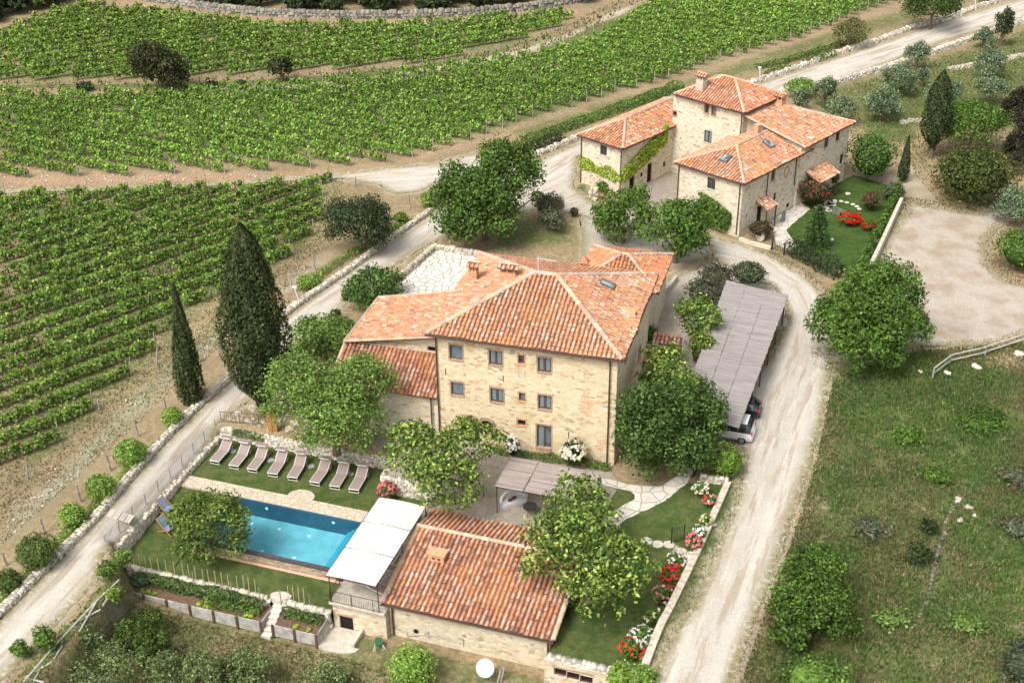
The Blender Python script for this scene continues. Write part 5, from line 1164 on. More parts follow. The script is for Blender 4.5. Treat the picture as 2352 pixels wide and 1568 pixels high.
# ---- sunbeds
BEDF = plain('sunbed_fabric', (.29, .225, .195), .8, .08, 30); ALU = plain('white_aluminium', (.66, .64, .61), .4, .04)
def make_bed():
    r_ = thing('sun_lounger', 'x', 'sun lounger', (0, 0, 0), 'sun loungers in a row on the pool lawn')
    W_ = .34; zs = .30
    f = Geo(); prof = [(-1.02, zs), (.28, zs), (.95, zs+.42)]
    for sx in (-W_, W_):
        f.tube([(sx, y, z) for y, z in prof], .03, 6)
        f.cyl((sx, .25, zs), (sx, 1.0, zs-.02), .022, n=5)
    for y, z in (prof[0], prof[-1]): f.cyl((-W_, y, z), (W_, y, z), .03, n=6)
    f.build('frame', ALU, r_, uvs=False)
    for y in (-.95, .85):
        for sx in (-W_+.02, W_-.02): Geo().cyl((sx, y, 0), (sx, y, zs), .024, n=5).build('leg', ALU, r_, uvs=False)
    Geo().cyl((-W_+.02, -.95, .02), (W_-.02, -.95, .02), .022, n=5).build('foot_bar', ALU, r_, uvs=False)
    s = Geo()
    for (y0, z0), (y1, z1) in zip(prof, prof[1:]): s.hexa([(-W_+.02, y0, z0-.0), (W_-.02, y0, z0), (W_-.02, y1, z1), (-W_+.02, y1, z1)], [(-W_+.02, y0, z0+.025), (W_-.02, y0, z0+.025), (W_-.02, y1, z1+.025), (-W_+.02, y1, z1+.025)])
    s.build('sling', BEDF, r_, uvs=False)
    c = Geo(); c.hexa([(-.40, .72, .98), (.30+.02, .72, .98), (.32, 1.12, .94), (-.40, 1.12, .94)], [(-.40, .72, 1.01), (.32, .72, 1.01), (.32, 1.12, .97), (-.40, 1.12, .97)])
    sc_ = c.build('sun_shade', BEDF, r_, uvs=False); q = Geo(); q.cyl((-.40, .71, .995), (.32, .71, .995), .03, n=6)
    for sx in (-W_, W_-.04): q.cyl((sx, .95, zs+.4), (sx, .95, .98), .018, n=5)
    q.build('shade_frame', ALU, sc_, uvs=False)
    return r_
bed = make_bed()
hx = [420, 640, 840, 1070, 1290, 1555, 1780, 1990]; hy = [270, 310, 350, 390, 430, 505, 530, 580]; fx = [315, 535, 745, 978, 1207, 1462, 1692, 1912]; fy = [495, 548, 588, 638, 682, 738, 783, 822]
bl = ['brown sun lounger nearest the road wall, leftmost of the row', 'second sun lounger from the road wall, brown fabric and white frame', 'third sun lounger from the road wall, a round grey cover to its right', 'fourth sun lounger from the road wall, a round grey cover to its left', 'fifth sun lounger from the road wall, in front of the overhanging olive green tree', 'sixth sun lounger from the road wall, its sunshade touched by the overhanging leaves', 'seventh sun lounger from the road wall, second from the pink oleander', 'rightmost sun lounger of the row, nearest the pink oleander']
for i in range(8):
    o = bed if i == 0 else copy_tree(bed)
    hd = G(*lp(hx[i], hy[i]), -.25); ft = G(*lp(fx[i], fy[i]), -1.0); d = hd-ft; d[2] = 0; d /= np.linalg.norm(d); c = ft+d*1.0
    o.location = (c[0], c[1], -1.2); o.rotation_euler.z = math.atan2(d[1], d[0])-math.pi/2; o.scale = (1.12, 1.12, 1.12); o['label'] = bl[i]
for i, q in enumerate(((515, 375), (950, 480), (1415, 550), (1865, 640))):
    p = G(*lp(*q), -1.18); tag(Geo().cyl((0, 0, 0), (0, 0, .02), .27, n=18).build('drain_cover', plain('grey_cover', (.30, .31, .32), .6) if i == 0 else bpy.data.materials['grey_cover'], uvs=False), 'round grey cover in the pool lawn, %s' % ('between the first and second sun loungers', 'between the third and fourth sun loungers', 'between the fifth and sixth sun loungers', 'between the seventh and last sun loungers')[i], 'drain cover', 'round covers in the pool lawn').location = p
# wooden deck chairs with blue cloth
BLUE = plain('blue_cloth', (.20, .26, .36), .85, .1); TEAK = plain('teak', (.42, .21, .10), .7, .2)
def deck_chair():
    r_ = thing('deck_chair', 'x', 'deck chair', (0, 0, 0), 'wooden deck chairs on the pool lawn')
    for sx in (-.3, .3):
        g = Geo(); g.cyl((sx, -.55, .02), (sx, .45, .95), .03, n=5); g.cyl((sx, .5, .02), (sx, -.45, .45), .03, n=5); g.build('side_frame', TEAK, r_, uvs=False)
    s = Geo(); pts = [(-.45, .45), (-.25, .30), (.05, .38), (.45, .95)]
    for (y0, z0), (y1, z1) in zip(pts, pts[1:]): s.hexa([(-.28, y0, z0), (.28, y0, z0), (.28, y1, z1), (-.28, y1, z1)], [(-.28, y0, z0+.03), (.28, y0, z0+.03), (.28, y1, z1+.03), (-.28, y1, z1+.03)])
    s.build('sling', BLUE, r_, uvs=False); g = Geo(); g.cyl((-.3, .45, .95), (.3, .45, .95), .03, n=5); g.cyl((-.3, -.45, .45), (.3, -.45, .45), .03, n=5); g.build('cross_bar', TEAK, r_, uvs=False); return r_
dc = deck_chair()
for i, (q, l_) in enumerate((((1150, 375), 'blue cloth deck chair by the road wall, farther from the garden stakes'), ((1150, 490), 'blue cloth deck chair nearest the garden stakes, left of the round pool tree'))):
    o = dc if i == 0 else copy_tree(dc); p = G(*rq1(*q), -1.3); o.location = (p[0], p[1], float(left_z(p[0], p[1]))); o.rotation_euler.z = math.radians(60); o['label'] = l_
    o.scale = (1.2, 1.2, 1.2)

# ---- white canopy
cn = thing('canopy', 'white canvas canopy of three panels on thin posts at the end of the pool', 'canopy', SF.p(-1.7, 3.8, TZ))
CZ = 1.3; bs = [8.05, 5.25, 2.35, -.62]
for i in range(3):
    g = Geo(SF.p); b1_, b0_ = bs[i]-.04, bs[i+1]+.04; zz = lambda a: CZ+.06*math.cos((a+1.75)*1.2)
    for k in range(6): a0_, a1_ = -3.5+k*3.5/6, -3.5+(k+1)*3.5/6; g.hexa([(a0_, b0_, zz(a0_)), (a1_, b0_, zz(a1_)), (a1_, b1_, zz(a1_)), (a0_, b1_, zz(a0_))], [(a0_, b0_, zz(a0_)+.02), (a1_, b0_, zz(a1_)+.02), (a1_, b1_, zz(a1_)+.02), (a0_, b1_, zz(a0_)+.02)])
    g.build('canvas_panel', CANVAS, cn, uvs=False)
g = Geo(SF.p)
for b in bs: g.cyl((-3.5, b, CZ-.02), (.0, b, CZ-.02), .035, n=6)
for a in (-3.5, 0): g.cyl((a, bs[0], CZ-.02), (a, bs[-1], CZ-.02), .035, n=6)
g.build('frame', BROWN, cn, uvs=False)
for a, b in ((-3.4, -.3), (-.05, -.3), (-3.4, 8.0), (-.05, 8.0), (-.05, 3.8)): Geo(SF.p).cyl((a, b, TZ), (a, b, CZ), .04, n=6).build('post', BROWN, cn, uvs=False)
# folded lounger under the canopy
b2 = copy_tree(bed); b2['label'] = 'brown sun lounger under the white canopy, apart from the row'; p = SF.p(-1.0, 1.6, TZ); b2.location = p; b2.rotation_euler.z = SF.ang+math.radians(75)
b3 = copy_tree(bed); b3['label'] = 'brown sun lounger half hidden between the canopy and the tiled roof'; p = SF.p(-.55, 3.9, TZ); b3.location = p; b3.rotation_euler.z = SF.ang+math.radians(175)
for b in (b2, b3): b['group'] = 'sun loungers under the canopy'

# ---- pergola with reed roof and what stands under it
REED = cane_m('reed_mat', (.34, .28, .25), -SF.ang)
pg = thing('pergola', 'flat reed roofed pergola on thin iron posts against the farmhouse front', 'pergola', SF.p(7.4, 12.2, 0))
for a0_, a1_ in ((4.15, 6.25), (6.25, 8.5), (8.5, 10.75)):
    g = Geo(SF.p); nn_ = 22
    for k in range(nn_): y0, y1 = 10.35+k*3.6/nn_, 10.35+(k+1)*3.6/nn_; zz = 2.3+.03*math.sin(k*1.7+a0_)+random.uniform(0, .02); g.box(a0_+random.uniform(0, .05), a1_-.03-random.uniform(0, .06), y0, y1-.012, zz, zz+.03)
    g.build('reed_mat', REED, pg, uvs=False)
for a in (4.3, 10.6):
    for b in (10.4, 13.85): Geo(SF.p).cyl((a, b, 0), (a, b, 2.3), .04, n=6).build('post', IRON, pg, uvs=False)
g = Geo(SF.p)
for b in (10.4, 13.85): g.box(4.2, 10.7, b-.03, b+.03, 2.2, 2.28)
g.build('beam', IRON, pg, uvs=False)
WICK = plain('white_wicker', (.56, .57, .56), .8, .12, 40, bump=.3); PILL = plain('dark_cushion', (.10, .05, .05), .9)
c = G(*rq2(1190, 310), .35); sf = thing('wicker_sofa', 'curved pale grey wicker sofa at the edge of the pergola', 'sofa', (c[0], c[1], 0))
F2 = Frame(c[0], c[1], 28.0)
g = Geo(F2.p)
arc = [(1.05*math.cos(t), .62*math.sin(t)) for t in np.linspace(0, math.pi, 13)]
for (x0, y0), (x1, y1) in zip(arc, arc[1:]):
    h0 = .55+.3*abs(y0)/.62; h1 = .55+.3*abs(y1)/.62; k = .86; g.hexa([(x0*k, y0*k, 0), (x0, y0, 0), (x1, y1, 0), (x1*k, y1*k, 0)], [(x0*k, y0*k, h0), (x0*1.04, y0*1.04, h0), (x1*1.04, y1*1.04, h1), (x1*k, y1*k, h1)])
g.build('backrest', WICK, sf, uvs=False); g = Geo(F2.p); g.prism([(.9*math.cos(t), .5*math.sin(t)) for t in np.linspace(0, math.pi, 9)]+[(-.9, -.25), (.9, -.25)], .05, .38); g.build('seat', WICK, sf, uvs=False)
for x, y in ((.1, .18), (-.25, .1)): g = Geo(F2.p); g.ball((x, y, .48), .2, .13, .13, 8, 6); g.build('cushion', PILL, sf, uvs=False, smooth=True)
c = G(*rq2(1300, 370), .4); tb2 = thing('garden_table', 'round dark iron garden table beside the pale wicker sofa', 'table', (c[0], c[1], 0))
Geo(lambda a, b, z: (c[0]+a, c[1]+b, z)).cyl((0, 0, .68), (0, 0, .72), .5, n=18).build('table_top', IRON, tb2, uvs=False)
for t in (0, 2.1, 4.2): Geo(lambda a, b, z: (c[0]+a, c[1]+b, z)).cyl((.4*math.cos(t), .4*math.sin(t), 0), (.12*math.cos(t), .12*math.sin(t), .68), .02, n=5).build('leg', IRON, tb2, uvs=False)

# ---- carport and cars
CP = [G(1668, 645, 2.75), G(1811, 679, 2.75), G(1697, 985, 2.45), G(1560, 945, 2.45)]
cp = thing('carport', 'long carport with a flat greyish cane roof beside the gravel drive', 'carport', tuple(np.mean(CP, 0)*[1, 1, 0]))
ca = math.atan2(*(CP[1]-CP[2])[[1, 0]]); CANE = cane_m('carport_cane', (.30, .265, .245), -(ca-math.pi/2)); CANE2 = cane_m('carport_cane_dark', (.31, .24, .215), -(ca-math.pi/2))
def lerp4(u_, v_): a = CP[0]*(1-u_)+CP[1]*u_; b = CP[3]*(1-u_)+CP[2]*u_; return a*(1-v_)+b*v_
nb = 130
for j, (u0, u1) in enumerate(((0, .33), (.33, .66), (.66, 1.0))):
    g = Geo()
    for k in range(nb):
        v0, v1 = k/nb, (k+1)/nb*.9995; dz = random.uniform(0, .035)+.02*math.sin(k*.3); e = random.uniform(-.006, .006)
        q = [lerp4(u0+.003+e*(j == 0), v0), lerp4(u1-.003+e, v0), lerp4(u1-.003+e, v1), lerp4(u0+.003+e*(j == 0), v1)]; g.hexa([p+[0, 0, dz] for p in q], [p+[0, 0, dz+.03] for p in q])
    g.build('cane_roof', CANE if j else CANE, cp, uvs=False)
q = [lerp4(.05, .86), lerp4(.36, .86), lerp4(.36, .935), lerp4(.05, .93)]; Geo().hexa([p+[0, 0, .07] for p in q], [p+[0, 0, .09] for p in q]).build('repair_mat', CANE2, cp, uvs=False)
for u_ in (.01, .34, .67, .985):
    a, b = lerp4(u_, 0), lerp4(u_, 1); Geo().cyl(tuple(a-[0, 0, .1]), tuple(b-[0, 0, .1]), .06, n=6).build('beam', WOODF, cp, uvs=False)
for v_ in np.linspace(.02, .86, 6):
    for u_ in (.02, .96): p = lerp4(u_, v_); Geo().cyl((p[0], p[1], 0), tuple(p-[0, 0, .1]), .07, n=6).build('post', WOODF, cp, uvs=False)
RUB = plain('tyre_rubber', (.02, .02, .02), .8); RIM = plain('alloy_rim', (.35, .35, .36), .35, .1, metal=.6); RED = plain('red_lamp', (.5, .02, .02), .25)
def car(name, label, cx, cy, ang, L_, W_, Hh, paint, van=False):
    """nose towards +y of its own axes, built as lofted sections"""
    r_ = thing(name, label, 'car', (cx, cy, 0)); fr = Frame(cx, cy, math.degrees(ang)); w2 = W_/2
    # (y, half width low, half width belt, half width roof, belt z, roof z)
    if van: S = [(-L_/2, .78, .88, .80, .75, .80), (-L_/2+.10, .90, .97, .84, .95, 1.35), (-L_/2+.45, .95, 1., .84, 1.0, Hh-.02), (-.3, .97, 1., .86, .98, Hh), (.75, .97, 1., .82, .95, Hh-.06), (1.35, .97, 1., .84, .93, 1.12), (L_/2-.3, .93, .96, .80, .82, .86), (L_/2, .72, .76, .62, .6, .62)]
    else: S = [(-L_/2, .72, .80, .70, .70, .78), (-L_/2+.12, .88, .95, .80, .88, .96), (-L_/2+.55, .95, 1., .76, .93, 1.30), (-.35, .96, 1., .76, .92, Hh), (.4, .96, 1., .74, .90, Hh-.02), (1.15, .96, 1., .80, .88, .98), (L_/2-.3, .90, .94, .76, .74, .78), (L_/2, .68, .72, .55, .55, .57)]
    V, F = [], []
    for y, wl_, wb, wr_, zb_, zr_ in S:
        zlow = .26; ring = [(wl_*w2*.92, zlow), (wl_*w2, zlow+.15), (wb*w2, (zlow+zb_)/2), (wb*w2*.985, zb_), ((wb*.35+wr_*.65)*w2, zb_+(zr_-zb_)*.62), (wr_*w2*.94, zr_-.03), (wr_*w2*.5, zr_)]
        V += [(x, y, z) for x, z in ring]+[(-x, y, z) for x, z in ring[::-1]]
    n_ = 14
    for i in range(len(S)-1):
        for k in range(n_): a, b = i*n_+k, i*n_+(k+1) % n_; F.append((a, b, b+n_, a+n_))
    F += [tuple(range(n_))[::-1], tuple(range(len(S)*n_-n_, len(S)*n_))]
    glassf = []; body = []
    for f in F:
        i, k = divmod(min(f), n_); 
        (glassf if len(f) == 4 and 1 <= i <= len(S)-4 and (f[0] % n_) in ((3, 4, 8, 9) if 2 <= i <= len(S)-5 else (3, 4, 5, 6, 7, 8, 9)) and not (van and i == 2 and False) else body).append(f)
    g = Geo(fr.p).add(V, body); g.build('body', paint, r_, uvs=False, smooth=False)
    used = sorted({v for f in glassf for v in f}); mp_ = {v: i for i, v in enumerate(used)}
    Geo(fr.p).add([V[v] for v in used], [tuple(mp_[v] for v in f) for f in glassf]).build('window', bpy.data.materials.get('car_glass') or glassy('car_glass', (.02, .023, .026), .06), r_, uvs=False)
    for y in (-L_/2+.72, L_/2-.78):
        for sx in (-1, 1):
            x = sx*w2*.97; wh = Geo(fr.p).cyl((x-sx*.2, y, .31), (x+sx*.015, y, .31), .31, n=18).build('wheel', RUB, r_, uvs=False)
            rg = Geo(fr.p); rg.cyl((x, y, .31), (x+sx*.022, y, .31), .20, n=14); rg.build('rim', RIM, wh, uvs=False)
    for sx in (-1, 1):
        if van: Geo(fr.p).box(*sorted((sx*w2*.90, sx*w2*.72)), -L_/2-.015, -L_/2+.18, .78, 1.12).build('tail_lamp', RED, r_, uvs=False)
        else: Geo(fr.p).box(*sorted((sx*w2*.90, sx*w2*.52)), -L_/2-.02, -L_/2+.22, .74, .90).build('tail_lamp', RED, r_, uvs=False)
    Geo(fr.p).box(-w2*.75, w2*.75, -L_/2-.05, -L_/2+.1, .3, .5).build('bumper', paint, r_, uvs=False)
    return r_
def paint(name, c):
    m, t, b = nt(name); b.inputs['Base Color'].default_value = (*c, 1); b.inputs['Roughness'].default_value = .25; b.inputs['Coat Weight'].default_value = .6; return m
ang = math.radians(70); u_ = np.array([math.cos(ang), math.sin(ang)]); v_ = np.array([-u_[1], u_[0]])
q = G(1686, 1017, 0)[:2]; L_, W_ = 4.4, 1.8; c = q+u_*W_/2+v_*(L_/2-1.25)
car('car', 'white van like car with its rear sticking out of the carport', c[0], c[1], ang, L_, W_, 1.75, paint('white_car_paint', (.80, .80, .79)), True)
q = G(1722, 941, .82)[:2]; L_, W_ = 4.2, 1.75; c = q+u_*W_*.30+v_*(L_/2-.75)
car('car', 'black car with a red tail lamp, parked under the carport behind the white one', c[0], c[1], ang+.06, L_, W_, 1.45, paint('black_car_paint', (.010, .011, .014)))

# ================================================================ WALLS, FENCES, FURNITURE OF THE GARDEN
def xy(pts, z=0.): return [tuple(G(*p, z)[:2]) for p in pts]
def xyz(pts, z=0.): return [(*G(*p, z)[:2], z) for p in pts]
stone_wall('roadside_wall', 'low dry stone wall along the vineyard side of the road, from the ball shaped bushes to the dark oak', smooth_path(xy([(-130, 1540), (0, 1412), (105, 1307), (213, 1200), (347, 1045), (450, 940), (547, 850), (644, 733), (784, 634), (900, 550), (990, 486)]), 4), .45, .55, DRYW, 0, .27)
stone_wall('roadside_wall', 'long pale dry stone wall on the field side of the road beyond the far farmhouse', smooth_path(xy([(1222, 362), (1290, 335), (1338, 312)]), 3), .5, .6, DRYW, 0, .4)
stone_wall('roadside_wall', 'pale dry stone wall above the road with clipped green hedges growing on it', smooth_path(xy([(1690, 205), (1760, 182), (1840, 155), (1918, 126), (2010, 98), (2102, 64), (2180, 44), (2242, 20), (2335, -8), (2420, -40)]), 3), .55, .7, DRYW, 0, .42)
stone_wall('roadside_wall', 'dry stone wall on the olive grove side of the upper road', smooth_path(xy([(1905, 196), (1990, 172), (2060, 152), (2130, 128), (2210, 100), (2290, 72), (2352, 52), (2450, 15)]), 3), .7, .7, DRYW, 0, .42)
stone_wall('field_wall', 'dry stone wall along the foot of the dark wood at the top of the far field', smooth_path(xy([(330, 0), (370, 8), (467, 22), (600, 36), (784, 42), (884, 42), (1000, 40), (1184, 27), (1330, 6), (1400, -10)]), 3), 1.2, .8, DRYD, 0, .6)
stone_wall('grove_wall', 'ruined line of pale stones between the olive trees, near the tall cypress', xy([(2070, 285), (2095, 278), (2140, 283)]), .35, .7, DRY, 0, .4)
stone_wall('grove_wall', 'broken dry stone line behind the olive trees at the right edge', smooth_path(xy([(2180, 162), (2250, 150), (2310, 138), (2400, 120)]), 3), .5, .6, DRY, 0, .4)
# pool terrace walls
stone_wall('terrace_wall', 'stone wall between the road and the sunbed lawn with a wire railing', [Sp(-19.65, -.6), Sp(-19.65, 14.6)], 1.5, .42, DRYW, -2.25, .27)
stone_wall('terrace_wall', 'pale stone wall behind the row of sun loungers', [Sp(-19.6, 14.6), Sp(-12, 14.6), Sp(-4.9, 14.6)], .95, .40, DRYW, -1.25, .27)
stone_wall('terrace_wall', 'stone retaining wall of the patio behind the pink oleander', [Sp(-4.95, 14.8), Sp(-4.95, 11.8), Sp(-.6, 11.8), Sp(-.6, 9.1)], 1.45, .36, DRYW, -1.25, .27)
stone_wall('terrace_wall', 'low irregular stone wall above the vegetable beds', [Sp(-19.3, -.45), Sp(-7.9, -.45)], 1.5, .34, DRYW, -3.25, .26)
stone_wall('terrace_wall', 'short stone wall above the smaller vegetable bed beside the garden steps', [Sp(-6.8, -.45), Sp(-3.5, -.45)], 1.5, .34, DRYW, -3.25, .26)
# right garden wall
RW = [Sp(17.45, -1.5), Sp(17.55, 2), Sp(17.95, 6), Sp(18.4, 11), Sp(18.95, 18.6)]
CAPW = masonry('garden_wall_stone', (.60, .52, .40), (.42, .34, .25), (.64, .58, .48), (.48, .42, .33), sx=2.4, sy=4.5, rust=-.22)
def solid_wall(name, label, pts, wd, z0, ztop, mat=None, cat='wall', cap=True):
    P = [np.array(p[:2], float) for p in pts]; g = Geo(); n = len(P); Lf, Rt = [], []
    for i in range(n):
        d = (P[min(i+1, n-1)]-P[max(i-1, 0)]); d /= np.linalg.norm(d); nn = np.array([-d[1], d[0]])*wd/2; Lf.append(P[i]+nn); Rt.append(P[i]-nn)
    zt = ztop if hasattr(ztop, '__len__') else [ztop]*n
    for i in range(n-1): g.hexa([(*Rt[i], z0), (*Rt[i+1], z0), (*Lf[i+1], z0), (*Lf[i], z0)], [(*Rt[i], zt[i]), (*Rt[i+1], zt[i+1]), (*Lf[i+1], zt[i+1]), (*Lf[i], zt[i])])
    m_ = P[n//2]; o = g.build(name, mat or CAPW, None, base=(m_[0], m_[1], z0)); return tag(o, label, cat)
P_ = smooth_path(RW, 4); 
gw = solid_wall('garden_wall', 'long mortared stone wall between the rose lawn and the gravel drive', P_, .46, -1.6, [.22+.16*random.random() for _ in P_])
stone_wall('garden_wall', 'short stone wall from the garden gate to the corner of the drive', [Sp(17.1, 18.35), Sp(18.9, 18.55)], .85, .4, DRYW, -.3, .4)
stone_wall('garden_wall', 'stone pier and cross wall beside the iron gate in the middle of the rose lawn', [Sp(16.9, 10.2), Sp(18.4, 9.9)], 1.1, .7, DRYW, -1.0, .4)
stone_wall('garden_wall', 'end wall of the rose lawn above the three cellar windows', [Sp(11.3, -.7), Sp(17.2, -.7)], .35, .45, DRYW, -1.35, .34)
cw = thing('cellar_wall', 'lower stone wall with three dark cellar windows beside the outhouse', 'wall', SF.p(14.2, -.95, LOW))
aw = [SF.onb(*rq2(x, y), -.95) for x, y in ((1508, 1492), (1597, 1517), (1688, 1543))]; dz_ = [(a-11.2, z, .80, .62) for a, z in aw]
g = Geo(); Pw = wall_panel(g, SF, (11.2, -.95), (17.4, -.95), LOW-.4, -1.3, ops=dz_); g.box(*(0,)*6) if False else None
g.add([SF.p(11.2, -.95, -1.3), SF.p(17.4, -.95, -1.3), SF.p(17.4, -.5, -1.3), SF.p(11.2, -.5, -1.3)], [(0, 1, 2, 3)], raw=True); g.build('wall', WALLS, cw)
for s, z, w_, h_ in dz_: window(cw, Pw, s, z, w_, h_, 'dark', sill=False)
T = lambda x, y, zz: Pw(x, zz, y); Geo(T).box(dz_[0][0]-.55, dz_[2][0]+.5, -.02, .1, dz_[0][1]+.33, dz_[0][1]+.46).build('lintel', BRICK, cw)
# paved terrace parapet
TP = [TERR[0], TERR[1], TERR[2]]
stone_wall('terrace_parapet', 'grey stone parapet round the crazy paved terrace by the road', [(p[0], p[1]) for p in ([TERR[0]]+[TERR[1]]+[TERR[2]])], 1.5, .45, DRY, 0, .36)
# rocky bank between road and pool terrace
random.seed(8)
rocks = Geo()
for i in range(120):
    a, b = random.uniform(-19.3, -12.5), random.uniform(14.9, 19.5)
    if a < -19.6+(b-14.9)*.3: continue
    s_ = random.uniform(.12, .35); k = random.uniform(.6, 1.1); rocks.c = (k, k*.95, k*.88); rocks.T = SF.p; rocks.ball((a, b, .02), s_, s_*random.uniform(.6, 1), s_*.6, 6, 4, .15)
tag(rocks.build('rubble', DRY), 'scattered rocks and rubble on the bank behind the sunbed wall', 'rubble', kind='stuff')
gate = thing('wooden_gate', 'rusty orange wooden gate panel behind the sunbed wall under the leafy tree', 'gate', G(625, 985, 0))
c = G(628, 990, 0); fr = Frame(c[0], c[1], -18.5)
for k in (-.42, .0): Geo(fr.p).box(k, k+.38, -.05, .05, .0, 1.8).build('board_panel', plain('orange_wood', (.42, .19, .07), .8, .3, 3) if k < 0 else bpy.data.materials['orange_wood'], gate, uvs=False)
# wire railing beside the road
rl = thing('wire_railing', 'thin grey wire railing along the road wall above the pool lawn', 'railing', Sp(-19.7, 6)+(.1,))
g = Geo(SF.p); GREYM = plain('grey_steel', (.22, .22, .22), .5)
for b in np.arange(-.4, 14.7, 1.65): Geo(SF.p).cyl((-20.1, b, -.75), (-20.1, b, .3), .03, n=5).build('post', GREYM, rl, uvs=False)
for z in (-.6, -.45, -.3, -.15, 0, .25): g.cyl((-20.1, -.4, z), (-20.1, 14.5, z), .008 if z < .2 else .02, n=4)
g.build('wire', GREYM, rl, uvs=False)
g = Geo(SF.p); rail(g, (-19.7, 14.75), (-16.5, 15.3), 0, .95, .16); tag(g.build('iron_railing', IRON, None, base=SF.p(-18, 15, 0), uvs=False), 'short iron railing beside the road at the corner of the sunbed wall', 'railing')
# pedestrian crossing plates on the road
g = Geo(); 
for k in range(4): q = [Gz(243+k*14+dx, 1168+k*4.2+dy)+[0, 0, .045] for dx, dy in ((0, 18), (12, 21), (24, 4), (12, 0))]; g.hexa([p-[0, 0, .06] for p in q], q)
tag(g.build('road_plate', CONC, uvs=False), 'pale concrete drain slab laid across the gravel road', 'drain slab')
# sign poles
for i, (b, t, l_) in enumerate((((689, 697), (676, 660), 'small white sign post leaning beside the road near the big cypress'), ((1746, 190), (1745, 156), 'thin white marker post beside the road behind the far farmhouse'), ((2241, 25), (2240, -6), 'thin white marker post at the top edge of the photograph beside the upper road'))):
    p = G(*b, 0); k = np.linalg.norm(p[:2])/np.linalg.norm(ray(*t)[:2]); tp_ = ray(*t)*k+[0, 0, H]; g = Geo(); g.cyl(tuple(p), (tp_[0], tp_[1], max(tp_[2], 1.5)), .07, n=6); tt = np.array([tp_[0], tp_[1], max(tp_[2], 1.5)]); g.box(tt[0]-.22, tt[0]+.22, tt[1]-.05, tt[1]+.05, tt[2]-.1, tt[2]+.15)
    tag(g.build('marker_post', WHITE, None, base=tuple(p), uvs=False), l_, 'post', 'white marker posts by the road')
# wooden fence posts along the vineyard road
def ztop(b, t): p = G(*b, 0); k = np.linalg.norm(p[:2])/np.linalg.norm(ray(*t)[:2]); return p, (ray(*t)*k+[0, 0, H])
fp = [((15, 1298), (2, 1268)), ((102, 1223), (90, 1190)), ((186, 1152), (172, 1113)), ((254, 1080), (240, 1043)), ((317, 1002), (306, 965)), ((382, 943), (373, 910)), ((506, 822), (497, 787)), ((672, 665), (664, 631)), ((724, 620), (716, 585)), ((942, 480), (938, 447)), ((815, 428), (820, 405)), ((64, 1100), (66, 1060)), ((228, 942), (228, 920)), ((360, 838), (368, 796)), ((1001, 430), (1000, 415))]
for i, (b, t) in enumerate(fp):
    p, tp_ = ztop(b, t); hh = min(max(tp_[2], 1.1), 1.9); d = (tp_-p); d = d/max(np.linalg.norm(d), .1)*hh; d[:2] *= .5
    where = ['near the bottom left corner', 'left of the second ball shaped bush', 'left of the third ball shaped bush', 'left of the fourth ball shaped bush', 'left of the fifth ball shaped bush', 'left of the uppermost ball shaped bush', 'between the two cypresses', 'just right of the big cypress', 'by the tyre tracks below the dark oak', 'right of the dark oak by the side track', 'at the upper end of the near vine field', 'among the lowest vine rows at the left edge', 'at a lower vine row end', 'at a vine row end left of the slim cypress', 'beside the big lime tree'][i]
    tag(Geo().cyl(tuple(p-[0, 0, .1]), tuple(p+d), .085, .07, 6).build('fence_post', GREYWOOD, None, base=tuple(p), uvs=False), 'dark wooden fence post '+where, 'fence post', 'fence posts beside the vineyard road')
# cane stakes on the lower lawn
stk = [(920, 680, 930, 778), (962, 690, 972, 785), (1003, 700, 1010, 795), (1045, 710, 1050, 806), (1093, 718, 1100, 815), (1145, 728, 1152, 822), (1198, 745, 1208, 832), (1258, 770, 1268, 845), (1300, 780, 1308, 855), (1348, 790, 1352, 860), (1398, 800, 1405, 885), (1432, 800, 1442, 888), (1480, 808, 1490, 895), (1522, 815, 1535, 908), (1568, 820, 1580, 922), (1628, 828, 1640, 932), (1675, 838, 1685, 930), (1708, 842, 1720, 945), (1752, 855, 1765, 960), (1978, 910, 1990, 1005), (2015, 920, 2025, 1010), (2052, 930, 2062, 1012), (2090, 938, 2098, 1020)]
CANEW = plain('bamboo', (.62, .50, .30), .7)
for i, (x0, y0, x1, y1) in enumerate(stk):
    p = G(*rq1(x1, y1), -1.86); tag(Geo().cyl(tuple(p), (p[0]+.03, p[1]-.02, p[2]+1.35), .022, n=5).build('garden_cane', CANEW, None, base=tuple(p), uvs=False), 'thin bamboo cane standing in the row along the lower lawn edge', 'cane', 'bamboo canes along the lower lawn')
# netting posts with the wire by the beds
for i, (x, y, l_) in enumerate(((915, 822, 'at the road end of the vegetable bed'), (1345, 925, 'in the middle of the long vegetable bed'), (1605, 990, 'right of the middle of the long vegetable bed'), (1800, 1035, 'at the steps end of the long vegetable bed'), (1942, 1050, 'just right of the garden steps'), (2142, 1085, 'in the small vegetable bed'))):
    p = G(*rq1(x, y), -2.4); tag(Geo().cyl(tuple(p), (p[0], p[1], p[2]+1.6), .035, n=5).build('bean_pole', GREYWOOD, None, base=tuple(p), uvs=False), 'grey wooden pole '+l_, 'pole', 'poles in the vegetable beds')
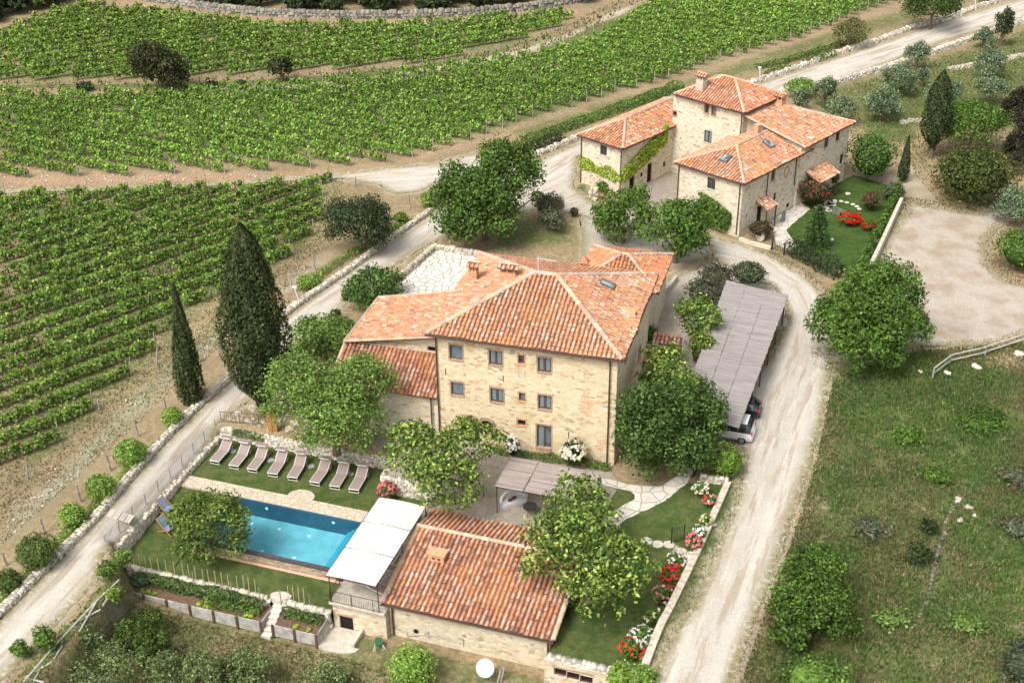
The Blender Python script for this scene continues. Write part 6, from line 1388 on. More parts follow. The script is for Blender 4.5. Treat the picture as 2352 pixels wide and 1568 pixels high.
# vegetable beds
BEDS = plain('bed_soil', (.15, .09, .055), .95, .4, 6, bump=.6); PLANK = plain('silver_plank', (.42, .40, .36), .9, .3, 2.5, bump=.5)
for a0, a1, l_ in ((-18.05, -7.6, 'long raised vegetable bed behind weathered grey boards'), (-6.75, -3.65, 'short raised vegetable bed behind grey boards, right of the garden steps')):
    t_ = thing('vegetable_bed', l_, 'raised bed', SF.p((a0+a1)/2, -1.4, LOW)); Geo(SF.p).box(a0, a1, -2.2, -.6, LOW-.1, -2.5).build('soil', BEDS, t_)
    for k in range(4):
        g = Geo(SF.p); z0 = -3.22+k*.235; g.box(a0-.05, a1+.05, -2.3, -2.24, z0, z0+.215); g.build('board', PLANK, t_, uvs=False)
    g = Geo(SF.p)
    for a in (a1+.0, ) if a0 < -10 else (a1, ):
        for k in range(4): g.box(a, a+.05, -2.24, -.7, -3.2+k*.235, -3.0+k*.235)
    g.build('end_board', PLANK, t_, uvs=False)
    n_ = 7 if a0 < -10 else 3
    for a in np.linspace(a0, a1, n_): Geo(SF.p).box(a-.07, a+.07, -2.4, -2.3, LOW-.1, -2.22).build('post', WOODF, t_, uvs=False)
hedge('bean_plants', 'row of leafy bean plants along the back of the long vegetable bed', 'vegetables', [(*Sp(-17.8, -.95), -2.5), (*Sp(-13, -.95), -2.5), (*Sp(-8.0, -.95), -2.5)], .8, .75, 'fig', .11, dens=1.1)
hedge('bean_plants', 'leafy plants filling the back of the short vegetable bed', 'vegetables', [(*Sp(-6.5, -1.0), -2.5), (*Sp(-3.8, -1.0), -2.5)], .7, .6, 'fig', .10)
hedge('tomato_plants', 'low dark green plants in the right half of the long vegetable bed', 'vegetables', [(*Sp(-12.2, -1.6), -2.5), (*Sp(-8.0, -1.55), -2.5)], .6, .45, 'laurel', .10, dens=.8)
random.seed(21)
sal = [(-16.7, 'first'), (-16.2, 'second'), (-15.8, 'third'), (-12.4, 'fourth'), (-11.9, 'fifth'), (-11.6, 'sixth'), (-8.9, 'seventh'), (-8.6, 'eighth'), (-4.4, 'ninth'), (-5.3, 'tenth')]
for a, o_ in sal:
    c = SF.p(a, -1.85, -2.42); bush_at('lettuce', 'small yellow green lettuce at the front edge of the beds, %s from the road end' % o_, 'lettuce', c, (.20, .20, .14), 'ivy', -2.5, .07, core=0, group='lettuces in the vegetable beds')
c = SF.p(-17.2, -1.2, -2.25); bush_at('courgette_plant', 'broad leaved grey green vegetable plant at the road end of the bed', 'vegetables', c, (.7, .5, .4), 'grey', -2.5, .2, core=0, cols=[(.11, .17, .11), (.08, .13, .08)])
# steps between the beds
gs = thing('garden_steps', 'narrow stone steps between the two vegetable beds', 'steps', SF.p(-7.15, -1.2, LOW))
for k in range(6): Geo(SF.p).box(-7.5, -6.85, -2.6+k*.36, -2.15+k*.36, LOW-.1, -3.12+k*.2).build('step', DRYW, gs)
g = Geo(SF.p); g.prism([(-7.2+.75*math.cos(t)*random.uniform(.85, 1.1), -.1+.5*math.sin(t)) for t in np.linspace(0, 2*math.pi, 12)[:-1]], -2.2, -1.84); g.build('landing', CONC, gs)
# pole fence with wire mesh beside the road
pf = thing('pole_fence', 'rustic fence of peeled poles with wire mesh on the bank by the road', 'fence', Gz(170, 1470))
POLE = plain('peeled_pole', (.46, .43, .38), .85, .25, 3); MESH = plain('fence_wire', (.10, .10, .095), .7)
def bz(x, y): return ((x/5.6)*.98, (1380+y/5.6)*.98)
def onb_(p, z): return tuple(G(*bz(*p), z)) if z >= .25 else tuple(Gz(*bz(*p))+[0, 0, .12])
def segz(p, q, z0, z1, r=.055): return Geo().cyl(onb_(p, z0), onb_(q, z1), r, n=6)
for a_, b_, z0, z1 in (((740, 715), (1275, 145), .35, .35), ((1275, 145), (1560, -120), .35, .3), ((310, 1215), (740, 715), .3, .35), ((1045, 575), (1275, 145), -2.0, .35), ((950, 490), (1320, 285), .1, -1.2), ((1350, 235), (1490, 0), -1.7, .3), ((1320, 95), (1580, 0), .2, -1.0), ((710, 935), (820, 760), -1.6, 0), ((350, 1170), (690, 970), .1, -1.2), ((455, 1200), (560, 1020), -1.6, 0), ((330, 1180), (580, 1240), .1, -1.5)):
    segz(a_, b_, z0, z1).build('pole', POLE, pf, uvs=False)
g = Geo(); top = [G(*bz(*q), .35) for q in ((310, 1215), (740, 715), (1275, 145), (1490, -60))]
for i in range(3):
    n_ = 14
    for k in range(n_+1):
        p = top[i]*(1-k/n_)+top[i+1]*(k/n_); zg = hz1(p[0]+.3, p[1]-.1)
        g.cyl(tuple(p), (p[0]+.9, p[1]-.5, p[2]-1.5), .010, n=3, caps=False)
        if k < n_: q = top[i]*(1-(k+1)/n_)+top[i+1]*((k+1)/n_); [g.cyl((p[0]+.9*f, p[1]-.5*f, p[2]-1.5*f), (q[0]+.9*f, q[1]-.5*f, q[2]-1.5*f), .010, n=3, caps=False) for f in (.2, .4, .6, .8, 1)]
g.build('wire_mesh', MESH, pf, uvs=False)
# rail fence on the right meadow
rfn = thing('rail_fence', 'weathered pole fence zigzagging over boulders below the turning area', 'fence', Gz(2240, 830))
pr = [(2142, 868), (2180, 838), (2262, 818), (2350, 788), (2440, 770)]
for i, q in enumerate(pr):
    p = Gz(*q); Geo().cyl(tuple(p-[0, 0, .2]), tuple(p+[0, 0, 1.0]), .08, n=6).build('post', GREYWOOD, rfn, uvs=False)
for (p, q) in zip(pr, pr[1:]):
    A, B = Gz(*p), Gz(*q)
    for z in (.45, .95): Geo().cyl(tuple(A+[0, 0, z]), tuple(B+[0, 0, z-.05]), .06, n=6).build('rail', POLE, rfn, uvs=False)
def boulder(q, s, l_, col_=DRYW, seed=0):
    random.seed(seed); p = Gz(*q); g = Geo(); g.c = (random.uniform(.8, 1.1),)*3
    for k in range(5): o = (random.uniform(-.5, .5)*s, random.uniform(-.5, .5)*s); g.ball((p[0]+o[0], p[1]+o[1], p[2]+s*.25), s*random.uniform(.35, .6), s*random.uniform(.3, .5), s*random.uniform(.3, .5), 8, 5, .12)
    return tag(g.build('boulder', col_, None, base=tuple(p)), l_, 'rock')
for i, (q, s, l_) in enumerate((((2240, 846), .55, 'pale lichen covered boulders under the middle of the pole fence'), ((2340, 818), .6, 'pale boulder under the right part of the pole fence'), ((2175, 858), .35, 'reddish grey rock at the left end of the pole fence'), ((2113, 855), .3, 'small grey stone in the shade of the leafy tree by the fence'), ((1637, 1205), .28, 'single pale stone on the verge beside the rose garden wall'), ((1910, 552), .3, 'white stone lying on the far lawn right of the small fir'), ((1948, 447), .35, 'flat white round stone on the far lawn near the hedge'))): boulder(q, s, l_, DRYW, i)
stone_wall('field_wall', 'ruined stone line running down the rough meadow at the right', [(*Gz(x, y)[:2], Gz(x, y)[2]-.05) for x, y in ((2108, 1420), (2125, 1390), (2142, 1330), (2150, 1280), (2165, 1240), (2172, 1200), (2192, 1160), (2220, 1130))], .14, .22, DRYD, 0, .22)
for i, (x, y) in enumerate(((2200, 1150), (2225, 1165), (2205, 1195), (2238, 1185), (2170, 1225))): boulder((x, y), .40-.05*i, ['topmost pale boulder of the heap in the rough meadow', 'pale boulder right of the heap top in the rough meadow', 'middle boulder of the heap beside the ruined stone line', 'outer right boulder of the heap beside the ruined stone line', 'lowest boulder of the heap beside the ruined stone line'][i], DRY, 30+i)
# stepping stones
for i, (q, l_) in enumerate((((1475, 895), 'first stepping stone from the leafy tree'), ((1575, 925), 'large middle stepping stone'), ((1680, 930), 'last stepping stone beside the iron gate'))):
    p = Gz(*rq3(*q)); g = Geo(); random.seed(i+2); g.prism([(p[0]+(.36+.05*(i > 0))*math.cos(t)*random.uniform(.85, 1.1), p[1]+.42*math.sin(t)*random.uniform(.85, 1.1)) for t in np.linspace(0, 2*math.pi, 9)[:-1]], p[2]-.1, p[2]+.08+.006*i)
    tag(g.build('stepping_stone', CONC, None, base=tuple(p)), l_, 'stepping stone', 'stepping stones across the rose lawn')
for i, (q, l_) in enumerate((((1755, 900), 'narrow black iron gate between the upper and lower rose lawn'), ((1925, 270), 'black iron gate post leaf at the end of the flagstone path'))):
    p = Gz(*rq3(*q)); g = Geo(Frame(p[0], p[1], 25 if i == 0 else 60).p)
    for k in range(8): g.cyl((-.45+k*.13, 0, p[2]), (-.45+k*.13, 0, p[2]+1.25), .014, n=4)
    g.cyl((-.5, 0, p[2]+.1), (.5, 0, p[2]+.1), .02, n=4); g.cyl((-.5, 0, p[2]+1.25), (.5, 0, p[2]+1.25), .02, n=4); g.cyl((-.5, 0, p[2]), (-.5, 0, p[2]+1.4), .04, n=5); g.cyl((.5, 0, p[2]), (.5, 0, p[2]+1.4), .04, n=5)
    tag(g.build('iron_gate', IRON, None, base=tuple(p), uvs=False), l_, 'gate')
p = Gz(*rq3(1990, 245)); g = Geo(Frame(p[0], p[1], -20).p); rail(g, (-1.0, 0), (1.0, 0), p[2], .9, .14, 1.0); tag(g.build('iron_railing', IRON, None, base=tuple(p), uvs=False), 'iron railing on the stone wall next to the clipped bush by the drive', 'railing')
# satellite dish
sdz = thing('satellite_dish', 'large white satellite dish standing below the outhouse wall', 'satellite dish', G(1113, 1572, -3.3))
ctr = G(1114, 1533, -2.2); tod = unit(np.array([0, 0, H])-ctr); nrm_ = unit(tod+np.array([-.15, .0, -.25])); ax = unit(np.cross(nrm_, [0, 0, 1.])); ay = np.cross(ax, nrm_)
V = [ctr-nrm_*.10]; F = []
for j, (r_, d_) in enumerate(((.2, -.09), (.4, -.05), (.56, 0.), (.58, .01))):
    for k in range(24): t = 2*math.pi*k/24; V.append(ctr+ax*r_*math.cos(t)*1.0+ay*r_*1.05*math.sin(t)+nrm_*d_)
F += [(0, 1+k, 1+(k+1) % 24) for k in range(24)]
for j in range(3): F += [(1+j*24+k, 1+(j+1)*24+k, 1+(j+1)*24+(k+1) % 24, 1+j*24+(k+1) % 24) for k in range(24)]
g = Geo(); g.add(V, F, raw=True); g.build('dish', plain('dish_paint', (.52, .52, .51), .5, .06), sdz, uvs=False, smooth=True)
g = Geo(); g.cyl(tuple(ctr-nrm_*.1), (ctr[0], ctr[1]+.2, -3.4), .035, n=6); g.cyl(tuple(ctr-ay*.55), tuple(ctr+nrm_*.5-ay*.35), .015, n=5); g.cyl(tuple(ctr-nrm_*.1), tuple(ctr-nrm_*.1-ay*.7-ax*.4), .02, n=5); g.build('stand', GREYM, sdz, uvs=False)
g = Geo(); p = G(1145, 1568, -3.3); 
for dx, dy in ((0, 0), (.12, -.1), (-.1, -.25)): g.cyl((p[0]+dx, p[1]+dy, -3.3), (p[0]+dx+.25, p[1]+dy+.4, -2.2), .05, n=5)
tag(g.build('wooden_poles', GREYWOOD, None, base=tuple(p), uvs=False), 'bundle of old wooden poles leaning right of the satellite dish', 'poles')
# wheelbarrow with a green bag
p = G(870, 1486, LOW); fr0 = None; wb = thing('wheelbarrow', 'wheelbarrow with a green load leaning by the outhouse downpipe', 'wheelbarrow', tuple(p)); fr = Frame(p[0], p[1], 10)
g = Geo(fr.p); g.hexa([(-.14, -.2, LOW+.3), (.14, -.2, LOW+.3), (.14, .25, LOW+.3), (-.14, .25, LOW+.3)], [(-.22, -.35, LOW+.5), (.22, -.35, LOW+.5), (.22, .35, LOW+.5), (-.22, .35, LOW+.5)]); g.build('tray', plain('green_tray', (.02, .12, .05), .6), wb, uvs=False)
g = Geo(fr.p)
for s in (-1, 1): g.cyl((s*.12, .55, LOW+.15), (s*.38, -.9, LOW+.6), .025, n=5); g.cyl((s*.25, -.3, LOW+.4), (s*.25, -.4, LOW), .02, n=5)
g.build('frame', WHITE, wb, uvs=False); Geo(fr.p).cyl((-.05, .6, LOW+.17), (.05, .6, LOW+.17), .17, n=12).build('wheel', plain('red_wheel', (.35, .04, .04), .6), wb, uvs=False)
# terracotta pots
for i, (q, z, s, l_) in enumerate(((rq2(1670, 70), 0, .26, 'terracotta pot at the foot of the farmhouse, right of the white rose bush'), (rq3(1100, 240), 0, .2, 'small terracotta pot at the right end of the farmhouse front'), (rq3(600, 140), 0, .22, 'terracotta pot beside the farmhouse door'))):
    p = G(*q, z); g = Geo(); g.cyl((p[0], p[1], 0.02), (p[0], p[1], s*1.3), s*.7, s, 12); g.cyl((p[0], p[1], s*1.2), (p[0], p[1], s*1.45), s*1.08, s*1.08, 12); t_ = thing('flower_pot', l_, 'pot', tuple(p)); g.build('pot', TERRA, t_, uvs=False)
    bush_at('plant', None, None, (p[0], p[1], s*1.9), (s, s, s*.8), 'laurel', s*1.2, .06, core=0, parent=t_)
# low wall and gate pillars at the yard entrance
for i, (b, t, l_) in enumerate((((1285, 492), (1285, 452), 'square stone gate pillar beside the big lime tree'), ((1362, 460), (1362, 428), 'square stone gate pillar below the corner of the far farmhouse'))):
    p, tt = ztop(b, t); h_ = min(max(tt[2], 1.5), 2.6); o = stone_wall('gate_pillar', l_, [(p[0]-.35, p[1]), (p[0]+.35, p[1])], h_, .6, DRY, 0, .35, group='gate pillars at the yard entrance', cat='gate pillar')
solid_wall('yard_wall', 'low curved plastered wall of the yard beside the farmhouse', smooth_path(xy([(1553, 645), (1535, 668), (1512, 690), (1494, 712), (1484, 760)]), 4), .3, 0, .6, CONC)
solid_wall('garden_wall', 'pale wall with a climbing hedge along the far garden and the turning area', smooth_path([Fp(21.4, -2.5), Fp(18.2, 7.4), Fp(14.0, 20.0)], 4), .35, 0, .9, CONC)
hw = solid_wall('garden_wall', 'low stone base of the far garden fence beside the small gate', [Fp(6.3, 1.9), Fp(8.0, 1.9), Fp(9.7, 2.2)], .3, 0, .35, WALLF)
g = Geo(); 
for q in (Fp(9.75, 2.3), Fp(11.3, 2.0)): g.cyl((q[0], q[1], 0), (q[0], q[1], 1.3), .09, n=6)
for k in range(7): q0 = Fp(10.0+k*.19, 2.25); g.cyl((q0[0], q0[1], .1), (q0[0], q0[1], 1.05), .018, n=4)
tag(g.build('garden_gate', IRON, None, base=Fp(10.5, 2.2), uvs=False), 'small black iron gate of the far garden', 'gate')
def lattice(p0, p1, h_, step=.22):
    p0, p1 = np.array(p0[:2]), np.array(p1[:2]); L = np.linalg.norm(p1-p0); d = (p1-p0)/L; g = Geo()
    for k in np.arange(-h_, L, step):
        for sgn in (1, -1):
            s0, s1 = (max(k, 0), min(k+h_, L)); z0, z1 = (s0-k, s1-k) if sgn > 0 else (h_-(s0-k), h_-(s1-k)); a, b = p0+d*s0, p0+d*s1; g.cyl((*a, z0), (*b, z1), .018, n=3, caps=False)
    return g
tag(lattice(Fp(6.2, 24.2), Fp(11.5, 23.9), 1.2).build('lattice_fence', GREYWOOD, None, base=Fp(8.5, 24, ), uvs=False), 'diagonal lattice fence at the end of the far lawn', 'fence')
tag(lattice(Fp(9.8, 13.5), Fp(12.4, 13.3), .9).build('lattice_fence', GREYWOOD, None, base=Fp(11, 13.4), uvs=False), 'low lattice fence left of the red flowers on the far lawn', 'fence')
p = G(1745, 553, 0); g = Geo(Frame(p[0], p[1], -43).p); g.cyl((0, -.1, .5), (0, .1, .5), .5, n=20); tag(g.build('millstone', CONC, None, base=tuple(p)), 'old round millstone standing at the corner of the far farmhouse', 'millstone')
p = FF.p(7.0, 8.3, 0); g = Geo(FF.p); g.hexa([(6.9, 8.2, .0), (7.2, 8.2, 0), (7.2, 8.7, 0), (6.9, 8.7, 0)], [(7.1, 8.2, 1.2), (7.15, 8.2, 1.2), (7.15, 8.7, 1.2), (7.1, 8.7, 1.2)]); tag(g.build('chalk_board', plain('blue_grey_board', (.16, .20, .25), .6), None, base=p, uvs=False), 'blue grey board leaning by the small porch of the far farmhouse', 'board')
for i, (a, b) in enumerate(((8.3, 16.5), (8.9, 16.8), (9.5, 16.9), (10.2, 16.9), (10.8, 16.7), (11.3, 16.3))):
    p = Fp(a, b); g = Geo(); g.cyl((p[0], p[1], .02), (p[0], p[1], .09), .26, .23, 9); tag(g.build('stepping_stone', WHITE if False else DRYW, None, base=(p[0], p[1], 0), uvs=False), 'small white stepping stone in the curved line across the far lawn', 'stepping stone', 'white stepping stones on the far lawn')
g = Geo()
for i in range(26): p = Fp(random.uniform(7.6, 9.3), random.uniform(13.6, 16.4)); s = random.uniform(.14, .3); g.cyl((p[0], p[1], .02), (p[0], p[1], .1), s, s*.9, 7)
tag(g.build('white_cobbles', DRYW, uvs=False), 'patch of loose white cobbles beside the dark red shrub on the far lawn', 'cobbles', kind='stuff')
# ================================================================ TREES AND SHRUBS
tree('lime_tree', 'large dark green broadleaf tree with two joined crowns between the roads', 'tree', [(988, 365, 1150, 572), (1085, 320, 1240, 520), (1010, 400, 1200, 575)], [4.2, 5.2, 3.4], 'linden', leaf=.21, lobes=22, trunk=.3, lr=.36, spread=.68)
tree('yard_tree', 'darker of the two broadleaf trees in the yard, on the left', 'tree', [(1368, 418, 1500, 572)], 2.9, 'laurel', leaf=.19, lobes=16, lr=.38, spread=.66, trunk=.22)
tree('yard_tree', 'brighter green broadleaf tree in the yard, partly in front of the far farmhouse', 'tree', [(1470, 432, 1640, 638)], 3.1, 'bright', leaf=.20, lobes=20, lr=.36, spread=.68, trunk=.25)
tree('holm_oak', 'round dark grey green oak beside the road, right of the near vine field', 'tree', [(750, 432, 910, 600)], 2.6, 'holm', leaf=.15, lobes=18, lr=.40, trunk=.25)
cypress('cypress', 'tall broad dark cypress beside the road', (560, 514), (607, 955), 72, 'broad', leaf=.15, wob=.09)
cypress('cypress', 'slim dark cypress growing by the roadside wall at the edge of the near vine field', (413, 652), (442, 925), 31, 'slim', leaf=.12, trunk_show=0, wob=.08)
tree('almond_tree', 'large soft light green tree behind the sun loungers', 'tree', [(592, 815, 790, 1005), (720, 810, 915, 985), (690, 900, 885, 1060), (650, 860, 870, 1030)], [4.6, 4.8, 3.0, 4.0], 'soft', leaf=.13, lobes=60, dens=.46, lr=.19, spread=.80, jag=.22, trunk=.28)
tree('mulberry', 'green bushy tree between the road and the left wing of the farmhouse', 'tree', [(655, 748, 835, 815)], 2.2, 'soft', leaf=.16, lobes=12)
tree('fig_tree', 'dark leafy fig beside the crazy paved terrace', 'tree', [(782, 615, 940, 712)], 2.0, 'fig', leaf=.20, lobes=16, lr=.34, spread=.7, jag=.2)
tree('walnut_tree', 'open crowned yellow green tree in front of the left part of the farmhouse', 'tree', [(885, 990, 1080, 1110), (1000, 955, 1165, 1070), (945, 1040, 1110, 1180), (880, 960, 1010, 1060)], [4.0, 4.2, 3.0, 4.2], 'walnut', leaf=.17, lobes=46, dens=.42, lr=.17, spread=.80, jag=.22, fill=.1, trunk=.2)
tree('walnut_tree', 'open crowned yellow green tree on the rose lawn, overhanging the outhouse roof', 'tree', [(1195, 1170, 1420, 1370), (1330, 1230, 1515, 1390), (1250, 1090, 1400, 1230), (1290, 1300, 1440, 1430), (1240, 1150, 1450, 1330)], [4.0, 4.0, 4.2, 3.2, 4.6], 'walnut', z0=-1.0, leaf=.18, lobes=50, dens=.42, lr=.17, spread=.82, jag=.22, fill=.1, trunk=.22)
tree('walnut_tree', 'small yellow green tree leaning over the cane roof of the carport', 'tree', [(1545, 680, 1655, 780), (1570, 760, 1640, 835)], [3.2, 2.2], 'walnut', leaf=.17, lobes=14, dens=.7, lr=.3, spread=.78, jag=.2)
tree('fig_tree', 'large very dark green tree against the right corner of the farmhouse', 'tree', [(1410, 870, 1590, 1115), (1480, 860, 1660, 1040), (1440, 940, 1640, 1100)], [3.8, 3.6, 2.6], 'fig', leaf=.16, lobes=22, lr=.36, spread=.66, trunk=.25)
tree('walnut_tree', 'yellow green tree top between the carport and the dark tree', 'tree', [(1465, 792, 1600, 910), (1530, 850, 1625, 940)], [5.2, 4.8], 'walnut', leaf=.17, lobes=18, dens=.7, lr=.28, spread=.78, jag=.2)
tree('pool_tree', 'round light green tree beside the left end of the pool', 'tree', [(388, 1115, 575, 1305)], 2.2, 'soft', z0=-1.6, leaf=.13, lobes=22, lr=.34, spread=.72, dens=.9, jag=.15, trunk=.16, cols=[(.15, .22, .045), (.10, .16, .032), (.21, .27, .07), (.06, .10, .02)])
tree('drive_tree', 'large spreading green tree between the gravel drive and the turning area', 'tree', [(1880, 640, 2080, 850), (1940, 600, 2110, 760), (1860, 690, 2000, 800), (2020, 700, 2140, 800), (1930, 740, 2080, 868)], [3.8, 4.6, 3.6, 3.6, 2.6], 'laurel', leaf=.18, lobes=24, lr=.32, spread=.72, jag=.16, trunk=.28)
bush('round_shrub', 'grey green rounded shrub at the upper corner of the carport', 'shrub', (1672, 597, 1770, 662), 'holm', leaf=.13, cols=[(.10, .12, .06), (.06, .085, .04), (.13, .13, .08)])
bush('round_shrub', 'grey green shrub between the yard and the rounded carport shrub', 'shrub', (1598, 606, 1692, 655), 'grey', leaf=.13, cols=[(.08, .09, .055), (.05, .065, .035), (.13, .10, .07)])
bush('round_shrub', 'dull green shrub on the left edge of the carport roof', 'shrub', (1572, 640, 1665, 708), 'grey', leaf=.13, cols=[(.085, .10, .06), (.055, .07, .04), (.13, .11, .08)])
# far right group
bush('clipped_tree', 'big clipped dome shaped tree behind the far farmhouse garden', 'tree', (1946, 312, 2058, 420), 'laurel', leaf=.16, hc=2.6, cols=[(.085, .15, .035), (.05, .10, .022), (.12, .19, .05)])
cypress('cypress', 'tall cypress with bulging sides left of the dark green trees', (2172, 163), (2137, 362), 29, 'broad', leaf=.14, trunk_show=.09, wob=.10)
cypress('cypress', 'small slim cypress right of the clipped dome tree', (2083, 312), (2072, 418), 12, 'slim', leaf=.11, wob=.05)
tree('maple', 'bright round green tree right of the bulging cypress', 'tree', [(2170, 238, 2302, 338)], 3.2, 'bright', leaf=.18, lobes=14)
bush('laurel_bush', 'huge rounded dark olive green bush beside the turning area', 'bush', (2147, 330, 2335, 470), 'holm', leaf=.17, hc=3.0, lobes=14, spread=.5, lr=.56, cols=[(.075, .095, .025), (.05, .07, .018), (.11, .12, .035)])
tree('plum_tree', 'dark purple brown tree cut by the right edge of the photograph', 'tree', [(2302, 210, 2390, 300), (2310, 270, 2400, 400)], [5.5, 3.2], 'plum', leaf=.18, lobes=16, lr=.34, spread=.7)
ol = [((2285, 432, 2362, 520), 'at the right edge beside the turning area'), ((1986, 207, 2066, 278), 'nearest the far farmhouse, alone in the grass'), ((2027, 150, 2106, 220), 'below the upper road, between two smaller ones'), ((2080, 98, 2136, 156), 'against the roadside wall of the upper road'), ((2240, 60, 2288, 116), 'uppermost, just below the wall of the upper road'), ((2243, 115, 2310, 178), 'in the middle of the right hand column'), ((2240, 180, 2312, 232), 'above the bright round tree'), ((2128, 188, 2212, 238), 'half hidden by the bulging cypress'), ((1897, 226, 1965, 276), 'low and wide just behind the far farmhouse roof'), ((1868, 180, 1922, 246), 'at the end of the clipped hedge behind the tower'), ((1815, 205, 1858, 250), 'low one tucked behind the tower roof'), ((2105, 157, 2136, 192), 'smallest, right of the one below the upper road')]
for i, (b, l_) in enumerate(ol): tree('olive_tree', 'silvery olive tree '+l_, 'tree', [b], 2.0 if b[2]-b[0] > 50 else 1.4, 'olive', leaf=.15, lobes=14, lr=.36, spread=.7, jag=.16, dens=.85, group='olive trees in the grove', trunk=.16)
tree('pine', 'small dark pointed tree in the olive grove below the upper road', 'tree', [(2284, 30, 2326, 92)], 2.8, 'holm', leaf=.16, lobes=9)
tree('oak', 'dark round tree at the top edge beside the upper road', 'tree', [(2082, -30, 2206, 52)], 3.6, 'linden', leaf=.2, lobes=14, cols=[(.05, .085, .022), (.035, .06, .016), (.075, .11, .03)])
tree('young_oak', 'loose yellowish young tree between the vines and the upper road', 'tree', [(1915, 44, 1992, 108)], 2.2, 'soft', leaf=.16, lobes=14, dens=.5, lr=.3, spread=.75, cols=[(.14, .14, .045), (.10, .12, .04), (.19, .17, .07)])
bush('clipped_hedge', 'row of clipped yellow green domes behind the tower roof', 'hedge', (1800, 180, 1876, 222), 'box', leaf=.15, hc=1.4)
bush('large_bush', 'dark rounded bush cut by the right edge below the olive', 'bush', (2286, 515, 2420, 640), 'laurel', leaf=.16, hc=2.0)
# vineyard trees
tree('lone_oak', 'large very dark round tree standing between the vineyards', 'tree', [(302, 106, 400, 200), (335, 120, 432, 207)], [3.2, 2.6], 'dark', leaf=.24, lobes=14, dens=1.2, cols=[(.055, .06, .024), (.035, .042, .018), (.08, .075, .034)])
tree('lone_oak', 'small very dark round tree right of the large one between the vineyards', 'tree', [(619, 133, 671, 183)], 1.7, 'dark', leaf=.22, lobes=9, dens=1.2, cols=[(.055, .065, .026), (.035, .045, .018), (.075, .075, .032)])
for q, l_ in (((172, 188, 212, 208), 'low dark bramble in the grass strip left of the large dark tree'), ((470, 186, 500, 200), 'small green bramble in the grass strip right of the large dark tree'), ((538, 184, 566, 198), 'small green bramble left of the small dark tree')): bush('bramble', l_, 'bush', q, 'holm', leaf=.2, hc=.6, group='brambles in the grass strip')
boulder((293, 210), .45, 'white boulder in the grass strip left of the large dark tree', WHITE, 90)
# ball bushes along the road
bb = [((-8, 1296, 45, 1374), 'lowest of the row, cut by the left edge'), ((34, 1224, 127, 1312), 'widest of the row'), ((134, 1150, 197, 1218), 'third ball from the bottom'), ((195, 1085, 263, 1152), 'fourth ball from the bottom'), ((265, 1003, 337, 1078), 'fifth ball from the bottom'), ((368, 930, 418, 986), 'uppermost of the row, next to the slim cypress')]
for i, (b, l_) in enumerate(bb): bush('ball_bush', 'clipped ball bush by the roadside wall, '+l_, 'bush', b, 'box', leaf=.09, lobes=5, spread=.15, lr=.88, jag=.03, group='clipped ball bushes along the road', cols=None if i > 1 else [(.085, .125, .035), (.06, .095, .025), (.12, .16, .045)])
hedge('verge_plants', 'strip of low yellow green plants between ball bushes and roadside wall', 'ground cover', smooth_path(xy([(-60, 1440), (60, 1322), (140, 1240), (215, 1165), (290, 1085), (350, 1020)]), 3), .7, .35, 'box', .09, dens=.8)
bush('ball_bush', 'clipped dark bush at the end of the pool lawn wall beside the road', 'bush', (220, 1288, 272, 1332), 'laurel', leaf=.09, group=None)
bush('creeping_plant', 'yellow green plant sprawling over the end of the sunbed wall by the road', 'plant', (258, 1258, 308, 1312), 'soft', z0=-.6, leaf=.09, hc=.6, spread=.55, lr=.5, jag=.2, core=.5)
bush('ball_bush', 'large clipped round bush below the outhouse wall', 'bush', (893, 1478, 995, 1585), 'box', z0=LOW, leaf=.085, lobes=5, spread=.15, lr=.88, jag=.03)
bush('ball_bush', 'clipped yellow green bush at the bottom edge, left of a pair by the drive', 'bush', (1388, 1520, 1460, 1600), 'box', z0=-2.2, leaf=.08, hc=1.6)
bush('ball_bush', 'clipped yellow green bush at the bottom edge, right of a pair by the drive', 'bush', (1440, 1530, 1514, 1610), 'box', z0=-1.8, leaf=.08, hc=1.5)
bush('ball_bush', 'square clipped bright green bush beside the drive below the white car', 'bush', (1632, 1022, 1706, 1102), 'box', leaf=.10, hc=1.15, lobes=4, spread=.2, lr=.86, jag=.03, cols=[(.12, .21, .03), (.17, .27, .045), (.08, .145, .022)])
# road bank shrubs, bottom left
for b, k, l_, z in (((75, 1438, 135, 1500), 'laurel', 'leafy rose shrub on the road bank above the pole fence', 0), ((25, 1468, 70, 1518), 'laurel', 'small rose shrub lower on the road bank near the left edge', 0), ((240, 1345, 285, 1385), 'box', 'yellow green shrub at the upper end of the pole fence', -.4)): bush('rose_shrub', l_, 'shrub', b, k, z0=z, leaf=.10, spread=.6, lr=.5, jag=.15, core=0)
hedge('bank_plants', 'green creeping plants on the bank along the pole fence', 'ground cover', smooth_path([(*Gz(x, y)[:2], Gz(x, y)[2]-.05) for x, y in ((262, 1330), (222, 1382), (158, 1456), (98, 1520), (45, 1580))], 3), 1.0, .26, 'soft', .09, dens=.6, rag=.8)
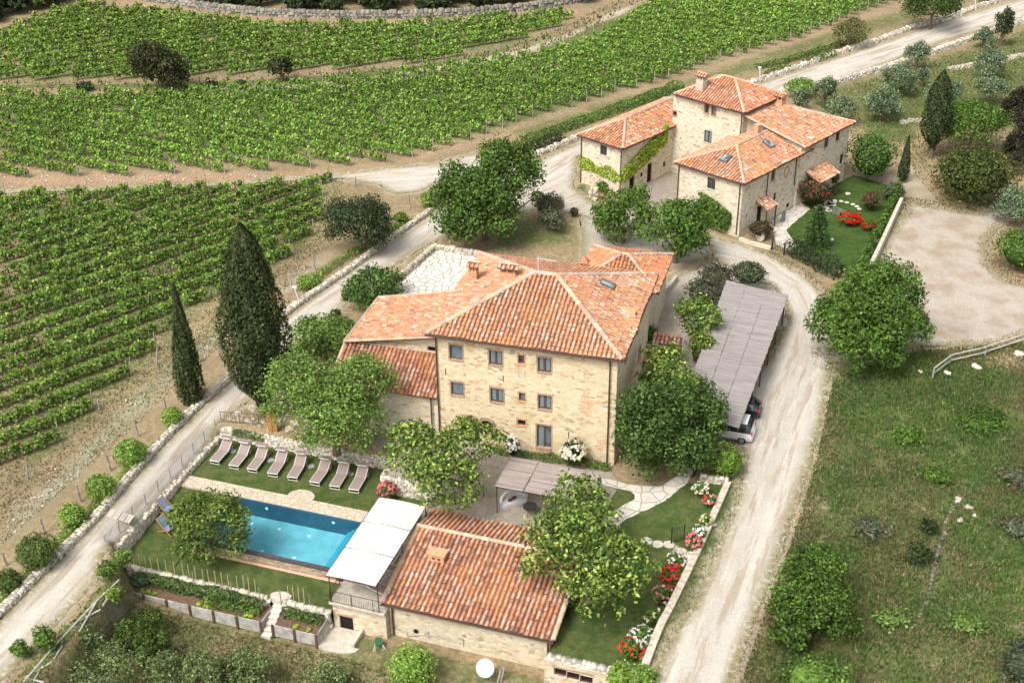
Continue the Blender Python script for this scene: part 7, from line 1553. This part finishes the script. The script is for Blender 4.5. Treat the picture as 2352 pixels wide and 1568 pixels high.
# olive grove below the pool
og = [((150, 1435, 235, 1520), 'olive', 'silvery olive tree beside the pole fence, uppermost', 2.0), ((165, 1490, 330, 1600), 'olive', 'wide silvery olive tree at the bottom left', 2.2), ((335, 1505, 420, 1590), 'olive', 'silvery olive tree at the bottom, right of the dark green shrub', 1.8), ((420, 1500, 520, 1590), 'olive', 'silvery olive tree at the bottom edge, below the middle of the long bed', 1.9), ((520, 1490, 630, 1585), 'olive', 'silvery olive tree at the bottom edge below the garden steps', 1.8), ((690, 1530, 800, 1600), 'olive', 'low olive at the bottom edge below the cellar door', 1.2)]
for b, k, l_, h_ in og: tree('olive_tree', l_, 'tree', [b], h_, k, z0=LOW, leaf=.11, lobes=22, lr=.30, spread=.80, jag=.25, dens=.55, group='olive trees below the pool garden', trunk=.13, cols=[(.18, .23, .085), (.11, .155, .05), (.26, .30, .15), (.08, .115, .035)])
tree('green_shrub', 'dark green shrubby tree with yellow green tips below the long vegetable bed', 'tree', [(262, 1418, 345, 1490), (310, 1450, 395, 1530), (300, 1400, 380, 1450)], [1.8, 1.8, 1.6], 'box', z0=LOW, leaf=.11, lobes=14, dens=.75, jag=.2, lr=.34, spread=.72, trunk=.1, cols=[(.12, .18, .03), (.06, .10, .022), (.035, .06, .018)])
tree('green_shrub', 'smaller dark green shrub at the bottom edge below the vegetable beds', 'tree', [(480, 1510, 590, 1590)], 1.2, 'box', z0=LOW, leaf=.11, lobes=12, dens=.7, jag=.2, trunk=.1, cols=[(.09, .15, .03), (.05, .085, .02), (.035, .06, .018)])
bush('low_shrub', 'low green shrub below the cellar door', 'shrub', (745, 1545, 800, 1580), 'laurel', z0=LOW, leaf=.09, hc=.4)
# meadow shrubs bottom right
tree('laurel_thicket', 'large dense dark green thicket beside the drive at the lower right', 'tree', [(1800, 1258, 1960, 1390), (1768, 1330, 1900, 1480), (1840, 1340, 1972, 1490), (1765, 1410, 1860, 1500)], [2.6, 2.0, 2.0, 1.2], 'laurel', leaf=.13, lobes=22, lr=.34, spread=.7, trunk=.14, cols=[(.095, .175, .028), (.06, .115, .02), (.14, .23, .04), (.03, .05, .014)])
bush('green_thicket', 'lighter green thicket at the bottom edge right of the drive', 'bush', (1790, 1500, 1945, 1620), 'box', leaf=.11, hc=1.0, spread=.6, lr=.5, jag=.15, cols=[(.10, .18, .035), (.14, .23, .045), (.06, .11, .025)])
bush('grey_thicket', 'dark grey shrub at the bottom right corner', 'bush', (2290, 1460, 2420, 1590), 'grey', leaf=.11, hc=1.2, spread=.6, lr=.5, jag=.15, cols=[(.075, .085, .055), (.05, .06, .035), (.11, .12, .08)])
mb = [((2050, 960, 2140, 1030), 'bright', 'patch of fresh green scrub in the rough meadow, left of the boulder heap'), ((2180, 920, 2330, 1010), 'bright', 'wide patch of fresh green scrub below the pole fence'), ((2120, 1060, 2200, 1130), 'bright', 'green scrub just above the boulder heap'), ((2110, 1170, 2160, 1250), 'dark', 'dark green scrub left of the ruined stone line'), ((2080, 1240, 2150, 1310), 'dark', 'dark green scrub halfway along the ruined stone line'), ((2290, 1060, 2380, 1130), 'grey', 'grey scrub at the right edge of the rough meadow'), ((1960, 1180, 2050, 1240), 'grey', 'grey twiggy scrub in the middle of the rough meadow')]
mb += [((2290, 1180, 2390, 1250), 'grey', 'grey twiggy scrub at the right edge, level with the boulder heap'), ((2180, 1400, 2270, 1460), 'soft', 'light green scrub at the lower right of the meadow'), ((2000, 1400, 2090, 1450), 'soft', 'light scrub right of the dense dark thicket')]
for b, k, l_ in mb: bush('meadow_scrub', l_, 'scrub', b, k, leaf=.13, hc=.28, spread=.6, lr=.55, jag=.28, core=.5, dens=.5, group='scrub in the rough meadow')
# far farmhouse planting
def climber(name, label, P_, s0, s1, zf0, zf1, n, kind, leaf=.12, depth=.18, keep=None):
    s = s0+rng.random(n)*(s1-s0); lo, hi = zf0(s), zf1(s); z = lo+rng.random(n)*(hi-lo); k = vnoise(s*1.0, z, 2.0, 6) > .25; s, z = s[k], z[k]
    pts = np.array([P_(a, b, -random.uniform(.02, depth)) for a, b in zip(s, z)]); nb_ = np.array(P_(0, 0, -1))-np.array(P_(0, 0, 0)); nr = nb_+rng.normal(0, .6, (len(s), 3)); nr[:, 2] += .4
    V, F = leaves(pts, nr, leaf*rng.uniform(.7, 1.3, len(s)), .8); m = pts.mean(0); return tag(mesh_obj(name, V, F, LEAF, base=(m[0], m[1], 0), col=pal(GREENS[kind], len(s))), label, 'climber')
Pq2 = house_P = lambda a0, b0, a1, b1: (lambda s, z, k=0.: FF.p(a0+(a1-a0)/math.hypot(a1-a0, b1-b0)*s-(b1-b0)/math.hypot(a1-a0, b1-b0)*k, b0+(b1-b0)/math.hypot(a1-a0, b1-b0)*s+(a1-a0)/math.hypot(a1-a0, b1-b0)*k, z))
climber('virginia_creeper', 'yellow green creeper climbing diagonally on the courtyard side of the left wing', house_P(-9.25, 2.65, -9.25, 17), 0, 7.6, lambda s: 1.4+s*.30, lambda s: 3.0+s*.40, 3300, 'ivy', .13, .35)
climber('virginia_creeper', 'thin yellow green creeper along the front of the left wing', house_P(-14.75, 2.65, -9.25, 2.65), -.1, 5.5, lambda s: 1.6+.15*np.sin(s), lambda s: 2.9-.15*s+.1*s+.3*np.sin(s*2), 1000, 'ivy', .12, .2)
climber('dark_creeper', 'dark green creeper covering the lower right of the front wing wall', house_P(-1.75, 2.35, 5.85, 2.35), 2.4, 6.6, lambda s: .5+0*s, lambda s: 3.6-.12*(s-2.4)**1.6, 2600, 'laurel', .15, .5)
bush('ball_bush', 'dark green ball bush beside the pillar at the left wing corner', 'bush', (1368, 412, 1396, 446), 'laurel', leaf=.11)
bush('smoke_bush', 'large dark red and green shrub against the garden side of the far farmhouse', 'shrub', (1826, 414, 1906, 476), 'red', leaf=.13, hc=1.5, spread=.55, lr=.52, jag=.15, flowers=[(.45, .05, .06)], nf=30, fs=.09)
bush('photinia', 'dark reddish shrub at the front corner of the far farmhouse', 'shrub', (1712, 502, 1778, 548), 'red', leaf=.12, hc=1.0, cols=[(.07, .06, .03), (.10, .06, .035), (.05, .055, .025)])
bush('rose_bush', 'reddish leaved bush on the far lawn near the hedge', 'shrub', (1978, 442, 2022, 486), 'red', leaf=.10, hc=1.0, spread=.5, jag=.15, flowers=[(.35, .10, .10)], nf=25, fs=.08)
bush('porch_plant', 'green climbing plant at the right post of the long porch', 'plant', (1908, 392, 1930, 425), 'laurel', leaf=.10, hc=1.0)
# small fir
fb = G(1872, 568, 0); ft = thing('fir', 'small fir with tiered branches on the far lawn', 'tree', tuple(fb)); Geo().cyl(tuple(fb), (fb[0], fb[1], 4.0), .12, .02, 7).build('trunk', TRUNK, ft, uvs=False)
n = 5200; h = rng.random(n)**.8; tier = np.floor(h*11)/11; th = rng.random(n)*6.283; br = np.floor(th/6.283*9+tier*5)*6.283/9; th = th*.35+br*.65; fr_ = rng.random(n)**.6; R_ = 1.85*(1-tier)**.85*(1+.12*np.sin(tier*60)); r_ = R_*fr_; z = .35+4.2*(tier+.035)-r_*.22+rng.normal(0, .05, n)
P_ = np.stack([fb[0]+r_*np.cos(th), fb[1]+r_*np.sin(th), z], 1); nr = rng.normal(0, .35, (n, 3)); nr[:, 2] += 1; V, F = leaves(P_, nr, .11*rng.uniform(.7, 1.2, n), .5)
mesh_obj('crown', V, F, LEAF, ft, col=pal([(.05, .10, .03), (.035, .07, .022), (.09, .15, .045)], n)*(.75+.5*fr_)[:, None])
hedge('dark_hedge', 'dark loose hedge along the drive in front of the far lawn', 'hedge', smooth_path(xy([(1815, 578), (1850, 598), (1890, 618), (1930, 640)]), 4), 1.8, 1.5, 'holm', .12, dens=1.1, rag=.4)
for q, l_ in (((1885, 588, 1912, 612), 'small yellow green ball set into the dark hedge, left one'), ((1950, 622, 1976, 646), 'small yellow green ball at the right end of the dark hedge')): bush('ball_bush', l_, 'bush', q, 'lime', leaf=.09, hc=.8)
hedge('climbing_hedge', 'light green hedge climbing along the pale garden wall', 'hedge', smooth_path([Fp(20.6, -2.0), Fp(17.4, 7.4), Fp(13.3, 19.8), Fp(12.2, 22.8)], 4), .9, 1.25, 'bright', .14, dens=.9, rag=.5)
bush('grey_shrub', 'grey green shrub at the far end of the climbing hedge', 'shrub', (2030, 415, 2082, 462), 'grey', leaf=.13, hc=.9, cols=[(.08, .11, .05), (.05, .08, .035), (.11, .14, .07)])
bush('red_flowers', 'clump of bright red flowers on the far lawn', 'flowers', (1926, 486, 1978, 520), 'laurel', leaf=.09, hc=.6, flowers=[(.50, .012, .015), (.65, .03, .03)], nf=75, fs=.11)
bush('red_flowers', 'small clump of bright red flowers right of the large red clump', 'flowers', (1978, 506, 2010, 532), 'laurel', leaf=.09, hc=.5, flowers=[(.55, .015, .02)], nf=28, fs=.11)
# hedges on the field side of the upper road
for i, (pth, wd, ht, l_) in enumerate(((([(1205, 352), (1240, 338), (1292, 322)]), 1.5, .9, 'clipped dull green hedge on the wall end behind the big lime tree'), (([(1210, 328), (1290, 300), (1400, 262), (1480, 232), (1560, 200)]), 1.8, .8, 'long low green hedge below the middle vine field, left of the far farmhouse'), (([(1758, 176), (1785, 168), (1815, 160)]), 1.2, .7, 'short clipped green hedge beside the white marker post'), (([(1848, 148), (1880, 138), (1912, 127)]), 1.2, .7, 'clipped green hedge on the wall right of the marker post hedge'), (([(1735, 158), (1800, 145), (1870, 122), (1935, 104), (1985, 88)]), 1.2, .6, 'loose green scrub along the fence above the upper road'), (([(2255, 8), (2310, -12), (2360, -30)]), 2, 1.2, 'dark hedge at the top right edge beside the upper road'))):
    hedge('roadside_hedge', l_, 'hedge', smooth_path(xy(pth), 4), wd, ht, 'laurel' if i != 0 else 'holm', .15, dens=.9, rag=.35, group='hedges along the upper road')
hedge('wall_plants', 'green plants hanging over the roadside wall between cypress and dark oak', 'ground cover', smooth_path(xy([(690, 672), (740, 630), (800, 590), (880, 545), (940, 505)]), 4), .9, .5, 'box', .11, dens=.7, rag=.5)
bush('round_shrub', 'small yellow green bush on the verge right of the big cypress', 'bush', (676, 628, 736, 664), 'box', leaf=.10, hc=.5); bush('round_shrub', 'small yellow green bush right of the dark oak', 'bush', (900, 487, 938, 515), 'lime', leaf=.11, hc=.6)
bush('round_shrub', 'dull green bush left of the big lime tree', 'bush', (962, 440, 1010, 480), 'box', leaf=.12, hc=.8)
for b, k, l_ in (((1222, 440, 1290, 505), 'grey', 'grey green shrub between the big lime tree and the stone gate pillar'), ((1230, 480, 1300, 525), 'grey', 'low grey lavender like shrub at the foot of the gate pillar'), ((1308, 478, 1332, 500), 'red', 'small reddish shrub right of the gate pillar')): bush('grey_shrub', l_, 'shrub', b, k, leaf=.12, spread=.6, lr=.5, jag=.15)
for b, l_ in (((755, 708, 785, 742), 'dark low shrub on the verge below the fig, upper one'), ((738, 738, 765, 762), 'dark low shrub on the verge below the fig, lower one')): bush('dark_shrub', l_, 'shrub', b, 'dark', leaf=.10)
bush('yard_shrub', 'green shrub against the right wall of the farmhouse beside the tile shelter', 'shrub', (1475, 745, 1515, 800), 'laurel', leaf=.12, hc=1.4)
# roses and flowers
def fl(name, label, box, z0, cols, nf, kind='laurel', fs=.11, hc=.7, **k): return bush(name, label, 'flowers', box, kind, z0=z0, leaf=.09, hc=hc, flowers=cols, nf=nf, fs=fs, **k)
PK, RD, WH, YL, CR = (.70, .22, .26), (.70, .02, .05), (.82, .78, .76), (.75, .68, .25), (.80, .74, .55)
fl('oleander', 'pink flowering bush at the foot of the patio wall, right of the sun loungers', (868, 1105, 910, 1150), -1.2, [PK, (.75, .30, .30)], 70, fs=.10)
fl('white_rose', 'cream white climbing rose against the farmhouse front, right of the door', (1288, 1012, 1348, 1070), 0, [CR, WH], 95, fs=.12, hc=1.3, kind='dark')
fl('white_rose', 'small white rose on the farmhouse front beside the arches', (1160, 1000, 1194, 1055), 0, [WH], 50, fs=.09, hc=1.2, kind='dark')
hedge('flower_border', 'mixed flower border along the foot of the farmhouse front', 'flowers', [MF.p(4.8, -.15, 0), MF.p(9, -.15, 0), MF.p(13.6, -.15, 0)], .6, .55, 'laurel', .09, dens=.8)
for q, z, c_, n_, l_ in (((1590, 1105, 1632, 1140), -.1, [WH, CR], 45, 'cream roses in the corner by the garden gate wall'), ((1612, 1135, 1645, 1160), -.15, [RD, WH, PK], 25, 'white and red roses below the corner of the garden wall'), ((1608, 1180, 1636, 1212), -.2, [YL, CR], 25, 'pale yellow roses along the garden wall'), ((1592, 1205, 1622, 1240), -.2, [WH], 35, 'white roses above the salmon pink ones'), ((1573, 1226, 1612, 1268), -.25, [(.78, .22, .25)], 55, 'salmon pink rose bush at the cross wall'), ((1530, 1262, 1585, 1312), -1.2, [WH, (.78, .60, .64)], 60, 'white and pale pink roses below the cross wall'), ((1515, 1290, 1582, 1362), -1.2, [RD], 85, 'big crimson red rose bush by the garden wall'), ((1495, 1340, 1545, 1400), -1.3, [PK, (.78, .50, .58)], 45, 'pink rose bush below the crimson one'), ((1480, 1395, 1520, 1440), -1.3, [CR], 12, 'green rose bush with few cream blooms near the wall'), ((1440, 1435, 1505, 1500), -1.3, [WH, (.80, .74, .80)], 75, 'white flowering bush near the end of the garden wall'), ((1420, 1460, 1475, 1520), -1.3, [(.72, .05, .03)], 26, 'scarlet roses on tall stems left of the white bush'), ((1468, 1490, 1500, 1530), -1.3, [RD], 28, 'deep red roses at the lower end of the garden wall')):
    fl('rose_bush', l_, q, z, c_, int(n_*.8), fs=.085, hc=.75, spread=.5, lr=.5, group='rose bushes along the garden wall', core=.6)
hedge('creeper', 'dark green creeper hanging over the sunbed wall at its road end', 'plant', [(*Sp(-18.6, 14.45), -.75), (*Sp(-17.2, 14.4), -.7), (*Sp(-16.0, 14.45), -.75)], .5, .45, 'laurel', .08)
# the wood at the top edge
parts = []
random.seed(17)
wl_ = [tuple(G(*q)[:2]) for q in [(-160, 60), (0, 42), (100, 12), (190, -12), (330, -22), (480, 2), (650, 16), (800, 22), (950, 22), (1100, 12), (1250, -6), (1330, 2), (1400, -22)]]
Pw_ = np.array(wl_); seg = np.hypot(*(Pw_[1:]-Pw_[:-1]).T); cum = np.r_[0, np.cumsum(seg)]
for row in range(4):
    for s in np.arange(0, cum[-1], 4.2):
        s_ = s+random.uniform(-1.5, 1.5); x = np.interp(s_, cum, Pw_[:, 0]); y = np.interp(s_, cum, Pw_[:, 1])+row*3.5-1.0+random.uniform(-1, 1); hh = random.uniform(.9, 1.7)+row*.9; r_ = random.uniform(2.0, 3.0)
        V, F, C, _l = blob((x, y, hh), (r_, r_, hh), 620, 'dark', .42, 6, cols=[(.024, .034, .014), (.035, .05, .02), (.018, .026, .011), (.05, .07, .026)] if random.random() < .85 else [(.07, .10, .03), (.05, .075, .025)]); parts.append((V, F, C))
V, F, C = join(parts); tag(mesh_obj('woodland', V, F, LEAF, base=(0, 205, 0), col=C), 'dark dense wood above the stone wall of the far field', 'wood', kind='stuff')
# fence along the wood
# rough grass
def tufts(name, label, poly_fn, n, xr, yr, hgt, cols, wd=.06, seed=1):
    x = rng.uniform(*xr, n); y = rng.uniform(*yr, n); k = poly_fn(x, y)&(fbm(x, y, .6, seed) > rng.uniform(.12, .5, n)); x, y = x[k], y[k]; n = len(x); z = hz(x, y)
    th = rng.random(n)*math.pi; h = hgt*rng.uniform(.5, 1.5, n); w_ = wd*rng.uniform(.6, 1.6, n); lx, ly = rng.normal(0, .35, n)*h, rng.normal(0, .35, n)*h
    V = np.stack([np.stack([x-np.cos(th)*w_, y-np.sin(th)*w_, z-.02], 1), np.stack([x+np.cos(th)*w_, y+np.sin(th)*w_, z-.02], 1), np.stack([x+lx+np.cos(th)*w_*.4, y+ly+np.sin(th)*w_*.4, z+h], 1), np.stack([x+lx-np.cos(th)*w_*.4, y+ly-np.sin(th)*w_*.4, z+h], 1)], 1).reshape(-1, 3)
    C = pal(cols, n)*(.7+.6*fbm(x, y, .25, seed+2))[:, None]; br_ = sstep(.46, .58, fbm(x, y, .07, seed+9))[:, None]; C = C*(1-br_*.7)+br_*.7*np.array([.20, .155, .085])*rng.uniform(.6, 1.3, (n, 1)); mix_ = (fbm(x, y, .18, seed+5) > .52)[:, None]; C = np.where(mix_, C, C*np.array([.75, 1.0, .75]))
    return tag(mesh_obj(name, V, np.arange(4*n, dtype=np.int32).reshape(n, 4), LEAF, col=C), label, 'grass', kind='stuff')
MEAD = gp([(1915, 860), (2010, 840), (2110, 812), (2352, 780), (2900, 760), (3300, 1700), (1660, 1700), (1740, 1450), (1815, 1250), (1868, 1080), (1895, 960)])
LGP = P_LOWG
tufts('meadow_grass', 'rough dry and green grass of the meadow right of the drive', lambda x, y: inside(MEAD, x, y), 560000, (8, 75), (42, 96), .16, [(.13, .19, .055), (.19, .21, .08), (.30, .25, .13), (.085, .14, .04), (.21, .16, .09), (.07, .11, .035)], .04, 3)
tufts('garden_grass', 'rough grass under the olive trees below the pool garden', lambda x, y: inside(LGP, x, y) & (s_b(x, y) < -2.7) & (s_a(x, y) < 16), 60000, (-36, 8), (50, 68), .14, [(.16, .17, .07), (.28, .23, .12), (.10, .14, .045), (.34, .27, .15)], .04, 5)
VERGE = gp([(0, 1255), (330, 960), (560, 745), (720, 610), (800, 560), (770, 520), (690, 580), (500, 720), (300, 900), (60, 1120), (0, 1160)])
tufts('verge_grass', 'straw coloured grass between the near vines and the road wall', lambda x, y: inside(VERGE, x, y), 60000, (-48, -10), (66, 110), .12, [(.30, .25, .12), (.18, .18, .07), (.12, .15, .05), (.36, .29, .16)], .04, 7)
OLV = gp([(1960, 330), (1950, 290), (1900, 215), (2352, 70), (2600, 120), (2600, 330), (2352, 420), (2170, 480), (2100, 400), (2060, 350), (1990, 330)])
tufts('grove_grass', 'dry grass between the olive trees of the grove', lambda x, y: inside(OLV, x, y), 60000, (30, 100), (118, 190), .16, [(.30, .22, .12), (.16, .17, .06), (.12, .15, .05), (.36, .26, .15)], .08, 9)
FLD = gp([(0, 188), (300, 188), (640, 172), (950, 150), (1118, 117), (1284, 68), (1420, 0), (1480, 0), (1340, 80), (1210, 128), (1000, 158), (760, 188), (500, 205), (0, 215)])
tufts('strip_grass', 'tall grass strip between the far and the middle vine fields', lambda x, y: inside(FLD, x, y), 40000, (-90, 60), (130, 215), .3, [(.12, .16, .07), (.28, .24, .12), (.10, .13, .05)], .12, 11)
FLD2 = gp([(0, 445), (790, 412), (770, 560), (640, 640), (500, 730), (300, 900), (0, 1180)])
tufts('field_grass', 'weeds and dry grass between the rows of the near vine field', lambda x, y: inside(FLD2, x, y), 70000, (-60, -10), (70, 140), .14, [(.14, .17, .06), (.26, .22, .11), (.10, .14, .045)], .05, 13)
# loose stones on verges and drives
def stones(name, label, poly, n, xr, yr, s0, s1, seed):
    x = rng.uniform(*xr, n); y = rng.uniform(*yr, n); k = inside(poly, x, y) & (fbm(x, y, .5, seed) > rng.uniform(.3, .6, n)); x, y = x[k], y[k]; n = len(x); z = hz(x, y)+.05
    s = rng.uniform(s0, s1, n)*rng.uniform(.5, 1, n); V = np.zeros((n, 8, 3)); q = [(-1, -1), (1, -1), (1, 1), (-1, 1)]
    for j in range(8):
        sx, sy = q[j % 4]; kk = 1 if j < 4 else .7; V[:, j, 0] = x+sx*s*kk*rng.uniform(.6, 1.2, n); V[:, j, 1] = y+sy*s*kk*rng.uniform(.6, 1.2, n); V[:, j, 2] = z+(0 if j < 4 else s*rng.uniform(.4, .9, n))
    bf = np.array([(4, 5, 6, 7), (0, 1, 5, 4), (1, 2, 6, 5), (2, 3, 7, 6), (3, 0, 4, 7)], dtype=np.int32); F = (bf[None]+np.arange(n)[:, None, None]*8).reshape(-1, 4)
    return tag(mesh_obj(name, V.reshape(-1, 3), F, DRYW, col=np.repeat(rng.uniform(.55, 1.1, (n, 1)), 5, 0)*np.ones((1, 3))), label, 'stones', kind='stuff')
DRO = gp(DRIVE); RDO = gp(ROAD_L+ROAD_R); LTO = gp(LOT)
tufts('verge_tufts', 'ragged grass and leaf litter along the edges of the turning area', lambda x, y: (lambda d: (d > -1.5) & (d < .9))(sdist(LTO, x, y)), 120000, (24, 66), (80, 135), .11, [(.14, .16, .06), (.26, .20, .11), (.30, .22, .13), (.10, .13, .04)], .045, 18)
tufts('verge_tufts', 'ragged grass along both edges of the gravel drive', lambda x, y: (lambda d: (d > -.9) & (d < .35))(sdist(DRO, x, y)), 120000, (0, 46), (45, 112), .13, [(.12, .16, .05), (.20, .19, .09), (.26, .22, .12), (.08, .12, .035)], .035, 15)
tufts('verge_tufts', 'ragged grass along the edges of the main gravel road', lambda x, y: (lambda d: (d > -.6) & (d < .25))(sdist(RDO, x, y)), 90000, (-40, 60), (50, 160), .12, [(.13, .16, .05), (.24, .20, .10), (.30, .24, .13)], .04, 16)
stones('loose_stones', 'loose pale stones along the verges and tyre tracks', VERGE, 5000, (-48, -10), (66, 110), .04, .11, 3)
stones('road_stones', 'small stones scattered over the gravel drive', gp(DRIVE), 3500, (0, 40), (45, 112), .025, .07, 4)
stones('field_stones', 'pale stones in the red soil below the middle vine field', gp([(0, 400), (430, 400), (880, 390), (790, 402), (600, 412), (0, 434)]), 5000, (-70, -5), (120, 150), .06, .14, 5)
for o in list(bpy.data.objects):
    if o.type == 'MESH' and o.parent is None and 'category' not in o and 'kind' not in o: print('UNTAGGED', o.name)
print('OBJECTS', len(bpy.data.objects), 'FACES', sum(len(o.data.polygons) for o in bpy.data.objects if o.type == 'MESH'))
